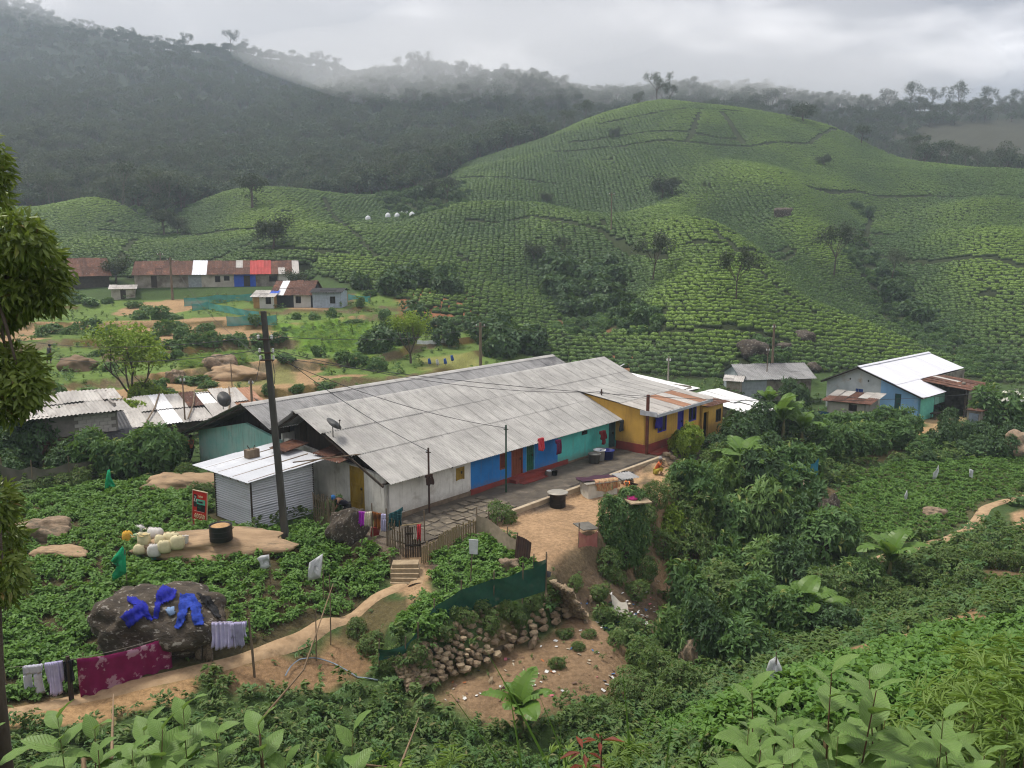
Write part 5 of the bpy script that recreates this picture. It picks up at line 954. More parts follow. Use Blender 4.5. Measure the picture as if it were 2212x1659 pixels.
def stick(name, label, p, h, r=.025, lean=(0, 0), mat=None, cat='post', group=None, dig=.3):
    p = np.array(p, float); o = MB().tube([(0, 0, -dig), (lean[0] * .5 + .01, lean[1] * .5, h * .5), (lean[0], lean[1], h)], [r * 1.1, r, r * .85], 6).build(name, mat or TIMB, None, loc=p); tag(o, label, cat, group); return o
# washing lines in the field
B1 = atg(*r4(440, 1485)); B0 = atg(*r4(40, 1440)); B2 = atg(*r4(1118, 1200)); B3 = atg(*r4(1566, 1335))
T1 = atY(*r4(445, 1225), B1[1]); T0_ = atY(*r4(60, 1272), B0[1]); T2 = atY(*r4(1118, 990), B2[1]); T3 = atY(*r4(1518, 988), B3[1]); T1b = atY(*r4(472, 1222), B1[1] + .1); T2b = atY(*r4(1045, 1075), B2[1] - .6)
stick('clothes_post', 'dark wooden post beside the purple blanket', B1, T1[2] - B1[2] + .1, .07, mat=DKWOOD); stick('clothes_post', 'thin post holding the line beside the dark boulder', B2, T2[2] - B2[2] + .12, .035); stick('clothes_post', 'crooked grey post at the lilac shirts end', B3, T3[2] - B3[2] + .06, .04, (-.12, .05)); stick('clothes_post', 'slim stake at the far end of the white shirts line', B0, T0_[2] - B0[2] + .05, .03)
line('washing_line', 'washing line with white shirts left of the purple blanket', [T0_, T1]); line('washing_line', 'washing line carrying the purple blanket', [T1, T2b, T2]); line('washing_line', 'washing line with lilac shirts beside the dark boulder', [T2, T3])
PURP = M('purple_blanket', (.20, .008, .075), (.155, .006, .06), 3, .9, c3=(.36, .20, .26), s3=2.6, lo3=.56, hi3=.60)
WHC = cloth_m('white_cotton', (.62, .62, .70), (.52, .52, .62)); LIL = cloth_m('lilac_white_cotton', (.55, .52, .74), (.46, .43, .66)); BLK_ = cloth_m('black_cloth', (.018, .018, .02))
hang('blanket', 'large purple blanket with pale flower pattern on the washing line', T1b, T2b, .0, 1., 1.28, PURP, folds=6, sag=.16, cat='blanket', d1=1.45)
hang('white_shirt', 'white shirt hung upside down beside a lilac one', T0_, T1, fr(T0_, T1, r4(145, 0)[0]), fr(T0_, T1, r4(262, 0)[0]), .95, WHC, 'legs', .02); hang('lilac_shirt', 'pale lilac long-sleeved shirt next to the black cloth', T0_, T1, fr(T0_, T1, r4(270, 0)[0]), fr(T0_, T1, r4(380, 0)[0]), 1.05, LIL, 'shirt', .02)
hang('black_cloth', 'crumpled black cloth hung at the dark post', T0_, T1, fr(T0_, T1, r4(388, 0)[0]), 1.0, .7, BLK_, 'cloth', .02)
for a, b, d, mt, kd, nm, lb in ((1118, 1182, 1.25, cloth_m('deep_violet_cloth', (.04, .012, .11)), 'legs', 'violet_trousers', 'dark violet trousers with red trim on the line by the boulder'), (1170, 1298, 1.3, M('checked_brown_cloth', (.20, .16, .11), (.08, .06, .05), 22, .9), 'legs', 'patterned_skirt', 'brown and black patterned skirt on the line by the boulder'), (1292, 1420, .88, LIL, 'cloth', 'lilac_blouse', 'wide lilac-white blouse next to patterned skirt'), (1424, 1516, .85, LIL, 'shirt', 'lilac_shirt', 'lilac-white shirt at the crooked post end of the line')):
    hang(nm, lb, T2, T3, fr(T2, T3, r4(a, 0)[0]), fr(T2, T3, r4(b, 0)[0]), d, mt, kd, .06)
# ---------------------------------------------------------------- scarecrow flags in the fields
GRN = cloth_m('green_nylon', (.012, .36, .16), (.01, .27, .12)); WPL = cloth_m('white_plastic', (.68, .70, .71), (.58, .6, .62))
def flag(name, label, base, top, outline, mat, y=None, group=None):
    b = atg(*base); yy = b[1]; t = thing(name, label, 'flag', b, 0, group); tp = atY(*top, yy) - b; MB().tube([(0, 0, -.3), tuple(tp)], [.022, .012], 5).build('stick', TIMB, t)
    P = [atY(*q, yy - .03) - b for q in outline]; c = np.mean(P, 0); m = MB(); n = len(P); rings = [(1, 0), (.6, .06), (.25, -.05)]
    for k, (s, o) in enumerate(rings):
        for i, q in enumerate(P): w_ = c + (q - c) * s; m.v.append((w_[0], w_[1] + o * (1 if i % 2 else -.6) + .05 * math.sin(i * 2.1 + k), w_[2]))
    m.v.append((c[0], c[1] + .06, c[2]))
    for k in range(2):
        for i in range(n): m.f.append((k * n + i, k * n + (i + 1) % n, (k + 1) * n + (i + 1) % n, (k + 1) * n + i))
    for i in range(n): m.f.append((2 * n + i, 2 * n + (i + 1) % n, 3 * n))
    o = m.build('cloth', mat, t, True); so = o.modifiers.new('thick', 'SOLIDIFY'); so.thickness = .006; return t
flag('green_flag', 'green cloth tied at the top like a tent in potato field', r4(672, 215), r4(666, 50), R4((660, 62), (674, 58), (682, 100), (705, 150), (724, 190), (695, 205), (668, 200), (640, 195), (648, 140)), GRN); flag('green_flag', 'green triangular flag nearer the dark boulder', r4(782, 800), r4(762, 525), R4((752, 528), (768, 560), (780, 690), (735, 720), (688, 750), (692, 700), (715, 660), (715, 625), (685, 615)), GRN)
flag('white_flag', 'white plastic rag flag right of the rock slab', r4(1660, 760), r4(1655, 575), R4((1577, 605), (1600, 590), (1655, 578), (1655, 610), (1664, 655), (1630, 668), (1600, 665), (1592, 630)), WPL); flag('white_flag', 'tall translucent white plastic flag near the path', r4(1985, 900), r4(1984, 572), R4((1982, 575), (1978, 640), (1970, 720), (1925, 735), (1887, 745), (1895, 680), (1900, 630), (1940, 605)), WPL)
R3 = lambda *q: [r3(*p) for p in q]
flag('white_flag', 'tall white plastic flag among right-hand potato rows', r3(1740, 850), r3(1766, 752), R3((1766, 755), (1770, 790), (1752, 825), (1735, 830), (1738, 800), (1752, 780)), WPL); flag('white_flag', 'short square white plastic flag in right-hand field', r3(1935, 850), r3(1930, 772), R3((1928, 775), (1950, 785), (1942, 825), (1925, 815)), WPL); flag('white_flag', 'narrow white plastic flag near the dark leaning rock', r3(1592, 960), r3(1600, 884), R3((1602, 885), (1606, 915), (1598, 945), (1587, 945), (1590, 915)), WPL)
flag('green_flag', 'crumpled green plastic caught above the left bushes', (290, 990), (288, 958), [(278, 955), (300, 952), (305, 965), (292, 972), (282, 966)], GRN)
flag('white_flag', 'white rag tied to a stake at the foreground plants', r6(790, 1000), r6(785, 760), [r6(*q) for q in ((745, 810), (790, 790), (815, 850), (820, 920), (790, 930), (770, 980), (750, 930), (730, 870))], WPL)
b = atg(*r2(918, 1650)); t = thing('white_board', 'small white board nailed to a stick in the terrace', 'sign', b); tp = atY(*r2(940, 1350), b[1]) - b; MB().tube([(0, 0, -.3), tuple(tp)], .022, 5).build('stick', TIMB, t); c = [atY(*r2(*q), b[1] - .05) - b for q in ((914, 1348), (972, 1352), (968, 1440), (918, 1436))]; MB().hexa([c[3], c[2], c[2] + [0, .03, 0], c[3] + [0, .03, 0], c[0], c[1], c[1] + [0, .03, 0], c[0] + [0, .03, 0]]).build('board', WPL, t)
# ---------------------------------------------------------------- red shop sign
b = atg(*r4(1225, 402)); sg = thing('red_sign', 'red lottery-style advertising board standing by the corrugated shed', 'sign', b)
yL, yR = b[1] + .15, b[1] - .15; cs = [atY(*r4(1181, 390), yL) - b, atY(*r4(1269, 411), yR) - b, atY(*r4(1272, 206), yR) - b, atY(*r4(1183, 185), yL) - b]
ex = Vector(cs[1] - cs[0]); ey = Vector(cs[3] - cs[0]); SW_, SHt = ex.length, ey.length; M4s = basis(cs[0], ex, ey); REDB = M('sign_red', (.48, .02, .015), (.42, .018, .014), 3, .5); brd = MB().box(0, SW_, 0, SHt, -.04, 0).build('board', REDB, sg, mat4=M4s)
MB().box(-.02, SW_ + .02, SHt, SHt + .03, -.045, .015).box(-.02, 0, 0, SHt, -.045, .015).box(SW_, SW_ + .02, 0, SHt, -.045, .015).box(-.02, SW_ + .02, -.03, 0, -.045, .015).build('rim', M('sign_rim', (.55, .42, .30)), brd)
prt = lambda nm, c, *bx: [MB().box(x0 * SW_, x1 * SW_, y0 * SHt, y1 * SHt, .004, .009).build(nm, M('print_' + nm, c, c), brd) for x0, x1, y0, y1 in bx]
prt('black_panel', (.012, .012, .012), (.08, .29, .53, .90), (.32, .88, .42, .62)); prt('green_panel', (.06, .42, .28), (.30, .88, .62, .77)); prt('inner_panel', (.38, .42, .40), (.40, .80, .65, .74)); prt('bottle_print', (.02, .35, .18), (.36, .62, .50, .60)); prt('white_line', (.6, .5, .45), (.14, .8, .405, .413))
def text(s, x, y, sz, mat, par, z=.012):
    cu = bpy.data.curves.new('lettering', 'FONT'); cu.body = s; cu.size = sz; cu.extrude = .002; o = bpy.data.objects.new('t', cu); COL.objects.link(o); me = bpy.data.meshes.new_from_object(o.evaluated_get(bpy.context.evaluated_depsgraph_get())); bpy.data.objects.remove(o); me.materials.append(mat); return add('lettering', me, par, (x, y, z))
CRM = M('cream_print', (.72, .66, .42), (.70, .64, .40))
bpy.context.view_layer.update(); text('53', .09 * SW_, .69 * SHt, .19, M('white_print', (.75, .75, .72), (.75, .75, .72)), brd, .013)
def glyphs(x0, y0, h, wd, seq, mat, r):
    """rounded looped letters drawn as strokes"""
    m = MB(); x = x0
    for k in seq:
        a = {0: [(-.4, .1), (-.4, .6), (0, .9), (.4, .6), (.4, .1), (.05, 0), (-.1, .3), (.15, .5)], 1: [(-.4, .8), (-.1, .95), (-.3, .4), (-.3, .05), (.1, 0), (.4, .3), (.35, .8), (.1, .6)], 2: [(.3, .9), (-.3, .85), (-.4, .5), (.2, .5), (.4, .2), (0, 0), (-.4, .15)], 3: [(-.4, 0), (-.4, .9), (.1, .9), (.3, .6), (-.1, .45), (.4, .3), (.4, 0), (0, -.05)]}[k]
        m.tube([(x + wd * (.5 + q[0]), y0 + h * q[1], .014) for q in a], r, 4); x += wd * 1.12
    m.build('lettering', mat, brd)
glyphs(.17 * SW_, .21 * SHt, .17 * SHt * .8, .13 * SW_, (0, 1, 2, 3, 1), CRM, .013); glyphs(.12 * SW_, .115 * SHt, .05 * SHt, .085 * SW_, (2, 0, 1, 3, 0, 2, 1, 0), CRM, .010); glyphs(.42 * SW_, .83 * SHt, .06 * SHt, .09 * SW_, (1, 3, 0), CRM, .008); glyphs(.13 * SW_, .80 * SHt, .06 * SHt, .06 * SW_, (2, 1), M('white_print', (.75, .75, .72)), .006); glyphs(.36 * SW_, .67 * SHt, .05 * SHt, .055 * SW_, (0, 2, 1, 3, 0, 2), M('print_black_panel', (.012, .012, .012)), .007)
for x in (.15, .85): MB().box(x * SW_ - .02, x * SW_ + .02, -.5, .3, -.09, -.045).build('leg', TIMB, brd)
# ---------------------------------------------------------------- sacks and pots on the rock slab
def surf(ob, u, v):
    bpy.context.view_layer.update(); W_ = ob.matrix_world; bv = BVHTree.FromPolygons([W_ @ q.co for q in ob.data.vertices], [tuple(p.vertices) for p in ob.data.polygons]); h, *_ = bv.ray_cast(Vector((0, 0, HC)), Vector(ray(u, v)).normalized()); return np.array(h) if h is not None else atg(u, v)
SLAB = next(o for o in COL.objects if o.get('label', '').startswith('broad bare rock'))
rc = lambda x, y: ((280 + x * 400 / 2212) / 1.1573, (1280 + y * 400 / 2212) / 1.1573)
def sack(label, x, y, h, w_, mat, tilt=0, open_=False, rz=0, print_=None):
    p = surf(SLAB, *rc(x, y)); t = thing('sack', label, 'sack', p - [0, 0, .04], rz, 'sacks on the rock slab'); m = MB(); seg = 12; rr = [(.72, 0), (.98, .10), (1.06, .35), (1.02, .62), (.9, .84), (.66, .97), (.3, 1.02)] if not open_ else [(.85, 0), (1.02, .1), (1.02, .5), (.98, .8), (1.0, .96), (1.06, 1.0), (.86, .98), (.82, .86)]
    m.lathe([(r * w_ / 2, z * h) for r, z in rr], seg)
    for i, v in enumerate(m.v): a = i % seg; f = 1 + .09 * math.sin(a * 2.4 + x) + .05 * math.sin(a * 5 + y * .1); th_ = 2 * PI * a / seg; sq_ = 1 / max(abs(math.cos(th_)), abs(math.sin(th_))) ** .55; m.v[i] = (v[0] * f * sq_ * (1 + .12 * v[2] / h) + tilt * v[2], v[1] * f * .72 * sq_ * (1 - .3 * v[2] / h), v[2] * (1 + .06 * math.sin(a * 3 + x)))
    m.build('bag', mat, t, True)
    if open_: MB().lathe([(.80 * w_ / 2, .86 * h), (.4 * w_ / 2, .93 * h)], 10).build('filling', M('straw_filling', (.5, .38, .18)), t)
    else: MB().grid(lambda u, v: ((u - .5) * w_ * (.62 + .25 * v), .05 * w_ * math.sin(u * 17 + x) * (.4 + v), h * (.93 + .13 * v + .03 * math.sin(u * 11 + x))), 10, 3).build('tied_neck', mat, t, True)
    if print_: text(print_, -.3 * w_, -.42 * w_, h * .38, M('green_print', (.02, .22, .20), (.02, .22, .20)), add('print', None, t, (0, -.0, .12 * h), (PI / 2 * .98, 0, 0)), .4 * w_ * .0 + .02)
    return t
CREAM = cloth_m('cream_sack', (.60, .54, .34), (.52, .46, .29), 5, bump=.3); WSK = cloth_m('white_sack', (.58, .56, .53), (.5, .48, .46), 5, bump=.3); YSK = cloth_m('orange_yellow_sack', (.62, .36, .05), (.5, .28, .04), 5, bump=.3); GSK = cloth_m('pale_green_sack', (.30, .46, .28), (.24, .38, .22), 5, bump=.3)
for lb, x, y, h, w_, mt, op, pr in (('orange-yellow sack standing open at the end of the heap', 215, 450, .62, .42, YSK, False, None), ('pale green sack beside the orange-yellow one', 320, 455, .5, .40, GSK, True, None), ('greyish white sack at the back of the heap', 380, 300, .42, .5, WSK, False, None), ('pinkish white sack behind the tied white one', 500, 320, .36, .4, cloth_m('pinkish_sack', (.5, .42, .38)), False, None), ('tied white sack in the second row', 590, 340, .42, .6, WSK, False, None), ('open cream sack behind the lettered sacks', 445, 430, .45, .5, CREAM, True, None), ('cream sack with faded green letters in front', 400, 560, .40, .5, CREAM, False, 'ER'), ('white sack with big green letters in front', 590, 600, .50, .46, WSK, False, 'ER'), ('plump cream sack tied at the corner', 735, 545, .50, .48, CREAM, False, None), ('fat cream sack nearest the black pot', 905, 495, .55, .54, CREAM, False, None), ('cream sack lying behind the fat one', 820, 390, .38, .6, CREAM, False, None), ('short white bucket-like sack with brown stain at the end', 1010, 430, .36, .24, WSK, True, None), ('small slumped cream sack between the rows', 660, 430, .38, .4, CREAM, False, None)): sack(lb, x, y, h, w_, mt, random.uniform(-.1, .1), op, random.uniform(-.3, .3), pr)
POT = M('black_pot_iron', (.018, .017, .018), (.012, .012, .013), 4, .5, c3=(.06, .045, .035), s3=2, lo3=.6, hi3=.7)
def pot(name, label, p, r, h, fillm=None, lid=None, legs=False, rz=0):
    t = thing(name, label, 'pot', p, rz); m = MB().lathe([(r * .92, 0), (r, .04 * h), (r, .96 * h), (r * 1.03, h), (r * .95, h), (r * .94, .9 * h)], 24); m.build('drum', POT, t, True)
    for z in (.33, .66): MB().lathe([(r * 1.0, z * h - .012), (r * 1.02, z * h), (r * 1.0, z * h + .012)], 24).build('rib', POT, t)
    for sx in (-1, 1): MB().tube([(sx * r, -.06, h * .8), (sx * (r + .07), -.05, h * .78), (sx * (r + .07), .05, h * .78), (sx * r, .06, h * .8)], .012, 5).build('handle', POT, t)
    if fillm: MB().lathe([(r * .94, .9 * h), (r * .7, .97 * h), (r * .3, 1.05 * h), (.02, 1.02 * h)], 14).build('filling', fillm, t, True)
    if lid: MB().lathe([(r * 1.3, h + .01), (r * 1.32, h + .03), (r * 1.2, h + .05), (.03, h + .07)], 24).build('lid', lid, t, True)
    return t
pot('black_pot', 'black drum pot filled with tan chaff on the rock slab', surf(SLAB, *r4(1360, 492)), .45, .66, M('tan_chaff', (.46, .28, .13), (.34, .2, .09), 8, bump=.5)); pot('black_drum', 'black steaming drum with pale metal lid in the yard', np.array([2.27, 40.03, h1(2.27, 40.03)]), .40, .72, None, M('dull_lid', (.36, .34, .29), (.27, .25, .21), 4, .5, .3)); pp_ = hw(13.4, -3.9); pot('cooking_pot', 'sooty black pot on the open fire beside the washing stand', np.array([*pp_, h1(*pp_) + .28]), .36, .36)
t = thing('fire_place', 'three-stone hearth with burning wood under the sooty pot', 'hearth', (*pp_, h1(*pp_)), 0)
for i in range(3): a = i * 2.1 + .4; add('stone', STN[i], t, (.3 * math.cos(a), .3 * math.sin(a), .12), (0, 0, a), (.3, .26, .36))
fm = bpy.data.materials.new('flame'); fm.use_nodes = True; b_ = fm.node_tree.nodes['Principled BSDF']; b_.inputs['Base Color'].default_value = (1, .2, .03, 1); b_.inputs['Emission Color'].default_value = (1, .22, .03, 1); b_.inputs['Emission Strength'].default_value = .8
for i in range(3): MB().lathe([(.05, 0), (.06, .06), (.03, .16), (.004, .26)], 6, .1 * math.cos(i * 2), -.2 + .06 * i).build('flame', fm, t)
for i in range(4): MB().tube([(.6 * math.cos(5 + i * .35), .6 * math.sin(5 + i * .35), .03), (.05, -.05, .12)], .03, 5).build('firewood', DKWOOD, t)
# ---------------------------------------------------------------- washing stand and things in the yard
r3z = lambda x, y: ((1400 + x * 320 / 2212) / 1.1573, (1080 + y * 320 / 2212) / 1.1573)
ws = hw(9.9, -3.8); wz_ = h1(*ws); t = thing('washing_stand', 'white cement washing stand with corrugated top in the yard', 'stand', (*ws, wz_), R(23))
MB().box(.05, 1.75, .0, .9, -.3, .78).build('base', M('white_cement', (.58, .57, .50), (.48, .46, .40), 3, .9, c3=(.36, .30, .2), s3=1.5, lo3=.58, hi3=.7), t); tp_ = MB().box(-.12, 2.6, -.1, 1.05, .78, .82).build('top', CEMENT, t); add('roof_sheet', sheet_mesh(1.1, 1.15, ASB2, .15, .03), tp_, mat4=basis((1.9, -.12, .86), (1, 0, .01), (0, 1, .02)))
o = MB().grid(lambda u, v: (-.15 + 2.0 * u, .25 + .85 * v, .87 + .03 * math.sin(u * 12 + v * 7)), 18, 8).build('purple_sheet', cloth_m('dark_plum_cloth', (.05, .018, .035)), None, True, loc=(*ws, wz_), rot=(0, 0, R(23))); tag(o, 'dark plum cloth spread on the washing stand top', 'cloth')
STR = M('striped_rug', (.45, .38, .2), (.30, .05, .03), 9, .9, stretch=(3, .4, .4), c3=(.10, .16, .07), s3=7, lo3=.55, hi3=.6)
o = MB().grid(lambda u, v: (.45 + 1.35 * u + .06 * math.sin(v * 9), (.35 - .42 * min(v * 2.2, 1)) - .05 * math.sin(u * 21) * v, .90 - max(0, v - .4) * 1.0 * (1 - .55 * abs(u - .45))), 26, 12).build('striped_rug', STR, None, True, loc=(*ws, wz_), rot=(0, 0, R(23))); tag(o, 'striped multicolour rug hanging over the washing stand', 'rug')
def bucket(label, p, r, h, mat, inside=None, cat='bucket'):
    t = thing('bucket', label, cat, p); MB().lathe([(r * .8, 0), (r * .97, h * .95), (r * 1.06, h * .95), (r * 1.06, h), (r * .95, h), (r * .78, .05)], 18).build('body', mat, t, True); MB().tube([(-r * 1.03, 0, h * .92), (-r * .7, .02, h * 1.12), (0, .03, h * 1.22), (r * .7, .02, h * 1.12), (r * 1.03, 0, h * .92)], .01, 4).build('handle', TIMB, t)
    if inside: MB().lathe([(r * .92, h * .9), (.02, h * .98)], 12).build('contents', inside, t, True)
def yard(x, y, R_=r3z, z=.03): return atZ(*R_(x, y), z)
bucket('grey tub by the turquoise wall', yard(590, 530), .36, .55, M('grey_plastic', (.16, .16, .15)), M('grey_water', (.2, .2, .18))); bucket('white tub between the grey and blue tubs', yard(680, 480), .36, .62, WPL); bucket('dark blue basin by the turquoise wall', yard(815, 465), .42, .55, M('blue_plastic', (.015, .03, .22), None, 3, .4)); bucket('small white bucket on the wet apron', yard(1408, 955, r2), .16, .28, WPL); bucket('small black bucket next to the white one', yard(1440, 955, r2), .18, .30, POT); bucket('tall blue bin with white ball inside beside washing stand', atg(*r3z(410, 1040)), .22, .72, M('mid_blue_plastic', (.03, .10, .22), None, 3, .4), WPL, 'bin'); bucket('dark basin under the red washing', yard(770, 300, z=.03), .3, .4, M('plum_plastic', (.08, .02, .05)))
# iron posts through the eave, with washing
def toh(p): d = np.array(p[:2]) - [HX, HY]; return d @ hd, d @ hn
IRON = M('rusty_iron', (.07, .035, .025), (.045, .03, .025), 5, .8); GRP = M('dark_green_post', (.02, .07, .04))
POSTS = []
for k, (bx, by, tx_, tyq, mt, lb) in enumerate(((672, 1185, 680, 785, IRON, 'rusty iron post rising through the eave at the white wall'), (1143, 1060, 1150, 645, GRP, 'green post rising through the eave at the blue wall'), (1724, 760, 1728, 425, IRON, 'tall thin iron post through the eave by the turquoise wall'), (1768, 770, 1774, 485, IRON, 'short iron post with bracket near the turquoise door'))):
    b = atZ(*r2(bx, by), .03); tp = atY(*r2(tx_, tyq), b[1] + .0); h = tp[2] - b[2]; t = thing('iron_post', lb, 'post', b); MB().tube([(0, 0, -.2), (0, 0, h)], .05, 6).build('shaft', mt, t); MB().bar((-.12, 0, h - .22), (.12, 0, h - .22), .04).build('bracket', IRON, t); MB().lathe([(.03, h - .2), (.05, h - .15), (.03, h - .1)], 8, -.1).build('insulator', WPL, t); POSTS.append(b + [0, 0, h - .15])
def post_hang(name, label, u, v0, v1, wpx, mat, R_=r2, plane=-.12, kind='legs', z=None):
    uv = R_(u, v0); r = ray(*uv); w0 = np.array([HX, HY]); t = (plane + w0 @ hn) / (r[:2] @ hn); p = np.array([0, 0, HC]) + t * r; pxm = F / (p[1] * cp_); wd = wpx * .3516 / pxm; P = p - np.r_[hd, 0] * wd / 2; Q = p + np.r_[hd, 0] * wd / 2; return hang(name, label, P, Q, 0, 1, (v1 - v0) * .3516 / pxm, mat, kind, 0, 3)
post_hang('brown_trousers', 'brown trousers slung on the post at the white wall', 672, 950, 1015, 62, cloth_m('brown_cloth', (.06, .03, .022))); post_hang('coral_cloth', 'coral pink cloth hung from the eave over the blue wall', 1360, 725, 805, 56, cloth_m('coral_cloth', (.62, .06, .08)), kind='cloth'); post_hang('maroon_cloth', 'maroon shirt hung from the eave beside the coral cloth', 1465, 735, 825, 50, cloth_m('maroon_cloth', (.13, .012, .06)), kind='legs'); post_hang('red_clothes', 'dark red clothes hung on the posts at the turquoise wall', 1738, 680, 765, 56, cloth_m('dark_red_cloth', (.16, .015, .02)), kind='shirt'); post_hang('dark_cloth', 'dark grey cloth hung at the turquoise wall end', 1852, 615, 685, 34, cloth_m('slate_cloth', (.04, .05, .055)), kind='cloth')
b = np.array([*hw(19.6, -1.9), 2.2]); hang('blue_cloth', 'violet blue cloth hung under the yellow house eave', b, b + np.r_[hd, 0] * .7, 0, 1, .75, VIOL, 'cloth', 0, 2)
# satellite dish on the roof
def dish(label, p, r, rz, tilt):
    t = thing('satellite_dish', label, 'dish', p, rz); MB().tube([(0, 0, -.1), (0, 0, .45)], .025, 6).build('mast', DKWOOD, t); d = MB()
    d.lathe([(.02, 0), (r * .4, .03 * r), (r * .75, .14 * r), (r, .27 * r)], 18); o = d.build('reflector', M('dish_grey', (.10, .10, .10), (.06, .06, .06), 3, .5), t, True, loc=(0, 0, .5), rot=(tilt, 0, 0)); MB().tube([(0, -r * .8, .2 * r), (0, -r * .3, .95 * r)], .015, 5).lathe([(.04, .9 * r), (.05, 1.0 * r), (.02, 1.08 * r)], 8, 0, -r * .3).build('feed_arm', DKWOOD, o)
p = hw(-.1, 3.9); dish('dark satellite dish on the end of the long grey roof', (*p, RZ(3.9) + .1), .42, HA + .6, R(38))
p = hw(3.0, 19.0); dish('pale satellite dish on a pole behind the second roof', (*p, 2.6), .5, 1.0, R(70)); p = atY(1525, 818, 62); t = thing('antenna_rod', 'slanted white rod on the white sheet roof', 'antenna', (*hw(30.0, 8.0), 2.1)); MB().tube([(0, 0, -.2), (0, 0, .9)], .03, 5).build('mast', TIMB, t); MB().tube([(-.5, 0, .7), (.7, .1, 1.35)], .035, 5).build('rod', WPL, t)
# ---------------------------------------------------------------- fences, gate and nets by the steps
BAM = M('bamboo', (.26, .20, .11), (.16, .12, .065), 6, .8, stretch=(1, 1, .15)); BAM2 = M('grey_bamboo', (.15, .115, .075), (.09, .07, .045), 6, .85, stretch=(1, 1, .15))
def fence(name, label, pts, h, gap, mat, rails=(.25, .75), jit=.08, flatp=True, lean=.03, w_=.045, seed=1):
    rnd = random.Random(seed); P = np.array([p[:2] for p in pts]); d = np.r_[0, np.cumsum(np.linalg.norm(np.diff(P, axis=0), axis=1))]; t = thing(name, label, 'fence', (*P[0], 0)); zz = hz(P[:, 0], P[:, 1]); pm = MB().box(-w_ / 2, w_ / 2, -.01, .01, -.25, 1).mesh('picket', mat); n = int(d[-1] / gap); hs = []
    for i in range(n + 1):
        s = i * gap; x, y = np.interp(s, d, P[:, 0]), np.interp(s, d, P[:, 1]); z = np.interp(s, d, zz); j = min(np.searchsorted(d, s, 'right'), len(d) - 1); e = P[j] - P[j - 1]; add('picket', pm, t, (x - P[0, 0], y - P[0, 1], z), (rnd.uniform(-lean, lean), rnd.uniform(-lean, lean), math.atan2(e[1], e[0])), (rnd.uniform(.8, 1.2), 1, h + rnd.uniform(-jit, jit)))
    for r in rails: line('rail', None, [(*(P[i] - P[0]), zz[i] + h * r) for i in range(len(P))], .018, 0, mat, n=3, parent=t)
    return t
zf_ = lambda u, v, z=-.05: atZ(u, v, z)
gL, gR, f2, f3 = zf_(*r5(690, 300)), zf_(*r5(782, 296)), zf_(*r5(935, 218)), zf_(*r5(1085, 172))
fence('picket_fence', 'curved split-bamboo picket fence right of the gate', [gR, zf_(*r5(860, 258)), f2, zf_(*r5(1010, 190)), f3], .8, .13, BAM, (.2, .9), seed=2, w_=.075)
fence('bamboo_fence', 'tall grey bamboo fence between the shed and the boulder', [zf_(*r1(1930, 1745)), zf_(*r1(2010, 1770)), zf_(*r1(2065, 1800))], 1.35, .085, BAM2, (.25, .6), .18, lean=.06, seed=3)
fence('bamboo_fence', 'bundled bamboo stakes left of the wooden gate', [zf_(*r5(600, 262)), zf_(*r5(640, 290)), gL], 1.15, .12, BAM2, (.4, .8), .2, lean=.05, seed=4)
t = thing('gate', 'dark plank gate at the top of the stone steps', 'gate', gL); e = gR - gL; ga = math.atan2(e[1], e[0]); gl = np.linalg.norm(e[:2]); t.rotation_euler.z = ga; k = 7
for i in range(k): MB().box(gl * i / k + .008, gl * (i + 1) / k - .008, -.015, .015, -.15, 1.18 + .03 * math.sin(i * 2)).build('plank', M('gate_plank', (.085, .06, .042), (.05, .037, .028), 5, .9, stretch=(1, 1, .2)), t)
for z in (.35, .85): MB().box(.02, gl - .02, -.05, -.018, z, z + .07).build('brace', DKWOOD, t)
line('top_pole', None, [(-.1, 0, 1.24), (gl + .05, 0, 1.3)], .03, 0, BAM, parent=t)
# stakes and small washing at the gate
gp = lambda x, y: ((740 + x * 360 / 2212) / 1.1573, (1180 + y * 360 / 2212) / 1.1573)
sA, sB, sC, sD = (zf_(*gp(1180, 1100)), zf_(*gp(1400, 1150)), zf_(*gp(1595, 1180)), zf_(*gp(1975, 1090)))
top = lambda x, y, b: atY(*gp(x, y), b[1])
for b, (x, y), lb in ((sA, (1180, 480), 'thin stake holding the white and brown washing'), (sB, (1400, 560), 'tall thin stake between brown and white washing'), (sC, (1590, 740), 'stake bundle under the teal striped cloth'), (sD, (1950, 590), 'bent stick at the right of the gate')): stick('fence_stake', lb, b, top(x, y, b)[2] - b[2], .03)
T = [top(960, 600, sA + [-.9, .5, 0]), top(1180, 600, sA), top(1400, 640, sB), top(1600, 560, sC), top(1950, 700, sD)]
line('washing_line', 'low washing line in front of the white house corner', T, sag=.03)
hang('purple_scarf', 'bright purple scarf on the low washing line', T[0], T[1], .0, .48, .62, cloth_m('magenta_cloth', (.36, .02, .45)), 'cloth', .03, 3); hang('white_lace', 'cream and white lace cloth next to the purple scarf', T[0], T[1], .5, .98, .62, cloth_m('cream_lace', (.6, .57, .5), (.45, .38, .28), 14), 'cloth', .03, 3); hang('brown_skirt', 'rust brown skirt on the low washing line', T[1], T[2], .0, .6, .68, cloth_m('rust_cloth', (.30, .10, .02), (.10, .04, .02), 4), 'cloth', .03, 3); hang('white_towel', 'white towel hung beside the rust brown skirt', T[1], T[2], .66, .98, .75, LIL, 'legs', .03, 3); hang('teal_cloth', 'dark teal striped cloth on the low washing line', T[2], T[3], .2, 1.2, .72, M('teal_stripe', (.01, .09, .11), (.01, .035, .04), 7, .9, stretch=(.3, .3, 4), c3=(.12, .25, .24), s3=5, lo3=.58, hi3=.62), 'cloth', .03, 3)
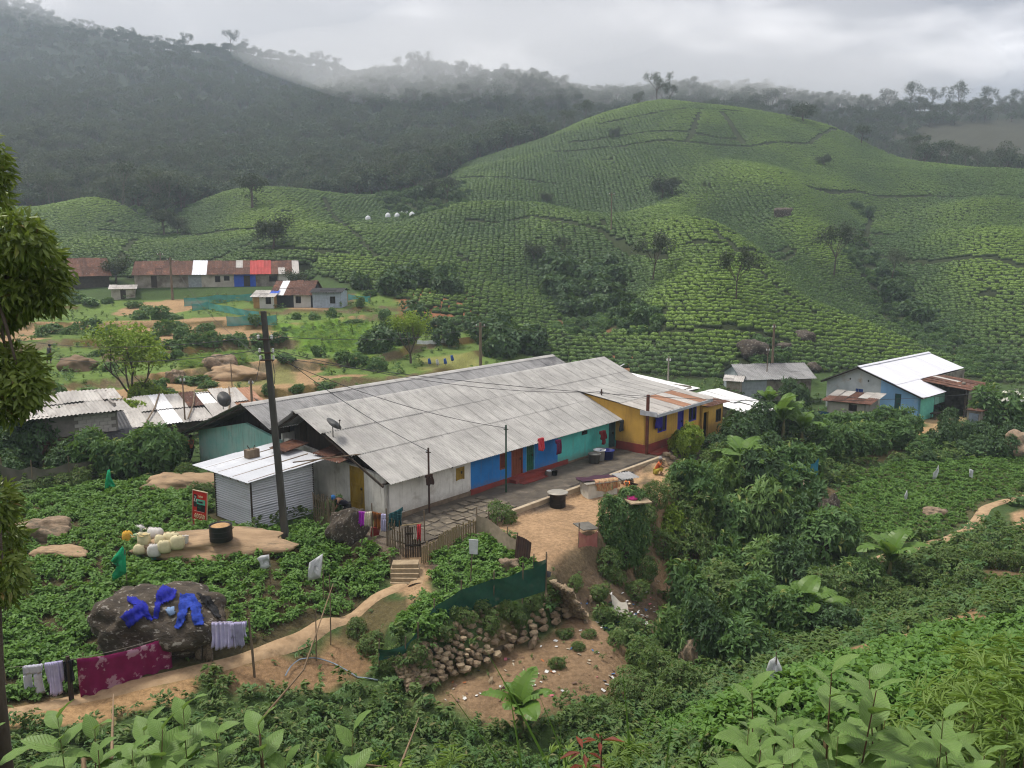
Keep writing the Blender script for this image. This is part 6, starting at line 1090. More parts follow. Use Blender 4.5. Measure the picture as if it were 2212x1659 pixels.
g0, g1 = gL + [0, 0, 1.22], gR + [0, 0, 1.28]; hang('coral_towel', 'coral red towel hung on the wooden gate', g0, g1, .78, 1.0, .66, cloth_m('coral_cloth', (.62, .06, .08)), 'cloth', 0, 2); hang('cream_towel', 'cream towel hung on the wooden gate', g0, g1, .52, .77, .62, cloth_m('cream_cloth', (.55, .5, .42)), 'cloth', 0, 2)
o = MB().box(-.2, .2, -.03, .03, 0, .45).build('red_crate_lid', M('dull_red', (.22, .02, .02)), None, loc=zf_(*gp(1210, 1010)) + [0, 0, .1], rot=(.3, 0, .6)); tag(o, 'dull red plastic panel leaning below the washing', 'panel')
# sacking fence and rusty sheet
def netting(name, label, pts, h, mat, sag=.1, thick=.0, group=None, posts=True, seed=0, tops=None):
    P = np.array([p[:3] for p in pts], float); d = np.r_[0, np.cumsum(np.linalg.norm(np.diff(P, axis=0), axis=1))]; t = thing(name, label, 'fence', P[0]); P = P - P[0]; hh = np.array(tops if tops else [h] * len(P))
    def fn(u, v): s = u * d[-1]; b = np.array([np.interp(s, d, P[:, i]) for i in range(3)]); H_ = np.interp(s, d, hh); j = np.interp(s, d, np.arange(len(d))) % 1; H_ -= sag * 4 * j * (1 - j); b[2] += H_ * v - .06; b[1] += .05 * math.sin(u * 31 + v * 4 + seed) * (.3 + v); return b
    MB().grid(fn, max(12, int(d[-1] * 5)), 6).build('net', mat, t, True)
    if posts:
        for i, p in enumerate(P): MB().tube([(p[0], p[1] + .05, p[2] - .3), (p[0] + .03, p[1] + .05, p[2] + hh[i] + .25)], .025, 5).build('post', TIMB, t)
    return t
SACKC = M('sacking', (.34, .28, .21), (.26, .21, .155), 5, .95); GNET = M('green_shade_net', (.008, .075, .05), (.006, .055, .038), 6, .8, alpha=.93); TNET = M('teal_net', (.05, .30, .30), (.04, .24, .25), 2, .8, alpha=.8); GREYN = M('grey_net', (.14, .125, .105), (.10, .09, .075), 2, .9, alpha=.85)
zt_ = lambda u, v, z: atZ(u, v, z)
netting('sacking_fence', 'pale sacking screen between picket fence and rusty sheet', [f3, zt_(*r5(1150, 195), -.15), zt_(*r5(1200, 232), -.25), zt_(*r5(1255, 285), -.35), zt_(*r5(1310, 320), -.45)], .85, SACKC, .05)
netting('green_net_fence', 'long dark green shade net along the terrace edge', [zt_(*r5(545, 880), -1.3), zt_(*r5(690, 850), -1.25), zt_(*r5(760, 800), -1.15), zt_(*r5(850, 715), -1.1), zt_(*r5(1000, 645), -1.0), zt_(*r5(1180, 580), -.9), zt_(*r5(1340, 535), -.85), zt_(*r5(1470, 495), -.8), zt_(*r5(1468, 440), -.7), zt_(*r5(1400, 410), -.6)], 1.0, GNET, .06, tops=[.45, .35, .55, .9, 1.15, 1.1, 1.1, 1.2, .9, .6])
b = zt_(*r5(1335, 355), -.5); o = MB().grid(lambda u, v: (-.35 + .7 * u, .02 * math.sin(u * 40), -.2 + 1.35 * v * (1 - .12 * u * u)), 24, 3).build('rusty_sheet', M('dark_rust_tin', (.075, .04, .03), (.05, .03, .025), 3, .8), None, True, loc=b, rot=(-.12, .05, -.5)); tag(o, 'dark rusty tin sheet propped at the sacking fence end', 'metal sheet')
o = MB().grid(lambda u, v: (-.6 + 1.6 * u, .3 * v, -.25 + .55 * v - .2 * u), 10, 3).build('black_sheet', M('black_plastic', (.05, .05, .055)), None, True, loc=zt_(*r5(1360, 400), -.6), rot=(0, 0, -.5)); tag(o, 'black plastic strip at the green net corner', 'plastic sheet')
netting('red_net', 'faded red net bag tied at the yard edge', [atg(*r5(1650, 265)), atg(*r5(1755, 262))], .85, M('faded_red_net', (.46, .17, .15), (.36, .12, .11), 3, .9, alpha=.8), .25)
o = MB().box(-.5, .5, -.35, .35, 0, .05).build('scrap_board', M('grey_board', (.16, .15, .13)), None, loc=atg(*r5(1690, 190)) + [0, 0, .35], rot=(.2, .15, .7)); tag(o, 'grey board propped beside the red net', 'board')
netting('grey_net_fence', 'sagging grey net fence at the far edge of the field', [atg(5, 1052), atg(70, 1058), atg(150, 1048), atg(225, 1025)], 1.3, GREYN, .25)
netting('teal_net_fence', 'teal net fence beside the left shack bushes', [atg(0, 995), atg(40, 985)], 1.3, TNET, .1)
for lb, pp, h in (('teal net fence in front of far row house', ((398, 662), (470, 655), (545, 652)), 1.2), ('curved teal net round the brown terrace beds', ((415, 672), (450, 668), (490, 676), (560, 690)), 1.0), ('pale teal net at the lower terrace edge', ((490, 705), (540, 703), (598, 702)), 1.2), ('teal net fence right of the far cottages', ((752, 650), (800, 655)), 1.)): netting('teal_net_fence', lb, [atg(*q) for q in pp], h, TNET, .12)
netting('blue_net', 'bright blue netting heaped over the bank by the right field', [atg(1705, 1065), atg(1735, 1058), atg(1765, 1050)], 1.9, M('blue_netting', (.02, .20, .30), (.015, .14, .22), 3, .8), .3, posts=False)
netting('white_net', 'white plastic strip across the terrace behind the roof', [atg(900, 742), atg(930, 744), atg(970, 740)], .5, WPL, .1)
# ---------------------------------------------------------------- electricity
CONC = M('old_concrete_pole', (.085, .08, .07), (.055, .052, .047), 4, .95, bump=.3, stretch=(1, 1, .25), c3=(.15, .14, .12), s3=1.2, lo3=.6, hi3=.75); WIRE = M('wire', (.05, .05, .055), (.05, .05, .055))
b = np.array([-9.61, 34.04, -.1]); tp = atY(569, 672, 34.1); e = tp - b; t = thing('utility_pole', 'tall leaning grey power pole in front of the shed', 'power pole', b); f = lambda s: (e * s)
MB().hexa([(-.14, -.12, -.5), (.14, -.12, -.5), (.14, .12, -.5), (-.14, .12, -.5), *[tuple(e + q) for q in ((-.10, -.08, 0), (.10, -.08, 0), (.10, .08, 0), (-.10, .08, 0))]]).build('pole', CONC, t)
INS = M('white_insulator', (.6, .6, .58), None, 3, .4); WT_ = []
for k, s in enumerate((.885, .83, .80)):
    q = f(s); MB().bar(tuple(q + [-.28, -.16, 0]), tuple(q + [.28, -.16, 0]), .06, .06).build('cross_bar', IRON, t)
    for sx in (-.27, .27): MB().lathe([(.03, -.02), (.06, .04), (.045, .10), (.06, .14), (.02, .18)], 8).build('insulator', INS, t, loc=tuple(q + [sx, -.16, .02])); WT_.append(b + q + [sx, -.16, .12])
MB().tube([tuple(f(.80) + [.17, 0, 0]), tuple(f(.74) + [.25, -.1, 0]), tuple(f(.7) + [.17, -.05, 0])], .015, 5).build('cable_loop', WIRE, t)
def pole(label, u, v, y, vtop, r=.11, arms=True, mat=None):
    b = atY(u, v, y); tp = atY(u, vtop, y); h = tp[2] - b[2]; t = thing('utility_pole', label, 'power pole', b); MB().tube([(0, 0, -1), (0, 0, h)], [r * 1.15, r * .8], 7).build('pole', mat or TIMB, t)
    if arms: MB().bar((-.5, 0, h - .4), (.5, 0, h - .4), .09).build('cross_arm', mat or TIMB, t)
    for sx in (-.4, .4): MB().lathe([(.05, h - .36), (.07, h - .25), (.03, h - .15)], 7, sx if arms else sx * .3).build('insulator', INS, t)
    return tp + [0, 0, -.3]
pA = pole('weathered wooden pole behind the long roof ridge', 1038, 790, 84, 697, .16); pB = pole('tall pole behind the grey cottage', 1666, 830, 82, 700, .13, False); pC = pole('short pale pole behind the white sheet roof', 1443, 825, 66, 770, .07, False, CEMENT); pD = pole('dark pole in front of the far row house', 372, 632, 118, 556, .16); pE = pole('slim pole behind the far row house roof', 350, 610, 132, 545, .1); pF = pole('thin leaning pole by the grey cottage', 1655, 835, 80, 750, .05, False)
pG = pole('stub post on the terrace bank behind the second roof', 545, 885, 57, 818, .09, False); pH = pole('thin stake standing on the low shack', 398, 880, 54, 812, .05, False); stick('stake', 'thin dark stake on the terrace by the bright tree', atg(502, 850), 2.6, .04); pI = pole('distant thin pole on the tea slope', 1320, 500, 152, 415, .1)
for k, (a_, b_, sag, lb) in enumerate(((WT_[0], atY(-60, 712, 60), .8, 'power line from the leaning pole towards the left tree'), (WT_[2], atY(-60, 742, 52), .8, 'lower power line from the leaning pole towards the left'), (WT_[1], pA, .6, 'power line between leaning pole and the pole behind the roof'), (pA, atY(2300, 736, 75), 1.2, 'long power line crossing the tea slope to the right'), (WT_[5], atY(2300, 826, 60), 1.6, 'low power line sweeping past the long roof to the right'), (WT_[3], POSTS[0], .25, 'service wire from leaning pole to the post at white wall'), (WT_[5], POSTS[1], .4, 'service wire from leaning pole to the green post'), (WT_[3], POSTS[2], .6, 'service wire along the long roof to the far posts'), (POSTS[2], np.array([*hw(18.7, -1.85), 3.5]), .1, 'short wire from the iron post to yellow house post'), (WT_[4], pD, 1.2, 'power line from leaning pole up to the far row house'), (pD, pE, .3, 'short power line behind the far row house'), (WT_[4], pG, .4, 'slack wire from leaning pole to the stub post'), (pB, pC, .3, 'wire between the poles behind the yellow house'))): line('power_line', lb, [a_, b_], .013, sag, WIRE, 'wire', None, 24)

# ================================================================ growth near by
BUSHM = LM('bush_leaf', (.045, .115, .03), (.13, .24, .07), (.24, .28, .07), p3=.965); BUSHD = LM('dark_bush_leaf', (.028, .07, .022), (.07, .14, .045), trans=.25); LIMEL = LM('lime_leaf', (.12, .22, .02), (.27, .37, .04), trans=.4); POTL = LM('potato_leaf', (.07, .17, .028), (.16, .30, .055), (.28, .35, .07), p3=.97); WEEDL = LM('weed_leaf', (.06, .12, .028), (.14, .22, .055), (.2, .19, .07), p3=.94); DRYL = LM('dry_grass', (.16, .12, .06), (.24, .18, .09), trans=.2)
def bush_mesh(seed, blobs, n, L, W, mat, per=6, tilt=.5, droop=.3, loose=.06):
    rng = np.random.default_rng(seed); P, Nn = blob_points(rng, n, blobs, .15); P = P + rng.normal(0, loose, P.shape); A = unit(Nn + [0, 0, .45] + rng.normal(0, .25, P.shape)); k = P[:, 2] > -.1
    V, Fc = rosettes(P[k], A[k], rng, per, L, W, tilt, droop); return np_mesh('foliage', V, Fc, mat)
def rblobs(seed, k, R_, H_, spread=.65):
    r = np.random.default_rng(seed); out_ = [(0, 0, H_ * .45, R_ * .7, R_ * .7, H_ * .5)]
    for i in range(k): a = r.uniform(0, 6.28); d = r.uniform(.3, spread) * R_; s = r.uniform(.32, .55); out_.append((d * math.cos(a), d * math.sin(a), H_ * r.uniform(.25, .85), R_ * s, R_ * s, H_ * s * .8))
    return out_
def stems_mesh(seed, R_, H_, n=7, r=.035, mat=None):
    rg = np.random.default_rng(seed); m = MB()
    for i in range(n): a = rg.uniform(0, 6.28); d = R_ * rg.uniform(.2, .7); h = H_ * rg.uniform(.6, .95); m.tube([(.1 * math.cos(a), .1 * math.sin(a), -.3), (d * .4 * math.cos(a), d * .4 * math.sin(a), h * .45), (d * math.cos(a), d * math.sin(a), h)], [r, r * .7, r * .3], 4, cap=False)
    return m.mesh('stem', mat or BARK, True)
BSH = {}
for kind, mat, L, W, n, per in (('broad', BUSHM, .22, .085, 330, 6), ('dark', BUSHD, .17, .075, 360, 6), ('bright', LM('bright_bush_leaf', (.09, .18, .045), (.2, .32, .1), (.3, .3, .08), p3=.97), .2, .06, 300, 7), ('lime', LIMEL, .15, .085, 520, 6), ('fine', WEEDL, .13, .055, 460, 6)):
    BSH[kind] = [(bush_mesh(70 + s, rblobs(80 + s, 6, 1., 1.15), n, L, W, mat, per), stems_mesh(90 + s, .8, 1.)) for s in range(3)]
# far bushes: fewer, larger leaves
BSH['far'] = [(bush_mesh(170 + s, rblobs(180 + s, 6, 1., 1.0), 170, .26, .15, BUSHD, 5), stems_mesh(190 + s, .7, .9, 4)) for s in range(3)]; BSH['farg'] = [(bush_mesh(270 + s, rblobs(280 + s, 6, 1., 1.0), 170, .26, .15, BUSHM, 5), stems_mesh(290 + s, .7, .9, 4)) for s in range(3)]
_bk = [0]
def bush(kind, p, s, label, group, sz=None, name='bush', cat='bush'):
    _bk[0] += 1; t = thing(name, label, cat, np.array(p) - [0, 0, .12], _bk[0] * 2.399, group, (s, s * random.uniform(.85, 1.1), (sz or s) * random.uniform(.9, 1.1))); f, st_ = BSH[kind][_bk[0] % 3]; add('foliage', f, t); add('stem', st_, t); return t
def bushes(kind, label, group, lst, name='bush', cat='bush'):
    for q in lst:
        u, v, s = q[:3]; tr = label.startswith('rounded bush'); s = s * (.55 if tr else .68 if label.startswith('scrubby bank') else .8 if label.startswith('dark creeper') else 1); t = bush(kind, atg(u, v), s, label, group, q[3] if len(q) > 3 else None, name, cat)
        if tr: t.scale = (s * random.uniform(.6, 1.5), s * random.uniform(.6, 1.1), s * random.uniform(.5, 1.1))
# the overgrown gully between the yard and the right field
GUL = ([(1500, 1110, 1.9, 2.4), (1560, 1090, 2.0, 2.4), (1630, 1080, 2.0, 2.4), (1700, 1110, 1.9, 2.2), (1480, 1170, 1.8, 2.6), (1545, 1180, 2.1, 2.8), (1625, 1170, 2.1, 2.7), (1700, 1180, 1.9, 2.5), (1770, 1210, 1.7, 2.0), (1490, 1260, 1.8, 2.6), (1560, 1270, 2.0, 2.7), (1640, 1270, 2.1, 2.7), (1720, 1280, 1.8, 2.2), (1500, 1340, 1.7, 2.5), (1575, 1350, 1.9, 2.5), (1650, 1360, 1.8, 2.2), (1480, 1420, 1.4, 2.2), (1540, 1430, 1.7, 2.2), (1610, 1430, 1.6, 1.9), (1790, 1310, 1.7, 1.7), (1720, 1370, 1.5, 1.5), (1850, 1270, 1.5, 1.5), (1800, 1370, 1.2, 1.1), (1475, 1060, 1.3, 1.7), (1540, 1030, 1.6, 1.9), (1690, 1030, 1.6, 1.8), (1610, 1020, 1.7, 1.8), (1650, 1000, 1.5, 1.8), (1740, 1020, 1.3, 1.4)])
for k, q in enumerate(GUL):
    kd, lb, gp_ = (('broad', 'tall green bush with broad rosette leaves filling the overgrown gully', 'broad-leaved bushes in the gully'), ('bright', 'lighter green leafy bush among the darker gully growth', 'lighter bushes in the gully'), ('dark', 'dark small-leaved bush tangled into the overgrown gully', 'dark bushes in the gully'), ('broad', 'tall green bush with broad rosette leaves filling the overgrown gully', 'broad-leaved bushes in the gully'), ('fine', 'weedy thin-leaved bush growing between the gully bushes', 'weedy bushes in the gully'))[k % 5]; bush(kd, atg(*q[:2]), q[2] * random.uniform(.8, 1.1), lb, gp_, q[3] * random.uniform(.75, 1.15))
bushes('lime', 'clipped bright yellow-green bush before the yellow house', None, [(1475, 985, 1.15, 1.55)]); bushes('lime', 'bright feathery green bush at the gully edge', None, [(1450, 1165, .9, 1.3)])
bushes('dark', 'leafy shrub growing round the yellow annex and white sheet roofs', 'shrubs behind the yellow house', [(1590, 960, 1.5, 1.7), (1640, 950, 1.6, 2.0), (1700, 955, 1.6, 1.8), (1660, 915, 1.5, 1.8), (1760, 965, 1.4, 1.3), (1555, 985, 1.1, 1.3), (1740, 930, 1.5, 1.8), (1720, 885, 1.6, 2.2)])
bushes('broad', 'hedge bush on the bank below the white roofed house', 'hedge under the white roofed house', [(1790, 985, 1.6, 1.8), (1835, 985, 1.7, 1.9), (1880, 975, 1.7, 1.9), (1925, 965, 1.7, 1.9), (1800, 945, 1.7, 1.7), (1850, 940, 1.6, 1.5), (1895, 930, 1.6, 1.5), (1930, 925, 1.5, 1.6), (1955, 945, 1.3, 1.6), (1985, 985, 1.2, 1.2)])
bushes('dark', 'dark creeper-covered bush at the far edge of right field', 'bushes at the right field edge', [(2030, 965, 1.5, 1.6), (2070, 960, 1.5, 1.4), (2120, 985, 1.6, 1.3), (2165, 985, 1.7, 1.5), (2050, 935, 1.4, 1.5), (2130, 950, 1.5, 1.2), (2200, 955, 1.5, 1.4), (2090, 985, 1.2, 1.0), (2010, 1000, 1.1, .8)])
for u, v, s in ((2160, 930, 2.6),):
    t = bush('broad', atg(u, v), s, 'tall bush with scattered white flowers by the tin closet', None, 2.9, 'flowering_bush'); rng = np.random.default_rng(5); P, Nn = blob_points(rng, 42, rblobs(81, 6, 1.05, 1.2), .6); V, Fc = rosettes(P, Nn, rng, 5, .09, .07, .3, 0); add('flowers', np_mesh('flowers', V, Fc, M('white_petal', (.75, .75, .66), (.7, .7, .6))), t)
bushes('fine', 'scrubby bank bush below the far footpath on the right', 'scrub on the right bank', [(2060, 1225, 1.2), (2130, 1220, 1.3), (2190, 1230, 1.3), (2000, 1260, 1.2), (2090, 1270, 1.3), (2170, 1290, 1.2), (1930, 1240, 1.1), (1900, 1290, 1.3), (1960, 1310, 1.2), (2050, 1300, 1.1), (2205, 1190, 1.1), (1850, 1330, 1.1), (1990, 1215, .9)])
# creeper-clad stump in the yard
cz = atg(1345, 1215); t = thing('creeper_column', 'stump smothered in hanging creepers at the yard edge', 'creeper', cz); bl = [(0, 0, .5, .8, .7, .9), (-.25, 0, 1.5, .75, .65, 1.0), (.15, .1, 2.3, .85, .7, .8), (.4, .2, 2.9, .6, .5, .5), (-.7, 0, 1.9, .45, .45, 1.2), (.7, .1, 1.2, .5, .5, .9)]; V_ = bush_mesh(301, bl, 2300, .17, .07, BUSHM, 5, .1, 1.0); add('foliage', V_, t, scale=(1, 1, 1.05)); MB().tube([(0, 0, -.4), (.05, 0, 1.3), (0, .05, 2.8)], [.22, .16, .1], 6).build('trunk', BARK, t)
tag(MB().box(-.55, .55, -.45, .45, 0, .06).build('stone_slab', STM2, None, loc=cz + [.55, -.15, 3.0], rot=(.1, .05, .4)), 'pale slab lying over the creeper-clad stump', 'slab'); o = MB().lathe([(.28, 0), (.3, .06), (.18, .14), (.03, .17)], 10).build('pink_cloth', cloth_m('magenta_pink_cloth', (.42, .02, .16)), None, True, loc=cz + [.35, -.1, 3.06]); tag(o, 'bundled pink cloth on the slab above the creepers', 'cloth')
bushes('fine', 'weedy bush on the earth bank below the yard', 'weeds on the yard bank', [(1310, 1235, .8, .9), (1390, 1250, .8, 1.0), (1380, 1180, .8, 1.0), (1420, 1090, .8, 1.0), (1395, 1125, .7, .9), (1460, 1090, 1., 1.2), (1330, 1255, .6), (1430, 1200, .9, 1.2)]); bushes('fine', 'small feathery shrub growing beside the wet apron', None, [(1088, 1128, .75, .95)])
# left side of the field
bushes('broad', 'leafy bush between the field and the left shack', 'bushes behind the field', [(215, 1015, 1.5, 1.7), (250, 1025, 1.3, 1.5), (300, 1025, 1.5, 1.7), (340, 1020, 1.6, 2.0), (375, 1010, 1.3, 1.9), (330, 995, 1.4, 1.8), (280, 1000, 1.3, 1.4)]); bushes('dark', 'dark bush at the left shack under the near tree', 'dark bushes by the left shack', [(20, 1000, 1.9, 2.2), (70, 1000, 1.8, 2.2), (115, 990, 1.7, 2.4), (95, 965, 1.8, 2.4), (40, 950, 1.9, 2.4), (140, 1020, 1.2, 1.3), (10, 1040, 1.3, 1.3)]); bushes('fine', 'straggly shrub along the grey net fence', 'shrubs at the grey net', [(100, 1055, .9, .7), (140, 1052, .8, .7), (170, 1045, .8, .8), (60, 1065, .8, .6), (410, 1040, .8, .8), (440, 1075, .7, .7)])
bushes('lime', 'bright light-green shrub near the shack roofs', 'light shrubs behind the shacks', [(225, 905, 1.6, 1.5), (300, 920, 1.7, 1.6), (390, 900, 1.5, 1.4), (330, 890, 1.5, 1.8)])
# terraces, middle distance
BT = .68
bushes('farg', 'rounded bush on the terrace banks left of the houses', 'bushes on the terraces', [(165, 655, 2.6), (195, 658, 2.8), (230, 655, 2.6), (150, 640, 2.4), (290, 665, 2.4), (320, 680, 2.5), (300, 690, 2.2), (345, 690, 2.4), (370, 690, 2.0), (330, 745, 2.3), (355, 725, 2.6), (390, 715, 2.5), (400, 740, 2.4), (370, 755, 2.2), (350, 775, 2.), (385, 775, 2.), (420, 745, 2.2), (440, 720, 1.9), (90, 725, 2.0), (120, 720, 2.), (150, 722, 2.1), (185, 715, 2.2), (210, 725, 2.), (235, 720, 1.8), (450, 745, 2.2), (490, 735, 2.), (520, 745, 2.2), (560, 745, 2.4), (600, 740, 2.), (620, 780, 1.9), (690, 770, 2.), (740, 780, 2.1), (780, 790, 2.), (820, 800, 2.), (430, 830, 2.), (400, 825, 1.8), (455, 835, 1.5), (580, 850, 1.7), (640, 845, 1.6), (700, 840, 1.8), (240, 800, 1.7), (210, 770, 1.6), (340, 840, 2.1), (360, 860, 2.1), (330, 870, 2.2), (180, 860, 2.2), (200, 880, 2.3), (145, 880, 2.), (120, 860, 2.), (460, 900, 1.6), (560, 700, 1.8), (620, 715, 1.6), (640, 690, 1.6), (680, 690, 1.6), (720, 685, 1.8), (660, 650, 1.5), (830, 690, 2.), (780, 660, 2.), (800, 640, 2.), (760, 700, 1.7)])
bushes('far', 'dark scrub in the ravine below the left tea slope', 'ravine scrub under the tea', [(840, 635, 2.6), (870, 625, 2.8), (900, 620, 3.), (940, 625, 2.8), (970, 635, 2.4), (780, 620, 2.), (1060, 740, 2.6), (1090, 755, 2.8), (1120, 750, 2.6), (1150, 760, 2.4), (1070, 770, 2.4), (1030, 720, 2.), (900, 690, 2.), (930, 720, 2.), (960, 740, 2.), (860, 745, 2.), (810, 760, 2.2)])
bushes('far', 'dark tangle of trees in the gully of the main tea hill', 'gully thicket in the tea', [(1200, 600, 2.8), (1230, 610, 3.2), (1260, 610, 3.4), (1290, 615, 3.2), (1320, 620, 3.), (1215, 640, 3.), (1250, 650, 3.2), (1285, 650, 3.2), (1320, 650, 3.), (1240, 680, 2.8), (1275, 685, 2.8), (1310, 680, 2.6), (1345, 665, 2.4), (1190, 580, 2.2), (1380, 700, 1.8), (1345, 690, 2.2), (1225, 585, 2.5), (1300, 590, 2.5)]); bushes('far', 'scrub clump along the dry stream on the right tea slope', 'scrub along the right stream', [(1900, 600, 2.2), (1930, 650, 2.6), (1965, 680, 2.4), (1880, 560, 2.), (1990, 700, 2.2), (1950, 630, 2.), (2030, 720, 1.8), (1870, 470, 2.), (1850, 450, 1.8), (850, 440, 2.2), (890, 430, 2.6), (920, 425, 2.8), (960, 425, 2.6), (985, 435, 2.2), (870, 460, 2.)])
for u, v, y, s, lb in ((1628, 772, None, (3.6, 2.6, 2.8), 'dark rock outcrop in the lower tea behind the poles'), (1740, 735, None, (2.6, 2, 1.6), 'dark rock above the grey cottage in the tea'), (1690, 760, None, (2., 1.6, 1.5), 'dark rock right of the tall pole'), (1690, 470, None, (4, 3, 3), 'distant dark rock on the main tea hill'), (1755, 800, None, (1.8, 1.5, 1.2), 'dark rock behind the white roofed house')): rock('rock_outcrop', lb, u, v, s, None, DROCK, 3, int(u), 0)
# ---------------------------------------------------------------- trees that stand alone
UMB = tree_meshes(31, 8, .28, .42, 1.1, .1, 3, .55, 22, 1.0, .5, DKL); RND = tree_meshes(32, 7, .25, .25, .9, .05, 3, .5, 36, 1.4, .8, DKL); GUM = tree_meshes(33, 17, .26, .38, .42, .15, 3, .7, 20, 1.5, 1.1, GUMM, BARK); THIN = tree_meshes(34, 9, .14, .3, .35, .15, 3, .42, 22, .9, 1.1, DKL); LGT = tree_meshes(35, 6, .16, .18, .5, .35, 3, .26, 60, .75, .9, LIMEL)
for u, v, m_, s, lb in ((545, 452, UMB, 1.25, 'flat-topped dark tree alone on the crest of left tea hill'), (590, 537, RND, 1.0, 'rounded dark tree in the middle of the left tea slope'), (355, 512, UMB, .95, 'dark spreading tree at the left end of the tea road'), (385, 508, RND, .8, 'smaller dark tree beside the spreading tree on tea road'), (318, 445, THIN, 1.3, 'dark slender tree between the two left tea humps'), (1430, 432, RND, .95, 'dark twin-crowned tree high on the main tea hill'), (1452, 425, UMB, .7, 'leaning dark tree beside the twin-crowned one'), (1408, 615, THIN, 1.05, 'tall thin dark tree on the lower tea spur'), (1155, 565, RND, .62, 'small bare-looking tree on the tea slope above the thicket'), (1215, 560, THIN, .55, 'spindly little tree near the thicket top'), (965, 440, THIN, .9, 'slim tree in scrub at the saddle of the hills'), (930, 425, RND, .8, 'bushy tree in scrub at the saddle'), (1180, 440, RND, .5, 'lone small tree on the pale spur'), (1800, 600, THIN, 1.3, 'tall faint tree on the right tea slope'), (1590, 650, THIN, .9, 'faint slender tree on the central tea slope'), (1925, 610, GUM, .45, 'faint tree beside the right stream'), (1735, 265, RND, 1.1, 'dark bushy tree on the shoulder of the tea hill'), (1860, 312, UMB, .9, 'dark tree at the lower shoulder edge of the tea hill'), (1780, 360, RND, .6, 'faint tree in the tea below the shoulder'), (1525, 420, THIN, .4, 'tiny tree right of the twin-crowned one'), (1328, 300, RND, .6, 'small tree on the pale upper tea field'), (250, 612, RND, .75, 'grey-green tree between barn and far row house'), (640, 625, RND, .5, 'yellowish bush-like tree right of far row house')):
    plant_tree('tree', lb, m_, atg(u, v), s)
for u, y, s, lb in ((1410, 302, .82, 'tall gum tree on the summit of the tea hill'), (1435, 303, .55, 'shorter gum tree beside the summit tree'), (1375, 305, .5, 'thin young gum left of the summit trees')): x = (u - CX) / F * y * .987; plant_tree('gum_tree', lb, GUM, (x, y, h1(x, y)), s)
for i, (u, y, s) in enumerate(((910, 500, 1.5), (700, 655, 1.4), (640, 650, 1.2), (520, 690, 1.5), (430, 690, 1.3), (1660, 345, .8), (1690, 350, 1.), (1720, 345, .8), (1890, 425, 1.2), (1940, 430, 1.3), (1990, 430, 1.1), (2050, 430, 1.4), (2100, 430, 1.2), (2160, 430, 1.1), (1150, 435, 1.2), (1130, 436, 1.), (1850, 420, 1.))): x = (u - CX) / F * y * .987; plant_tree('gum_tree', 'hazy tall gum standing out on the ridge against the sky', GUM, (x, y, h1(x, y)), s * .8, None, 'gums along the ridges')
plant_tree('light_green_tree', 'bright yellow-green young tree behind the shack roofs', LGT, atg(288, 890), 1.2, .5); plant_tree('light_green_tree', 'small bright green tree on the terrace behind the long roof', LGT, atg(888, 785), .95, 2.); p = atg(860, 855)
# the near tree at the left edge
NTL = LM('near_tree_leaf', (.07, .13, .02), (.22, .28, .05), (.2, .14, .04), trans=.35, rough=.4, p3=.97)
tY = 9.5; tb = np.array([*atY(-5, 1500, tY)[:2], 0.]); tb[2] = h1(tb[0], tb[1]); t = thing('near_tree', 'tall tree with long drooping leaves at the left edge', 'tree', tb); rel = lambda u, v, y=tY: atY(u, v, y) - tb
mt = MB(); tr_ = [np.array([0, 0, -.4]), rel(-4, 1480), rel(-14, 1200), rel(-15, 900), rel(-20, 600), rel(-25, 330)]; mt.tube([tuple(q) for q in tr_], [.085, .075, .06, .05, .035, .02], 8)
lob = []
for cu, cv, ru, rv in ((-18, 360, 30, 60), (-10, 440, 30, 35), (35, 520, 62, 50), (75, 575, 62, 55), (25, 610, 90, 70), (-20, 650, 80, 60), (100, 625, 42, 45), (20, 800, 62, 55), (-10, 855, 70, 55), (50, 840, 42, 45), (-15, 1090, 45, 50), (0, 1160, 48, 55), (8, 1250, 42, 50)):
    c = rel(cu, cv, tY + random.uniform(-.3, .5)); lob.append((*c, ru / F * tY, ru / F * tY * .9, rv / F * tY)); mt.tube([tuple(tr_[3] * .5 + tr_[2] * .5) if cv > 850 else tuple(tr_[4]), tuple((tr_[4 if cv < 850 else 3] + c) / 2 + [0, 0, .08]), tuple(c)], [.03, .02, .008], 5, cap=False)
mt.build('trunk', BARK, t, True); rng = np.random.default_rng(9); P, Nn = blob_points(rng, 9500, lob); P = P + rng.normal(0, .03, P.shape); D = unit(Nn * .7 + rng.normal(0, .5, P.shape) + [0, 0, -.55]); V, Fc = leaf_np(P, D, unit(Nn + rng.normal(0, .4, P.shape)), rng.uniform(.09, .17, len(P)), rng.uniform(.034, .055, len(P)), bend=.1); add('crown', np_mesh('crown', V, Fc, NTL), t)
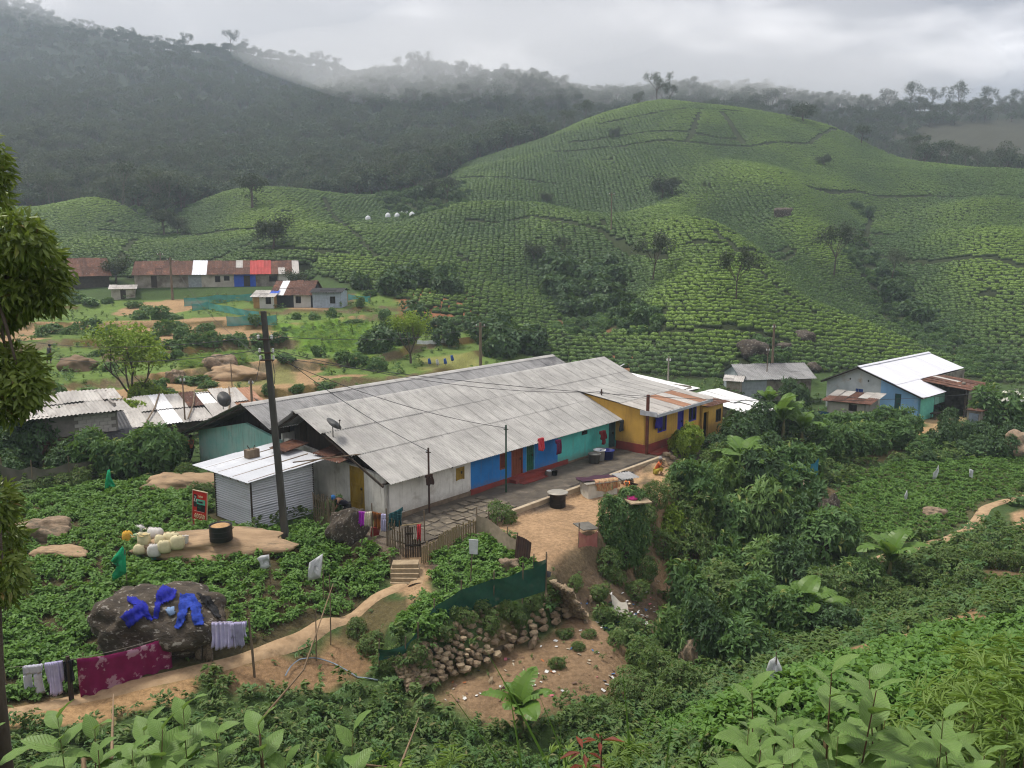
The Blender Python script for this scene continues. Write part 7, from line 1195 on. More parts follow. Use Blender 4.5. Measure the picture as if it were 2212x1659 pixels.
# ---------------------------------------------------------------- bananas
BANL = LM('banana_leaf_mat', (.10, .20, .03), (.15, .26, .05), trans=.4, rough=.4); BANS = M('banana_stem', (.16, .17, .07), (.12, .09, .045), 5, .7)
def banana_leaf(seed, torn=.35):
    """blade 1 m long along +x, arching, split along its veins"""
    rg = random.Random(seed); V, Fc = [], []; n = 14
    pos = lambda s: (s * (1 - .18 * s), 0, .42 * s - .62 * s * s)
    wd = lambda s: .20 * (math.sin(PI * min(1, s * .97 + .03)) ** .55)
    for sd in (1, -1):
        dr = 0
        for i in range(n):
            s0, s1 = i / n, (i + 1) / n
            if rg.random() < torn: dr = rg.uniform(-.02, .09)
            b = len(V)
            for s in (s0, s1): p = pos(s); w_ = wd(s); V.append(p); V.append((p[0] + .02, sd * w_ * .5, p[2] + .035)); V.append((p[0] + .04, sd * w_, p[2] + .03 - dr))
            g_ = .012 if dr else 0; V[b + 5] = (V[b + 5][0] - g_, V[b + 5][1], V[b + 5][2]); Fc += [(b, b + 3, b + 4, b + 1), (b + 1, b + 4, b + 5, b + 2)]
    me = bpy.data.meshes.new('leaf'); me.from_pydata(V, [], Fc); me.materials.append(BANL); me.update(); return me
BL = [banana_leaf(s, .15 + .12 * s) for s in range(4)]
def banana(label, p, h, n, ll, rz=0, seed=0, up=.9, group=None):
    rg = random.Random(seed); t = thing('banana_plant', label, 'banana plant', np.array(p) - [0, 0, .1], rz, group); MB().tube([(0, 0, -.2), (.02, 0, h * .5), (0, .02, h)], [.13 * h / 1.6 + .03, .10 * h / 1.6 + .02, .05], 8).build('stem', BANS, t)
    for i in range(n):
        a = i * 2.4 + rg.uniform(-.3, .3); el = up + .35 - .85 * (i / n) + rg.uniform(-.15, .15); el = max(el, -.1); l = ll * rg.uniform(.75, 1.1); add('leaf', BL[(i + seed) % 4], t, (0, 0, h * rg.uniform(.85, 1.)), (rg.uniform(-.3, .3), -el, a), (l, l * rg.uniform(1., 1.5), l))
for u, v, h, n, ll, lb, sd in ((1125, 1590, 1.0, 9, 1.7, 'banana plant with bright upright leaf below the dirt slope', 1), (1725, 1360, 1.1, 10, 1.9, 'bushy banana clump below the right footpath', 2), (1770, 1350, .8, 7, 1.5, 'smaller banana beside the bushy clump', 3), (1920, 1260, 1.3, 8, 2.2, 'tall banana on the bank below right field', 4), (1690, 960, 2.0, 8, 2.4, 'tall banana plant beside the white sheet roofs', 5), (1730, 970, 1.7, 6, 2.0, 'banana with bright young leaf beside the tall one', 6), (1600, 1075, 2.2, 8, 2.6, 'banana with large drooping leaf above the gully', 7), (1660, 915, 2.0, 6, 1.8, 'banana behind the yellow annex', 8)): banana(lb, atg(u, v), h, n, ll, sd, sd)
b = np.array([-3.1, 5.6, 0]); b[2] = h1(b[0], b[1]); banana('young banana with tall upright leaf among foreground plants', b, .9, 6, 1.2, 1.2, 9, 1.35)
b = np.array([-1.25, 5.0, 0]); b[2] = h1(b[0], b[1]); banana('small banana shoot among foreground leaves', b, .65, 4, .75, 1.2, 10, 1.4)
# ---------------------------------------------------------------- potatoes, weeds and grass as ground cover
def potato_mesh(seed):
    rg = np.random.default_rng(seed); n = 13; a = rg.uniform(0, 6.28, n); d = rg.uniform(0, .26, n); P = np.c_[d * np.cos(a), d * np.sin(a), rg.uniform(.12, .36, n) - d * .3]; A = unit(np.c_[np.cos(a) * d * 2, np.sin(a) * d * 2, np.ones(n)] + rg.normal(0, .3, (n, 3))); V, Fc = rosettes(P, A, rg, 6, .15, .085, .25, .3); return np_mesh('potato_plant', V, Fc, POTL)
def weed_mesh(seed, mat, blades=False):
    rg = np.random.default_rng(seed)
    if blades: n = 34; a = rg.uniform(0, 6.28, n); D = np.c_[np.cos(a) * rg.uniform(.1, .8, n), np.sin(a) * rg.uniform(.1, .8, n), np.ones(n)]; V, Fc = leaf_np(rg.normal(0, .05, (n, 3)) * [1, 1, 0], D, unit(np.c_[np.cos(a), np.sin(a), rg.uniform(.2, .6, n)]), rg.uniform(.18, .45, n), .022, bend=.35)
    else: n = 9; a = rg.uniform(0, 6.28, n); d = rg.uniform(0, .2, n); P = np.c_[d * np.cos(a), d * np.sin(a), rg.uniform(.04, .30, n)]; V, Fc = rosettes(P, unit(np.c_[P[:, :2], np.full(n, .4)]), rg, 5, .11, .045, .3, .3)
    return np_mesh('weed', V, Fc, mat)
POTP = [potato_mesh(400 + s) for s in range(4)]; WDP = [weed_mesh(410, WEEDL), weed_mesh(411, WEEDL), weed_mesh(412, BUSHM), weed_mesh(413, WEEDL, True), weed_mesh(414, DRYL, True), weed_mesh(415, WEEDL, True)]
HOUSES = [rect(-1.2, 26, -2.9, 18.2), rect(25.4, 29, -2.6, 12), rect(-4.5, -.9, 4.15, 7.4)]
FIELDS = []
def field(name, label, poly, dens, rows=None, smin=.8, smax=1.25, gaps=.0, excl=(), seed=0):
    P = np.array(poly); lo, hi = P.min(0), P.max(0); n = int((hi - lo).prod() * dens)
    if rows:
        ang, sp, step = rows; d = np.array([math.cos(ang), math.sin(ang)]); nn_ = np.array([-d[1], d[0]]); c = (lo + hi) / 2; rad = np.linalg.norm(hi - lo) / 2; A_, B_ = np.meshgrid(np.arange(-rad, rad, step), np.arange(-rad, rad, sp)); q = c + A_.ravel()[:, None] * d + B_.ravel()[:, None] * nn_ + RNG.normal(0, .06, (A_.size, 2))
    else: q = RNG.uniform(lo, hi, (n, 2))
    x, y = q.T; k = sdist(x, y, P) + vnoise(x, y, .9, 71) * .5 < 0
    for h in HOUSES: k &= sdist(x, y, h) > .15
    for l, w_ in PW: k &= ldist(x, y, l) > w_ * .5 + .12
    for cx_, cy_, rx_, ry_ in excl: k &= ((x - cx_) / rx_) ** 2 + ((y - cy_) / ry_) ** 2 > 1
    if gaps: k &= vnoise(x, y, 1.1, 72 + seed) > -.5 + gaps
    FIELDS.append(P); x, y = x[k], y[k]; m_ = len(x); scatter(name, label, np.c_[x, y, hz(x, y) - .05], rrot(m_, .15), RNG.uniform(smin, smax, m_) * (1 + vnoise(x, y, 2.5, 73) * .35), RNG.integers(0, 4, m_), POTP); return m_
ex = []
for o in list(COL.objects):
    if o.name.startswith('boulder') and o.parent is None and o.location.y < 45: ex.append((o.location.x, o.location.y, o.scale.x * .46, o.scale.y * .46))
LF = gpoly([(0, 1085), (60, 1075), (200, 1050), (330, 1045), (400, 1062), (450, 1080), (455, 1130), (540, 1150), (690, 1130), (735, 1150), (760, 1175), (800, 1185), (850, 1205), (858, 1240), (850, 1275), (785, 1312), (705, 1358), (625, 1398), (545, 1425), (430, 1448), (330, 1480), (150, 1515), (0, 1545), (-80, 1560), (-80, 1090)])
print('potato', field('potato_field', 'dense green potato plants in the field around the boulder', LF, 7.5, None, .85, 1.35, 0, ex), field('potato_terrace', 'potato plants on the small terrace behind the green net', gpoly([(925, 1205), (1000, 1168), (1050, 1165), (1100, 1195), (1135, 1218), (1178, 1240), (1080, 1275), (990, 1322), (900, 1385), (845, 1400), (850, 1370), (905, 1300)]), 8, None, .85, 1.3, 0, ex),
      field('potato_rows', 'potato rows in the right-hand field below the white roofed house', gpoly([(1845, 1015), (1950, 1000), (2080, 1000), (2240, 985), (2240, 1055), (2140, 1080), (2110, 1120), (2050, 1150), (1950, 1175), (1850, 1180), (1800, 1150), (1810, 1080)]), 5, (R(-20), .85, .26), .85, 1.2, .0, ex), field('potato_slope', 'potato plants on the slope below the camera on the right', gpoly([(1700, 1480), (1830, 1425), (2000, 1372), (2240, 1330), (2240, 1420), (2240, 1560), (1900, 1640), (1500, 1640), (1400, 1560), (1500, 1530), (1620, 1500)]), 9, None, .85, 1.3, 0.02))
# weeds wherever the ground is green, thinning with distance
kv = np.where((tcol[:, 1] > tcol[:, 0] * 1.12) & (tyy > .5) & (tyy < 118) & (tx > -1.0 * tyy - 4) & (tx < 1.0 * tyy + 4) & (tyy < lo_ + 2))[0]
kn = kv[tyy[kv] < 26]; km = kv[(tyy[kv] > 24) & (tyy[kv] < 62) & (tx[kv] > 2)]; kv = np.r_[RNG.choice(km, min(len(km), 8000), replace=False), RNG.choice(kn, min(len(kn), 9000), replace=False), RNG.choice(kv, min(len(kv), 11000), replace=False)]; x, y = tx[kv] + RNG.normal(0, .15, len(kv)), tyy[kv] + RNG.normal(0, .2, len(kv)); k = np.ones(len(x), bool)
for P in FIELDS: k &= sdist(x, y, P) > -.2
for h in HOUSES: k &= sdist(x, y, h) > .1
for l, w_ in PW: k &= ldist(x, y, l) > w_ * .5
x, y = x[k], y[k]; m_ = len(x); sz = RNG.uniform(.7, 1.5, m_) * (1 + np.clip(y / 60, 0, .8)) * np.where(y < 9, .75, 1); scatter('weeds', 'tangled weeds and grass over the banks and slopes', np.c_[x, y, hz(x, y) - .03], rrot(m_, .15), sz, np.where(y > 13, RNG.choice(3, m_), RNG.choice(6, m_, p=[.26, .24, .2, .14, .04, .12])), WDP); print('weeds', m_)
kd = RNG.choice(np.where((tyy > 20) & (tyy < 40) & (tcol[:, 0] > tcol[:, 1] * 1.15) & (np.abs(tx) < 14))[0], 260, replace=False); x, y = tx[kd], tyy[kd]; k = np.ones(len(x), bool)
for h in HOUSES + [rect(2, 17, -7.5, -2)]: k &= sdist(x, y, h) > .2
for l, w_ in PW: k &= ldist(x, y, l) > w_ * .5
x, y = x[k], y[k]; scatter('dry_tufts', 'sparse tufts on the bare earth', np.c_[x, y, hz(x, y) - .02], rrot(len(x)), RNG.uniform(.3, .8, len(x)), RNG.choice([0, 1, 2], len(x)), WDP)
# young crop on the green terraces
for nm, pl in (('terrace_crop', [(625, 705), (795, 693), (800, 765), (640, 758)]), ('terrace_beds', [(385, 772), (528, 762), (540, 798), (392, 798)])):
    P = np.array(gpoly(pl)); lo, hi = P.min(0), P.max(0); q = RNG.uniform(lo, hi, (900, 2)); q = q[sdist(q[:, 0], q[:, 1], P) < 0]; scatter(nm, 'young green crop on the terrace beds' if nm == 'terrace_beds' else 'bright green crop on the terrace lawn', np.c_[q, hz(q[:, 0], q[:, 1])], rrot(len(q)), RNG.uniform(.8, 1.3, len(q)), RNG.integers(0, 2, len(q)), [weed_mesh(430, LIMEL), weed_mesh(431, POTL)])

# scrub in the bare gullies of the tea
P = []
for g_ in TEA_GAPS:
    g_ = np.array(g_); lo, hi = g_.min(0), g_.max(0); q = RNG.uniform(lo, hi, (int((hi - lo).prod() * .35) + 20, 2)); P.append(q[sdist(q[:, 0], q[:, 1], g_) < 2])
q = RNG.uniform([-95, 200], [40, 250], (900, 2)); uq = CX + F * q[:, 0] / (q[:, 1] * .987); P.append(q[(q[:, 1] > tea_lim(uq)[1] - 1) & (q[:, 1] < tea_lim(uq)[1] + 14)])
q = np.concatenate(P); n = len(q); scatter('gully_scrub', 'low scrub in the gullies between the tea fields', np.c_[q, hz(q[:, 0], q[:, 1]) - .1], rrot(n), RNG.uniform(.4, 1.1, n), RNG.integers(0, 6, n), [b_[0] for b_ in BSH['far']] + [b_[0] for b_ in BSH['farg']]); print('scrub', n)

# ================================================================ plants right in front of the camera
def fg_mat():
    m = LM('velvet_leaf', (.11, .22, .045), (.21, .34, .085), (.26, .22, .06), trans=.35, rough=.5, p3=.95); nt = m.node_tree; b = nt.nodes['Principled BSDF']; tc = nt.nodes.new('ShaderNodeTexCoord'); sp = nt.nodes.new('ShaderNodeSeparateXYZ'); nt.links.new(tc.outputs['Object'], sp.inputs[0])
    def mth(op, a, b_=None):
        q = nt.nodes.new('ShaderNodeMath'); q.operation = op
        for i, v in enumerate((a, b_)):
            if v is None: continue
            if isinstance(v, (int, float)): q.inputs[i].default_value = v
            else: nt.links.new(v, q.inputs[i])
        return q.outputs[0]
    ph = mth('SUBTRACT', mth('MULTIPLY', sp.outputs[0], 11.), mth('MULTIPLY', mth('ABSOLUTE', sp.outputs[1]), 13.)); fr_ = mth('ABSOLUTE', mth('SUBTRACT', mth('FRACT', ph), .5)); vein = _ramp(nt, fr_, .0, .16)          # side veins
    src = b.inputs['Base Color'].links[0].from_socket; blot = _ramp(nt, _noise(nt, tc.outputs['Object'], 5., 6, .6), .4, .7); c = _mix(nt, vein, (.27, .36, .13), _mix(nt, blot, src, _mix(nt, .4, src, (.08, .14, .04)))); nt.links.new(c, b.inputs['Base Color'])
    bp = nt.nodes.new('ShaderNodeBump'); bp.inputs['Strength'].default_value = .5; bp.inputs['Distance'].default_value = .02; nt.links.new(mth('MULTIPLY', vein, 1.), bp.inputs['Height']); nt.links.new(bp.outputs[0], b.inputs['Normal']); return m
VEL = fg_mat(); VEIN = M('leaf_rib', (.30, .38, .17), (.26, .33, .14)); FST = M('woody_stem', (.10, .045, .03), (.13, .09, .05), 6, .8); GST = M('green_stem', (.16, .2, .07), (.14, .12, .05), 5, .7)
def big_leaf(seed, w_=.36, tip=1.25):
    rg = random.Random(seed); V, Fc = [], []; nu, nv = 10, 6; bend = rg.uniform(.12, .4); tw = rg.uniform(-.25, .25)
    for i in range(nu + 1):
        s = i / nu; hw_ = w_ / 2 * (math.sin(PI * s ** .85) ** .8) * (1 - .25 * s ** 3); z0 = .06 * s - bend * s * s
        for j in range(nv + 1): t = j / nv * 2 - 1; V.append((s - .05 * s * s, hw_ * t + tw * .1 * s * s, z0 + .16 * hw_ * abs(t) ** .8 + tw * .12 * t * s * w_ + .012 * math.sin(s * 22 + abs(t) * 3) * abs(t)))
    for i in range(nu):
        for j in range(nv): q = i * (nv + 1) + j; Fc.append((q, q + nv + 1, q + nv + 2, q + 1))
    me = bpy.data.meshes.new('leaf'); me.from_pydata(V, [], Fc); me.materials.append(VEL)
    for p in me.polygons: p.use_smooth = True
    me.update(); m = MB(); m.tube([(s - .05 * s * s, tw * .1 * s * s, .06 * s - bend * s * s - .004) for s in (0, .25, .5, .75, .97)], [.014, .011, .008, .005, .002], 4); return me, m.mesh('midrib', VEIN)
FGL = [big_leaf(s, .46 + .05 * (s % 3)) for s in range(6)]
def leafy(label, p, h, heads, ll, group, seed, name='leafy_plant', lean=(0, 0)):
    """upright stems, each ending in a whorl of large leaves"""
    rg = random.Random(seed); t = thing(name, label, 'plant', p, 0, group)
    for k in range(heads):
        a = rg.uniform(0, 6.28); d = rg.uniform(.02, .22) * (k > 0); tp = np.array([d * math.cos(a) + lean[0], d * math.sin(a) + lean[1], h * rg.uniform(.75, 1.)]); MB().tube([(0, 0, -.15), tuple(tp * [.5, .5, .55]), tuple(tp)], [.008, .006, .002], 5).build('stem', FST if k % 2 else GST, t)
        n = rg.choice((8, 9, 11))
        for i in range(n):
            f = i / n; an = i * 2.4 + rg.uniform(-.3, .3); el = .85 - 1.0 * f + rg.uniform(-.2, .2); l = ll * (.45 + .7 * f) * rg.uniform(.85, 1.15); z = tp * (1 - .34 * f * rg.uniform(.6, 1)); me, rib = FGL[rg.randrange(6)]; o = add('leaf', me, t, tuple(z), (rg.uniform(-.35, .35), -el, an), l); add('midrib', rib, o)
def gnd(x, y): return np.array([x, y, h1(x, y)])
def pxy(u, y): return ((u - CX) / F * y * 1.06, y)
rg = random.Random(3)
def put(u, y, vtop, heads, ll, lab, grp, seed):
    """a plant standing y metres out whose top reaches the given row"""
    x, yy = pxy(u, y); g_ = gnd(x, yy); tp = atY(u, vtop, yy); leafy(lab, g_, max(.25, tp[2] - g_[2]), heads, ll, grp, seed)
LR = 'broad velvety-leaved plant in front of the right potato slope'; LL_ = 'broad velvety-leaved plant below the purple blanket'; LB = 'leafy plant at the foot of the foreground slope'
for i, (u, y, v, hd_, ll) in enumerate(((1690, 3.3, 1425, 2, .27), (1810, 3.1, 1440, 3, .27), (1610, 3.0, 1530, 3, .23), (1720, 2.9, 1540, 3, .23), (1830, 3.0, 1550, 3, .25), (1990, 3.2, 1480, 3, .26), (1920, 2.8, 1590, 2, .22), (2060, 2.9, 1540, 2, .23), (2130, 3.0, 1600, 2, .23), (2195, 2.9, 1570, 2, .24), (1650, 2.7, 1610, 2, .2), (1780, 2.6, 1620, 2, .2), (2010, 2.6, 1630, 2, .2), (1540, 2.9, 1600, 1, .18), (1880, 3.4, 1520, 1, .2), (2100, 3.6, 1600, 2, .25), (2210, 2.7, 1640, 2, .22))): put(u, y, v, hd_ + (i % 2), ll * 1.0, LR, 'velvety plants in the right foreground', 500 + i)
for i, (u, y, v, hd_, ll) in enumerate(((215, 4.0, 1470, 3, .34), (300, 4.2, 1440, 3, .34), (130, 3.9, 1530, 3, .30), (380, 4.0, 1520, 3, .32), (60, 3.8, 1570, 3, .28), (450, 3.9, 1560, 3, .28), (260, 3.7, 1600, 2, .28), (170, 3.6, 1630, 2, .24), (600, 3.6, 1545, 3, .28), (680, 3.5, 1590, 3, .26), (540, 3.5, 1630, 1, .22), (350, 3.5, 1630, 2, .24), (20, 3.7, 1650, 1, .22))): put(u, y, v, hd_, ll, LL_, 'velvety plants in the left foreground', 540 + i)
# bushes behind them on the slope, rising into view
for i, (u, y, s, kd, hz_) in enumerate(((470, 10.5, 1.2, 'dark', 1.5), (560, 11.5, 1.3, 'broad', 1.6), (650, 13, 1.4, 'broad', 1.9), (740, 13.5, 1.3, 'dark', 1.7), (700, 16, 1.2, 'broad', 1.6), (780, 16.5, 1.2, 'broad', 1.9), (860, 15, 1.3, 'dark', 1.6), (920, 15.5, 1.0, 'broad', 1.3), (830, 12, 1.1, 'fine', 1.2), (620, 9, 1.0, 'fine', 1.2), (520, 8, .9, 'fine', 1.1), (400, 9.5, 1.1, 'broad', 1.4), (330, 11, 1.1, 'broad', 1.3), (900, 11, 1.0, 'fine', 1.0), (990, 12.5, .9, 'fine', .9), (740, 8.5, .9, 'fine', 1.0), (250, 9, 1.0, 'dark', 1.3), (120, 8, 1.0, 'broad', 1.3), (30, 8.5, 1., 'broad', 1.2), (1030, 15.5, 1.0, 'broad', 1.2), (1080, 14.5, .9, 'broad', 1.1), (1190, 15, .9, 'broad', 1.0), (1240, 16, .9, 'fine', .9), (1160, 17, .8, 'broad', .9), (1010, 10, .8, 'fine', .8), (640, 18, .8, 'broad', 1.0), (830, 19.5, .9, 'broad', 1.3), (870, 18, .9, 'broad', 1.2))):
    x, yy = pxy(u, y); bush(kd, gnd(x, yy), s, 'leafy bush on the steep slope below the washing lines and wall', 'bushes on the near slope', hz_)
bushes('fine', 'weedy bush beside the dirt slope above the banana', 'weeds by the dirt slope', [(1400, 1450, .9, 1.1), (1430, 1480, 1., 1.2), (1380, 1490, .8), (1350, 1510, .7), (1300, 1540, .6), (1270, 1560, .7), (1460, 1500, 1., 1.1), (1330, 1560, .7), (1420, 1530, .8), (1390, 1410, .6), (1220, 1375, .4), (1270, 1375, .35), (1330, 1390, .5), (850, 1440, .7), (800, 1400, .6), (770, 1370, .5), (900, 1420, .5), (1060, 1355, .5), (1100, 1330, .5), (1150, 1310, .5), (1190, 1300, .5), (920, 1440, .5), (1000, 1340, .55), (1040, 1320, .5), (1120, 1345, .45), (960, 1380, .5), (1250, 1400, .35), (1200, 1440, .4), (1120, 1500, .45), (1300, 1340, .6), (1350, 1370, .6), (1290, 1290, .6), (1370, 1290, .7), (1240, 1270, .5)])
# feathery mugwort on the right, long grass blades, a red shoot
def feathery(seed):
    r_ = np.random.default_rng(seed); n = 26; P = np.c_[r_.normal(0, .12, (n, 2)), r_.uniform(.15, .75, n)]; V, Fc = rosettes(P, unit(np.c_[P[:, :2] * 1.5, np.full(n, .5)]), r_, 9, .13, .022, .35, .15); return np_mesh('foliage', V, Fc, LM('mugwort_leaf', (.13, .22, .04), (.22, .33, .07), trans=.4))
FTH = [feathery(s) for s in (1, 2, 3)]
for i, (u, y, vt) in enumerate(((2100, 4.2, 1400), (2160, 4.0, 1420), (2205, 4.3, 1380), (2050, 4.4, 1460), (2180, 3.7, 1470), (2120, 3.8, 1490), (2080, 3.9, 1520), (2215, 3.5, 1520), (1985, 4.3, 1540), (1350, 4.5, 1600), (1250, 4.6, 1630), (960, 4.3, 1630), (860, 4.4, 1640))): x, yy = pxy(u, y); g_ = gnd(x, yy); h = atY(u, vt, yy)[2] - g_[2]; t = thing('mugwort', 'pale feathery-leaved weed at the edge of the foreground', 'weed', g_, i * 1.3, 'feathery weeds in the foreground', (1,) * 3); add('foliage', FTH[i % 3], t, (0, 0, max(0, h - .45)), None, .6); MB().tube([(0, 0, -.1), (.02, 0, max(.5, h - .1))], [.012, .005], 5).build('stem', GST, t)
BLD = LM('grass_blade', (.10, .22, .04), (.14, .28, .06), trans=.4)
for i, (u, y, vt, lean) in enumerate(((1390, 4.6, 1400, -.22), (1415, 4.5, 1440, .05), (1360, 4.4, 1500, -.3), (1195, 4.4, 1480, .02), (1180, 4.3, 1560, -.35), (1430, 4.3, 1540, .25))):
    x, yy = pxy(u, y); g_ = gnd(x, yy); h = atY(u, vt, yy)[2] - g_[2]; t = thing('grass_blades', 'tall bright sword-like grass rising from the lower foreground', 'grass', g_, 0, 'tall foreground grass'); 
    for k in range(3):
        l = lean + (k - 1) * .12; m = MB(); pts = [(l * s ** 1.6 * h * (1 if k < 2 else 1.2), .02 * k, h * s * (1 - .12 * k)) for s in np.linspace(0, 1, 9)]
        for j, p in enumerate(pts): w_ = .018 * (1 - (j / 8) ** 2) + .001; m.v += [(p[0] - w_, p[1], p[2]), (p[0], p[1] + .006, p[2]), (p[0] + w_, p[1], p[2])]
        for j in range(8): q = j * 3; m.f += [(q, q + 1, q + 4, q + 3), (q + 1, q + 2, q + 5, q + 4)]
        m.build('blade', BLD, t, True)
REDL = LM('red_leaf', (.14, .02, .015), (.22, .05, .025), trans=.35); x, yy = pxy(1305, 4.4); g_ = gnd(x, yy); h = atY(1300, 1590, yy)[2] - g_[2]; t = thing('red_shoot', 'small red-leaved shoot in the lower foreground', 'plant', g_); r_ = np.random.default_rng(4); n = 10; P = np.c_[r_.normal(0, .05, (n, 2)), np.linspace(.45, 1., n) * h]; V, Fc = rosettes(P, np.tile([[0, 0, 1.]], (n, 1)), r_, 5, .12, .03, .2, .3); add('foliage', np_mesh('foliage', V, Fc, REDL), t); MB().tube([(0, 0, -.1), (0, 0, h)], [.01, .005], 5).build('stem', FST, t)
for i, (u0, v0, u1, v1, y, lb) in enumerate(((560, 1560, 720, 1260, 7.5, 'long dry arching twig in front of the path'), (770, 1650, 905, 1550, 4.5, 'dry pale twig slanting over foreground weeds'), (180, 1640, 245, 1500, 3.9, 'bent dry stalk among the left foreground leaves'))): a, b_ = atY(u0, v0, y), atY(u1, v1, y + 1.); c = (a * .5 + b_ * .5) + [.05, 0, -.22]; tag(MB().tube([tuple(a - [0, 0, .5]), tuple(a), tuple(c), tuple(b_)], [.014, .013, .010, .004], 5).build('dry_twig', M('dry_twig', (.26, .18, .11)), None, True), lb, 'twig')
a = atg(*r5(560, 890)); line('water_hose', 'pale blue-grey water hose looping over the earth bank', [atg(*r5(30, 990)) + [0, 0, .1], atg(*r5(60, 940)) + [0, 0, .12], atg(*r5(110, 900)) + [0, 0, .12], atg(*r5(200, 890)) + [0, 0, .1], atg(*r5(300, 915)) + [0, 0, .06], atg(*r5(430, 990)) + [0, 0, .05], atg(*r5(540, 1005)) + [0, 0, .05]], .024, -.02, M('hose', (.22, .27, .33)), 'hose')
for u, v, h, lb in (((r5(200, 890))[0], r5(200, 890)[1], 1.9, 'thin bare stake beside the footpath'), (*r5(280, 800), 2.6, 'tall brown sapling stem over the path')): stick('stake', lb, atg(u, v), h, .022, (.05, 0))
# ---------------------------------------------------------------- litter in the gully
RUB = [M('rubbish_white', (.6, .6, .58)), M('rubbish_pink', (.5, .15, .18)), M('rubbish_blue', (.05, .14, .3)), M('rubbish_brown', (.16, .1, .07)), M('rubbish_orange', (.4, .14, .05)), M('rubbish_cream', (.45, .4, .3))]
lm = MB(); rg = np.random.default_rng(8); V, Fm, Fc = [], [], []
for i in range(330):
    if i < 220: u, v = rg.normal(1350, 45), rg.normal(1330, 30)
    else: u, v = rg.uniform(960, 1390), rg.uniform(1370, 1520)
    p = atg(u, v); s = rg.uniform(.03, .10); a = rg.uniform(0, 6.28); d1_ = np.array([math.cos(a), math.sin(a), rg.uniform(-.4, .4)]) * s; d2_ = np.array([-math.sin(a), math.cos(a), rg.uniform(-.3, .5)]) * s * rg.uniform(.4, .9); b = len(V); p = p + [0, 0, .03]; V += [p - d1_ - d2_, p + d1_ - d2_ * .6, p + d1_ * .8 + d2_, p - d1_ + d2_ * .9]; Fc.append((b, b + 1, b + 2, b + 3)); Fm.append(rg.choice(6, p=[.3, .06, .07, .32, .07, .18]))
o = add('litter', np_mesh('litter', np.array(V), np.array(Fc), RUB, False, Fm)); o['kind'] = 'stuff'; o['label'] = 'scattered plastic and paper litter on the earth slope'
p = atg(1340, 1330); o = MB().grid(lambda u, v: (-.35 + .7 * u, .1 * math.sin(u * 4), .75 * v - .5 * u + .06 * math.sin(u * 9 + v * 5)), 10, 6).build('white_sack_rag', cloth_m('dirty_white_rag', (.5, .47, .4)), None, True, loc=p + [0, 0, .25], rot=(-.7, .2, .4)); tag(o, 'torn white sack lying on the rubbish slope', 'rag')
for i, (u, v, s) in enumerate(((1225, 1330, .5), (1250, 1320, .4), (1265, 1345, .35), (1235, 1300, .45), (1085, 1490, .35), (1275, 1300, .5), (1060, 1475, .4), (1150, 1395, .7), (1180, 1290, .4))): o = add('loose_stone', STN[i % 6], None, atg(u, v) + [0, 0, s * .12], (i, i * .3, i), (s, s * .8, s * .7)); tag(o, 'loose tan stone on the earth below the wall', 'stone', 'loose stones by the wall')
for i, (u, v) in enumerate(((1440, 985), (1452, 992), (1465, 1000), (1430, 998), (1448, 1006), (1475, 1008))): o = add('kerb_block', STN[i % 6], None, atg(u, v) + [0, 0, .1], (0, 0, i), (.55, .4, .5)); tag(o, 'rough stone block in the low wall behind the squatting woman', 'stone', 'stones of the low yard wall')
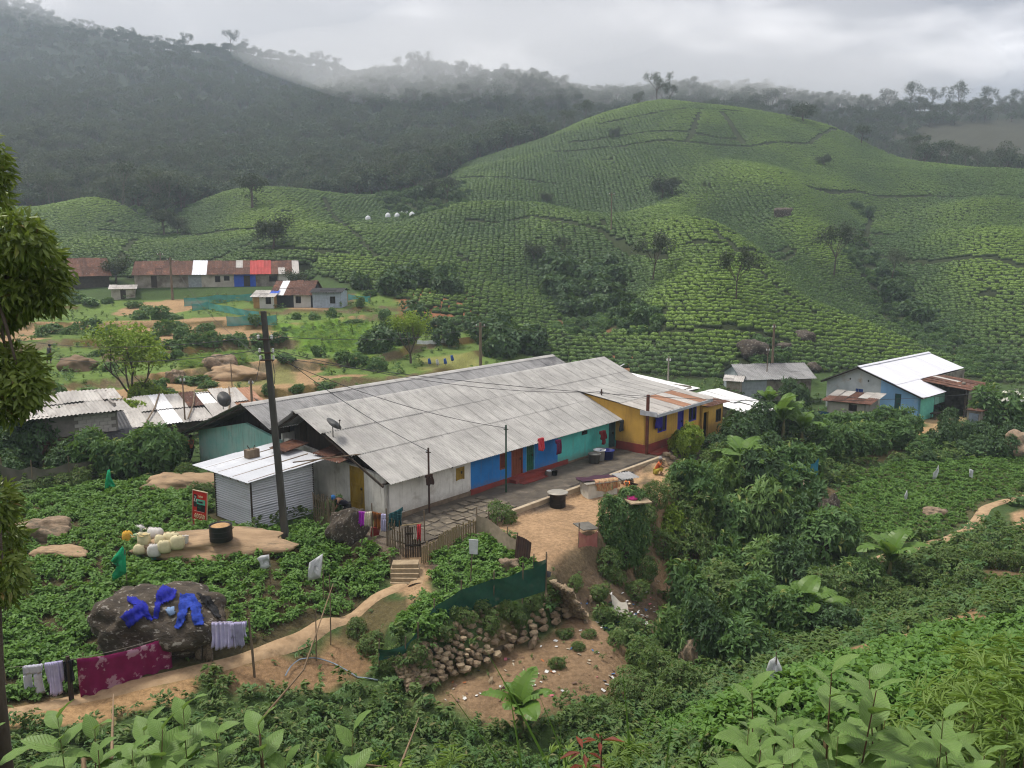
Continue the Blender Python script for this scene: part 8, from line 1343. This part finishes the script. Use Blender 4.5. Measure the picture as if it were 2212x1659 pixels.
# ---------------------------------------------------------------- people
SKIN = M('skin', (.16, .085, .05), (.14, .075, .045), 3, .6); HAIR = M('black_hair', (.012, .011, .011))
def skinned(name, verts, edges, rad, mat, parent, root=0, sub=2):
    me = bpy.data.meshes.new(name); me.from_pydata(verts, edges, []); o = add(name, me, parent); me.materials.append(mat); o.modifiers.new('skin', 'SKIN')
    for i, r in enumerate(rad): d = me.skin_vertices[0].data[i]; d.radius = (r, r) if not hasattr(r, '__len__') else r; d.use_root = (i == root)
    sb = o.modifiers.new('sub', 'SUBSURF'); sb.levels = sb.render_levels = sub; return o
def person(label, p, rz, J, top, bottom, hair=HAIR, s=1., cloth=None):
    """J: joint name -> position, from which body, clothes and hair follow"""
    t = thing('person', label, 'person', p, rz, None, (s, s, s)); n = ['pel', 'chest', 'neck', 'head', 'crown', 'lsh', 'lel', 'lha', 'rsh', 'rel', 'rha', 'lhip', 'lkn', 'lan', 'lto', 'rhip', 'rkn', 'ran', 'rto']; V = [J[k] for k in n]; ix = {k: i for i, k in enumerate(n)}; E_ = [('pel', 'chest'), ('chest', 'neck'), ('neck', 'head'), ('head', 'crown'), ('chest', 'lsh'), ('lsh', 'lel'), ('lel', 'lha'), ('chest', 'rsh'), ('rsh', 'rel'), ('rel', 'rha'), ('pel', 'lhip'), ('lhip', 'lkn'), ('lkn', 'lan'), ('lan', 'lto'), ('pel', 'rhip'), ('rhip', 'rkn'), ('rkn', 'ran'), ('ran', 'rto')]
    rad = dict(pel=.12, chest=.13, neck=.05, head=.092, crown=.085, lsh=.06, lel=.042, lha=.035, rsh=.06, rel=.042, rha=.035, lhip=.09, lkn=.06, lan=.042, lto=.035, rhip=.09, rkn=.06, ran=.042, rto=.035)
    skinned('body', V, [(ix[a], ix[b]) for a, b in E_], [rad[k] for k in n], SKIN, t)
    skinned('top', [J[k] for k in ('pel', 'chest', 'lsh', 'rsh')] + [tuple(np.array(J['lsh']) * .4 + np.array(J['lel']) * .6), tuple(np.array(J['rsh']) * .4 + np.array(J['rel']) * .6)], [(0, 1), (1, 2), (1, 3), (2, 4), (3, 5)], [.145, .155, .085, .085, .065, .065], top, t)
    skinned('lower_garment', [J[k] for k in ('pel', 'lhip', 'lkn', 'rhip', 'rkn')] + [tuple(np.array(J['lkn']) * .35 + np.array(J['lan']) * .65), tuple(np.array(J['rkn']) * .35 + np.array(J['ran']) * .65)], [(0, 1), (1, 2), (2, 5), (0, 3), (3, 4), (4, 6)], [.15, .12, .09, .12, .09, .08, .08], bottom, t)
    h = np.array(J['head']); c = np.array(J['crown']); f = np.array(J.get('face', (0, -1, 0))); MB().lathe([(.02, -.11), (.085, -.08), (.112, 0), (.10, .07), (.05, .115), (.01, .12)], 12).build('hair', hair, t, True, loc=tuple((h + c) / 2 - f * .03 + [0, 0, .02]))
    nose = h + f * .105; MB().lathe([(.02, -.02), (.018, .01), (.004, .035)], 6).build('nose', SKIN, t, loc=tuple(nose))
    for sx in (-1, 1): sd_ = np.array([-f[1], f[0], 0]) * sx; MB().lathe([(.006, -.008), (.013, 0), (.006, .008)], 6).build('eye', HAIR, t, loc=tuple(h + f * .088 + sd_ * .035 + [0, 0, .03]))
    return t
sq = dict(pel=(0, .12, .2), chest=(0, -.08, .58), neck=(0, -.13, .76), head=(0, -.17, .86), crown=(0, -.16, .97), lsh=(-.18, -.08, .68), lel=(-.24, -.3, .5), lha=(-.08, -.5, .52), rsh=(.18, -.08, .68), rel=(.24, -.3, .5), rha=(.06, -.52, .48), lhip=(-.11, .1, .2), lkn=(-.18, -.28, .46), lan=(-.15, -.18, .08), lto=(-.16, -.33, .03), rhip=(.11, .1, .2), rkn=(.18, -.28, .46), ran=(.15, -.18, .08), rto=(.16, -.33, .03))
wpz = atg(*r3z(1685, 735)); person('woman squatting in orange blouse and yellow skirt near the fire', wpz, R(75), sq, cloth_m('orange_blouse', (.55, .13, .04)), cloth_m('yellow_skirt', (.42, .36, .06)), M('grey_hair', (.30, .29, .29)), 1.0)
bd = dict(pel=(0, .15, .72), chest=(0, -.22, .98), neck=(0, -.38, 1.05), head=(0, -.47, 1.06), crown=(0, -.56, 1.1), lsh=(-.19, -.28, 1.02), lel=(-.22, -.38, .72), lha=(-.12, -.55, .55), rsh=(.19, -.28, 1.02), rel=(.22, -.38, .72), rha=(.12, -.55, .55), lhip=(-.1, .13, .7), lkn=(-.12, -.08, .4), lan=(-.12, .05, .06), lto=(-.12, -.12, .03), rhip=(.1, .13, .7), rkn=(.12, -.08, .4), ran=(.12, .05, .06), rto=(.12, -.12, .03), face=(0, -.6, -.8))
b = zf_(*gp(760, 760), 0.); person('person bent over in black clothes and blue cap by bamboo fence', b, R(-75), bd, cloth_m('dark_navy_top', (.012, .012, .022)), cloth_m('black_cloth', (.018, .018, .02)), cloth_m('blue_cap', (.03, .14, .36)), 1.05)
b2 = b + [-.35, .15, 0]; bush('broad', b2 + [-.15, 0, .55], .42, 'bundle of cut leafy greens held by the bent person', None, .5, 'leaf_bundle', 'greens')
sd2 = dict(pel=(0, 0, .82), chest=(0, -.06, 1.18), neck=(0, -.08, 1.38), head=(0, -.12, 1.5), crown=(0, -.12, 1.6), lsh=(-.19, -.05, 1.3), lel=(-.25, .02, 1.04), lha=(-.22, -.12, .82), rsh=(.19, -.05, 1.3), rel=(.25, .02, 1.04), rha=(.22, -.12, .82), lhip=(-.1, 0, .8), lkn=(-.11, -.06, .44), lan=(-.11, .04, .07), lto=(-.11, -.12, .03), rhip=(.1, 0, .8), rkn=(.12, .08, .44), ran=(.12, .2, .09), rto=(.12, .06, .03))
b = np.array([*hw(-.2, 17.35), 0]); b[2] = h1(b[0], b[1]); person('person in salmon orange top and black trousers at the turquoise corner', b, R(60), sd2, cloth_m('salmon_top', (.62, .17, .08)), cloth_m('black_cloth', (.018, .018, .02)))
b = atg(108, 785); person('distant person in dark clothes standing on the brown terrace', b, R(150), sd2, cloth_m('grey_dark_top', (.05, .05, .055)), cloth_m('black_cloth', (.018, .018, .02)), s=1.05)

# ---------------------------------------------------------------- small far things
for u, y, h, lb in ((122, 838, 26, 'hazy radio mast on the left mountain top'), (1643, 420, 9, 'thin mast among the ridge gums on the right'), (1678, 420, 11, 'second thin mast on the right ridge'), (347, 690, 9, 'thin pole on the left mountain skyline')):
    x = (u - CX) / F * y * .987; z = h1(x, y); t = thing('radio_mast', lb, 'mast', (x, y, z)); m = MB()
    for a_ in range(3): c_, s_ = math.cos(a_ * 2.1), math.sin(a_ * 2.1); m.tube([(.9 * c_, .9 * s_, -2), (.15 * c_, .15 * s_, h)], .12, 4)
    m.build('lattice', M('mast_steel', (.2, .2, .2)), t)
    MB().box(-.5, .5, -.3, .3, h * .8, h * .86).build('panel_antenna', WPL, t)
for i, (u, v) in enumerate(((795, 478), (838, 472), (858, 472), (868, 469), (880, 469), (890, 470))): p = atg(u, v); t = thing('leaf_sack', 'white sack of plucked leaves on the tea road', 'sack', p, i, 'sacks on the tea road'); MB().lathe([(.5, -.1), (.62, .3), (.55, .9), (.3, 1.15), (.12, 1.2)], 8).build('bag', WPL, t, True); MB().lathe([(.1, 1.18), (.2, 1.35)], 6).build('tied_neck', WPL, t)
BFL = cloth_m('blue_flag_cloth', (.03, .12, .5))
for u, v, mt, lb in ((962, 790, BFL, 'bright blue scarecrow flag on the far terrace'), (977, 783, BFL, 'second blue scarecrow flag near the white one'), (945, 792, WPL, 'white scarecrow flag beside the blue ones'), (928, 790, BFL, 'small blue rag flag left of the white one')): flag('scarecrow_flag', lb, (u, v), (u, v - 16), [(u - 4, v - 15), (u + 1, v - 16), (u + 4, v - 6), (u + 2, v - 3), (u - 3, v - 4)], mt)

# ================================================================ air
def volume(name, me, dens, col, label, an=.2):
    m = bpy.data.materials.new(name); m.use_nodes = True; nt = m.node_tree; nt.nodes.clear(); o = nt.nodes.new('ShaderNodeOutputMaterial'); v = nt.nodes.new('ShaderNodeVolumePrincipled')
    v.inputs['Density'].default_value = dens; v.inputs['Color'].default_value = (*col, 1); v.inputs['Anisotropy'].default_value = an; nt.links.new(v.outputs[0], o.inputs['Volume']); m.cycles.homogeneous_volume = True
    me.materials.append(m); ob = add(name, me); ob['kind'] = 'stuff'; ob['label'] = label; return ob
volume('haze', MB().box(-1700, 1700, -30, 1420, -12, 262).mesh('haze', None), .00048, (.74, .86, 1.), 'pale mountain haze over the valley')

def mist(label, c, r, dens):
    bm = bmesh.new(); bmesh.ops.create_icosphere(bm, subdivisions=4, radius=1); rg = np.random.default_rng(int(c[1]))
    o = rg.uniform(0, 6, 3)
    for v in bm.verts: k = 1 + .12 * math.sin(v.co.x * 4 + o[0]) * math.sin(v.co.y * 3 + o[1]) + .08 * math.sin(v.co.z * 5 + v.co.x * 7 + o[2]); v.co = Vector((v.co.x * r[0] * k, v.co.y * r[1] * k, v.co.z * r[2] * k))
    me = bpy.data.meshes.new('mist'); bm.to_mesh(me); bm.free(); ob = volume('mist', me, dens, (.97, .98, 1.), label); ob.location = c
mist('bank of cloud hanging over the left mountain top', (-300, 830, 225), (480, 230, 62), .0024); mist('thin mist over the far right ridge', (230, 470, 70), (180, 90, 45), .0008); mist('bank of cloud draped behind the tea hill summit', (55, 470, 105), (190, 90, 34), .006)
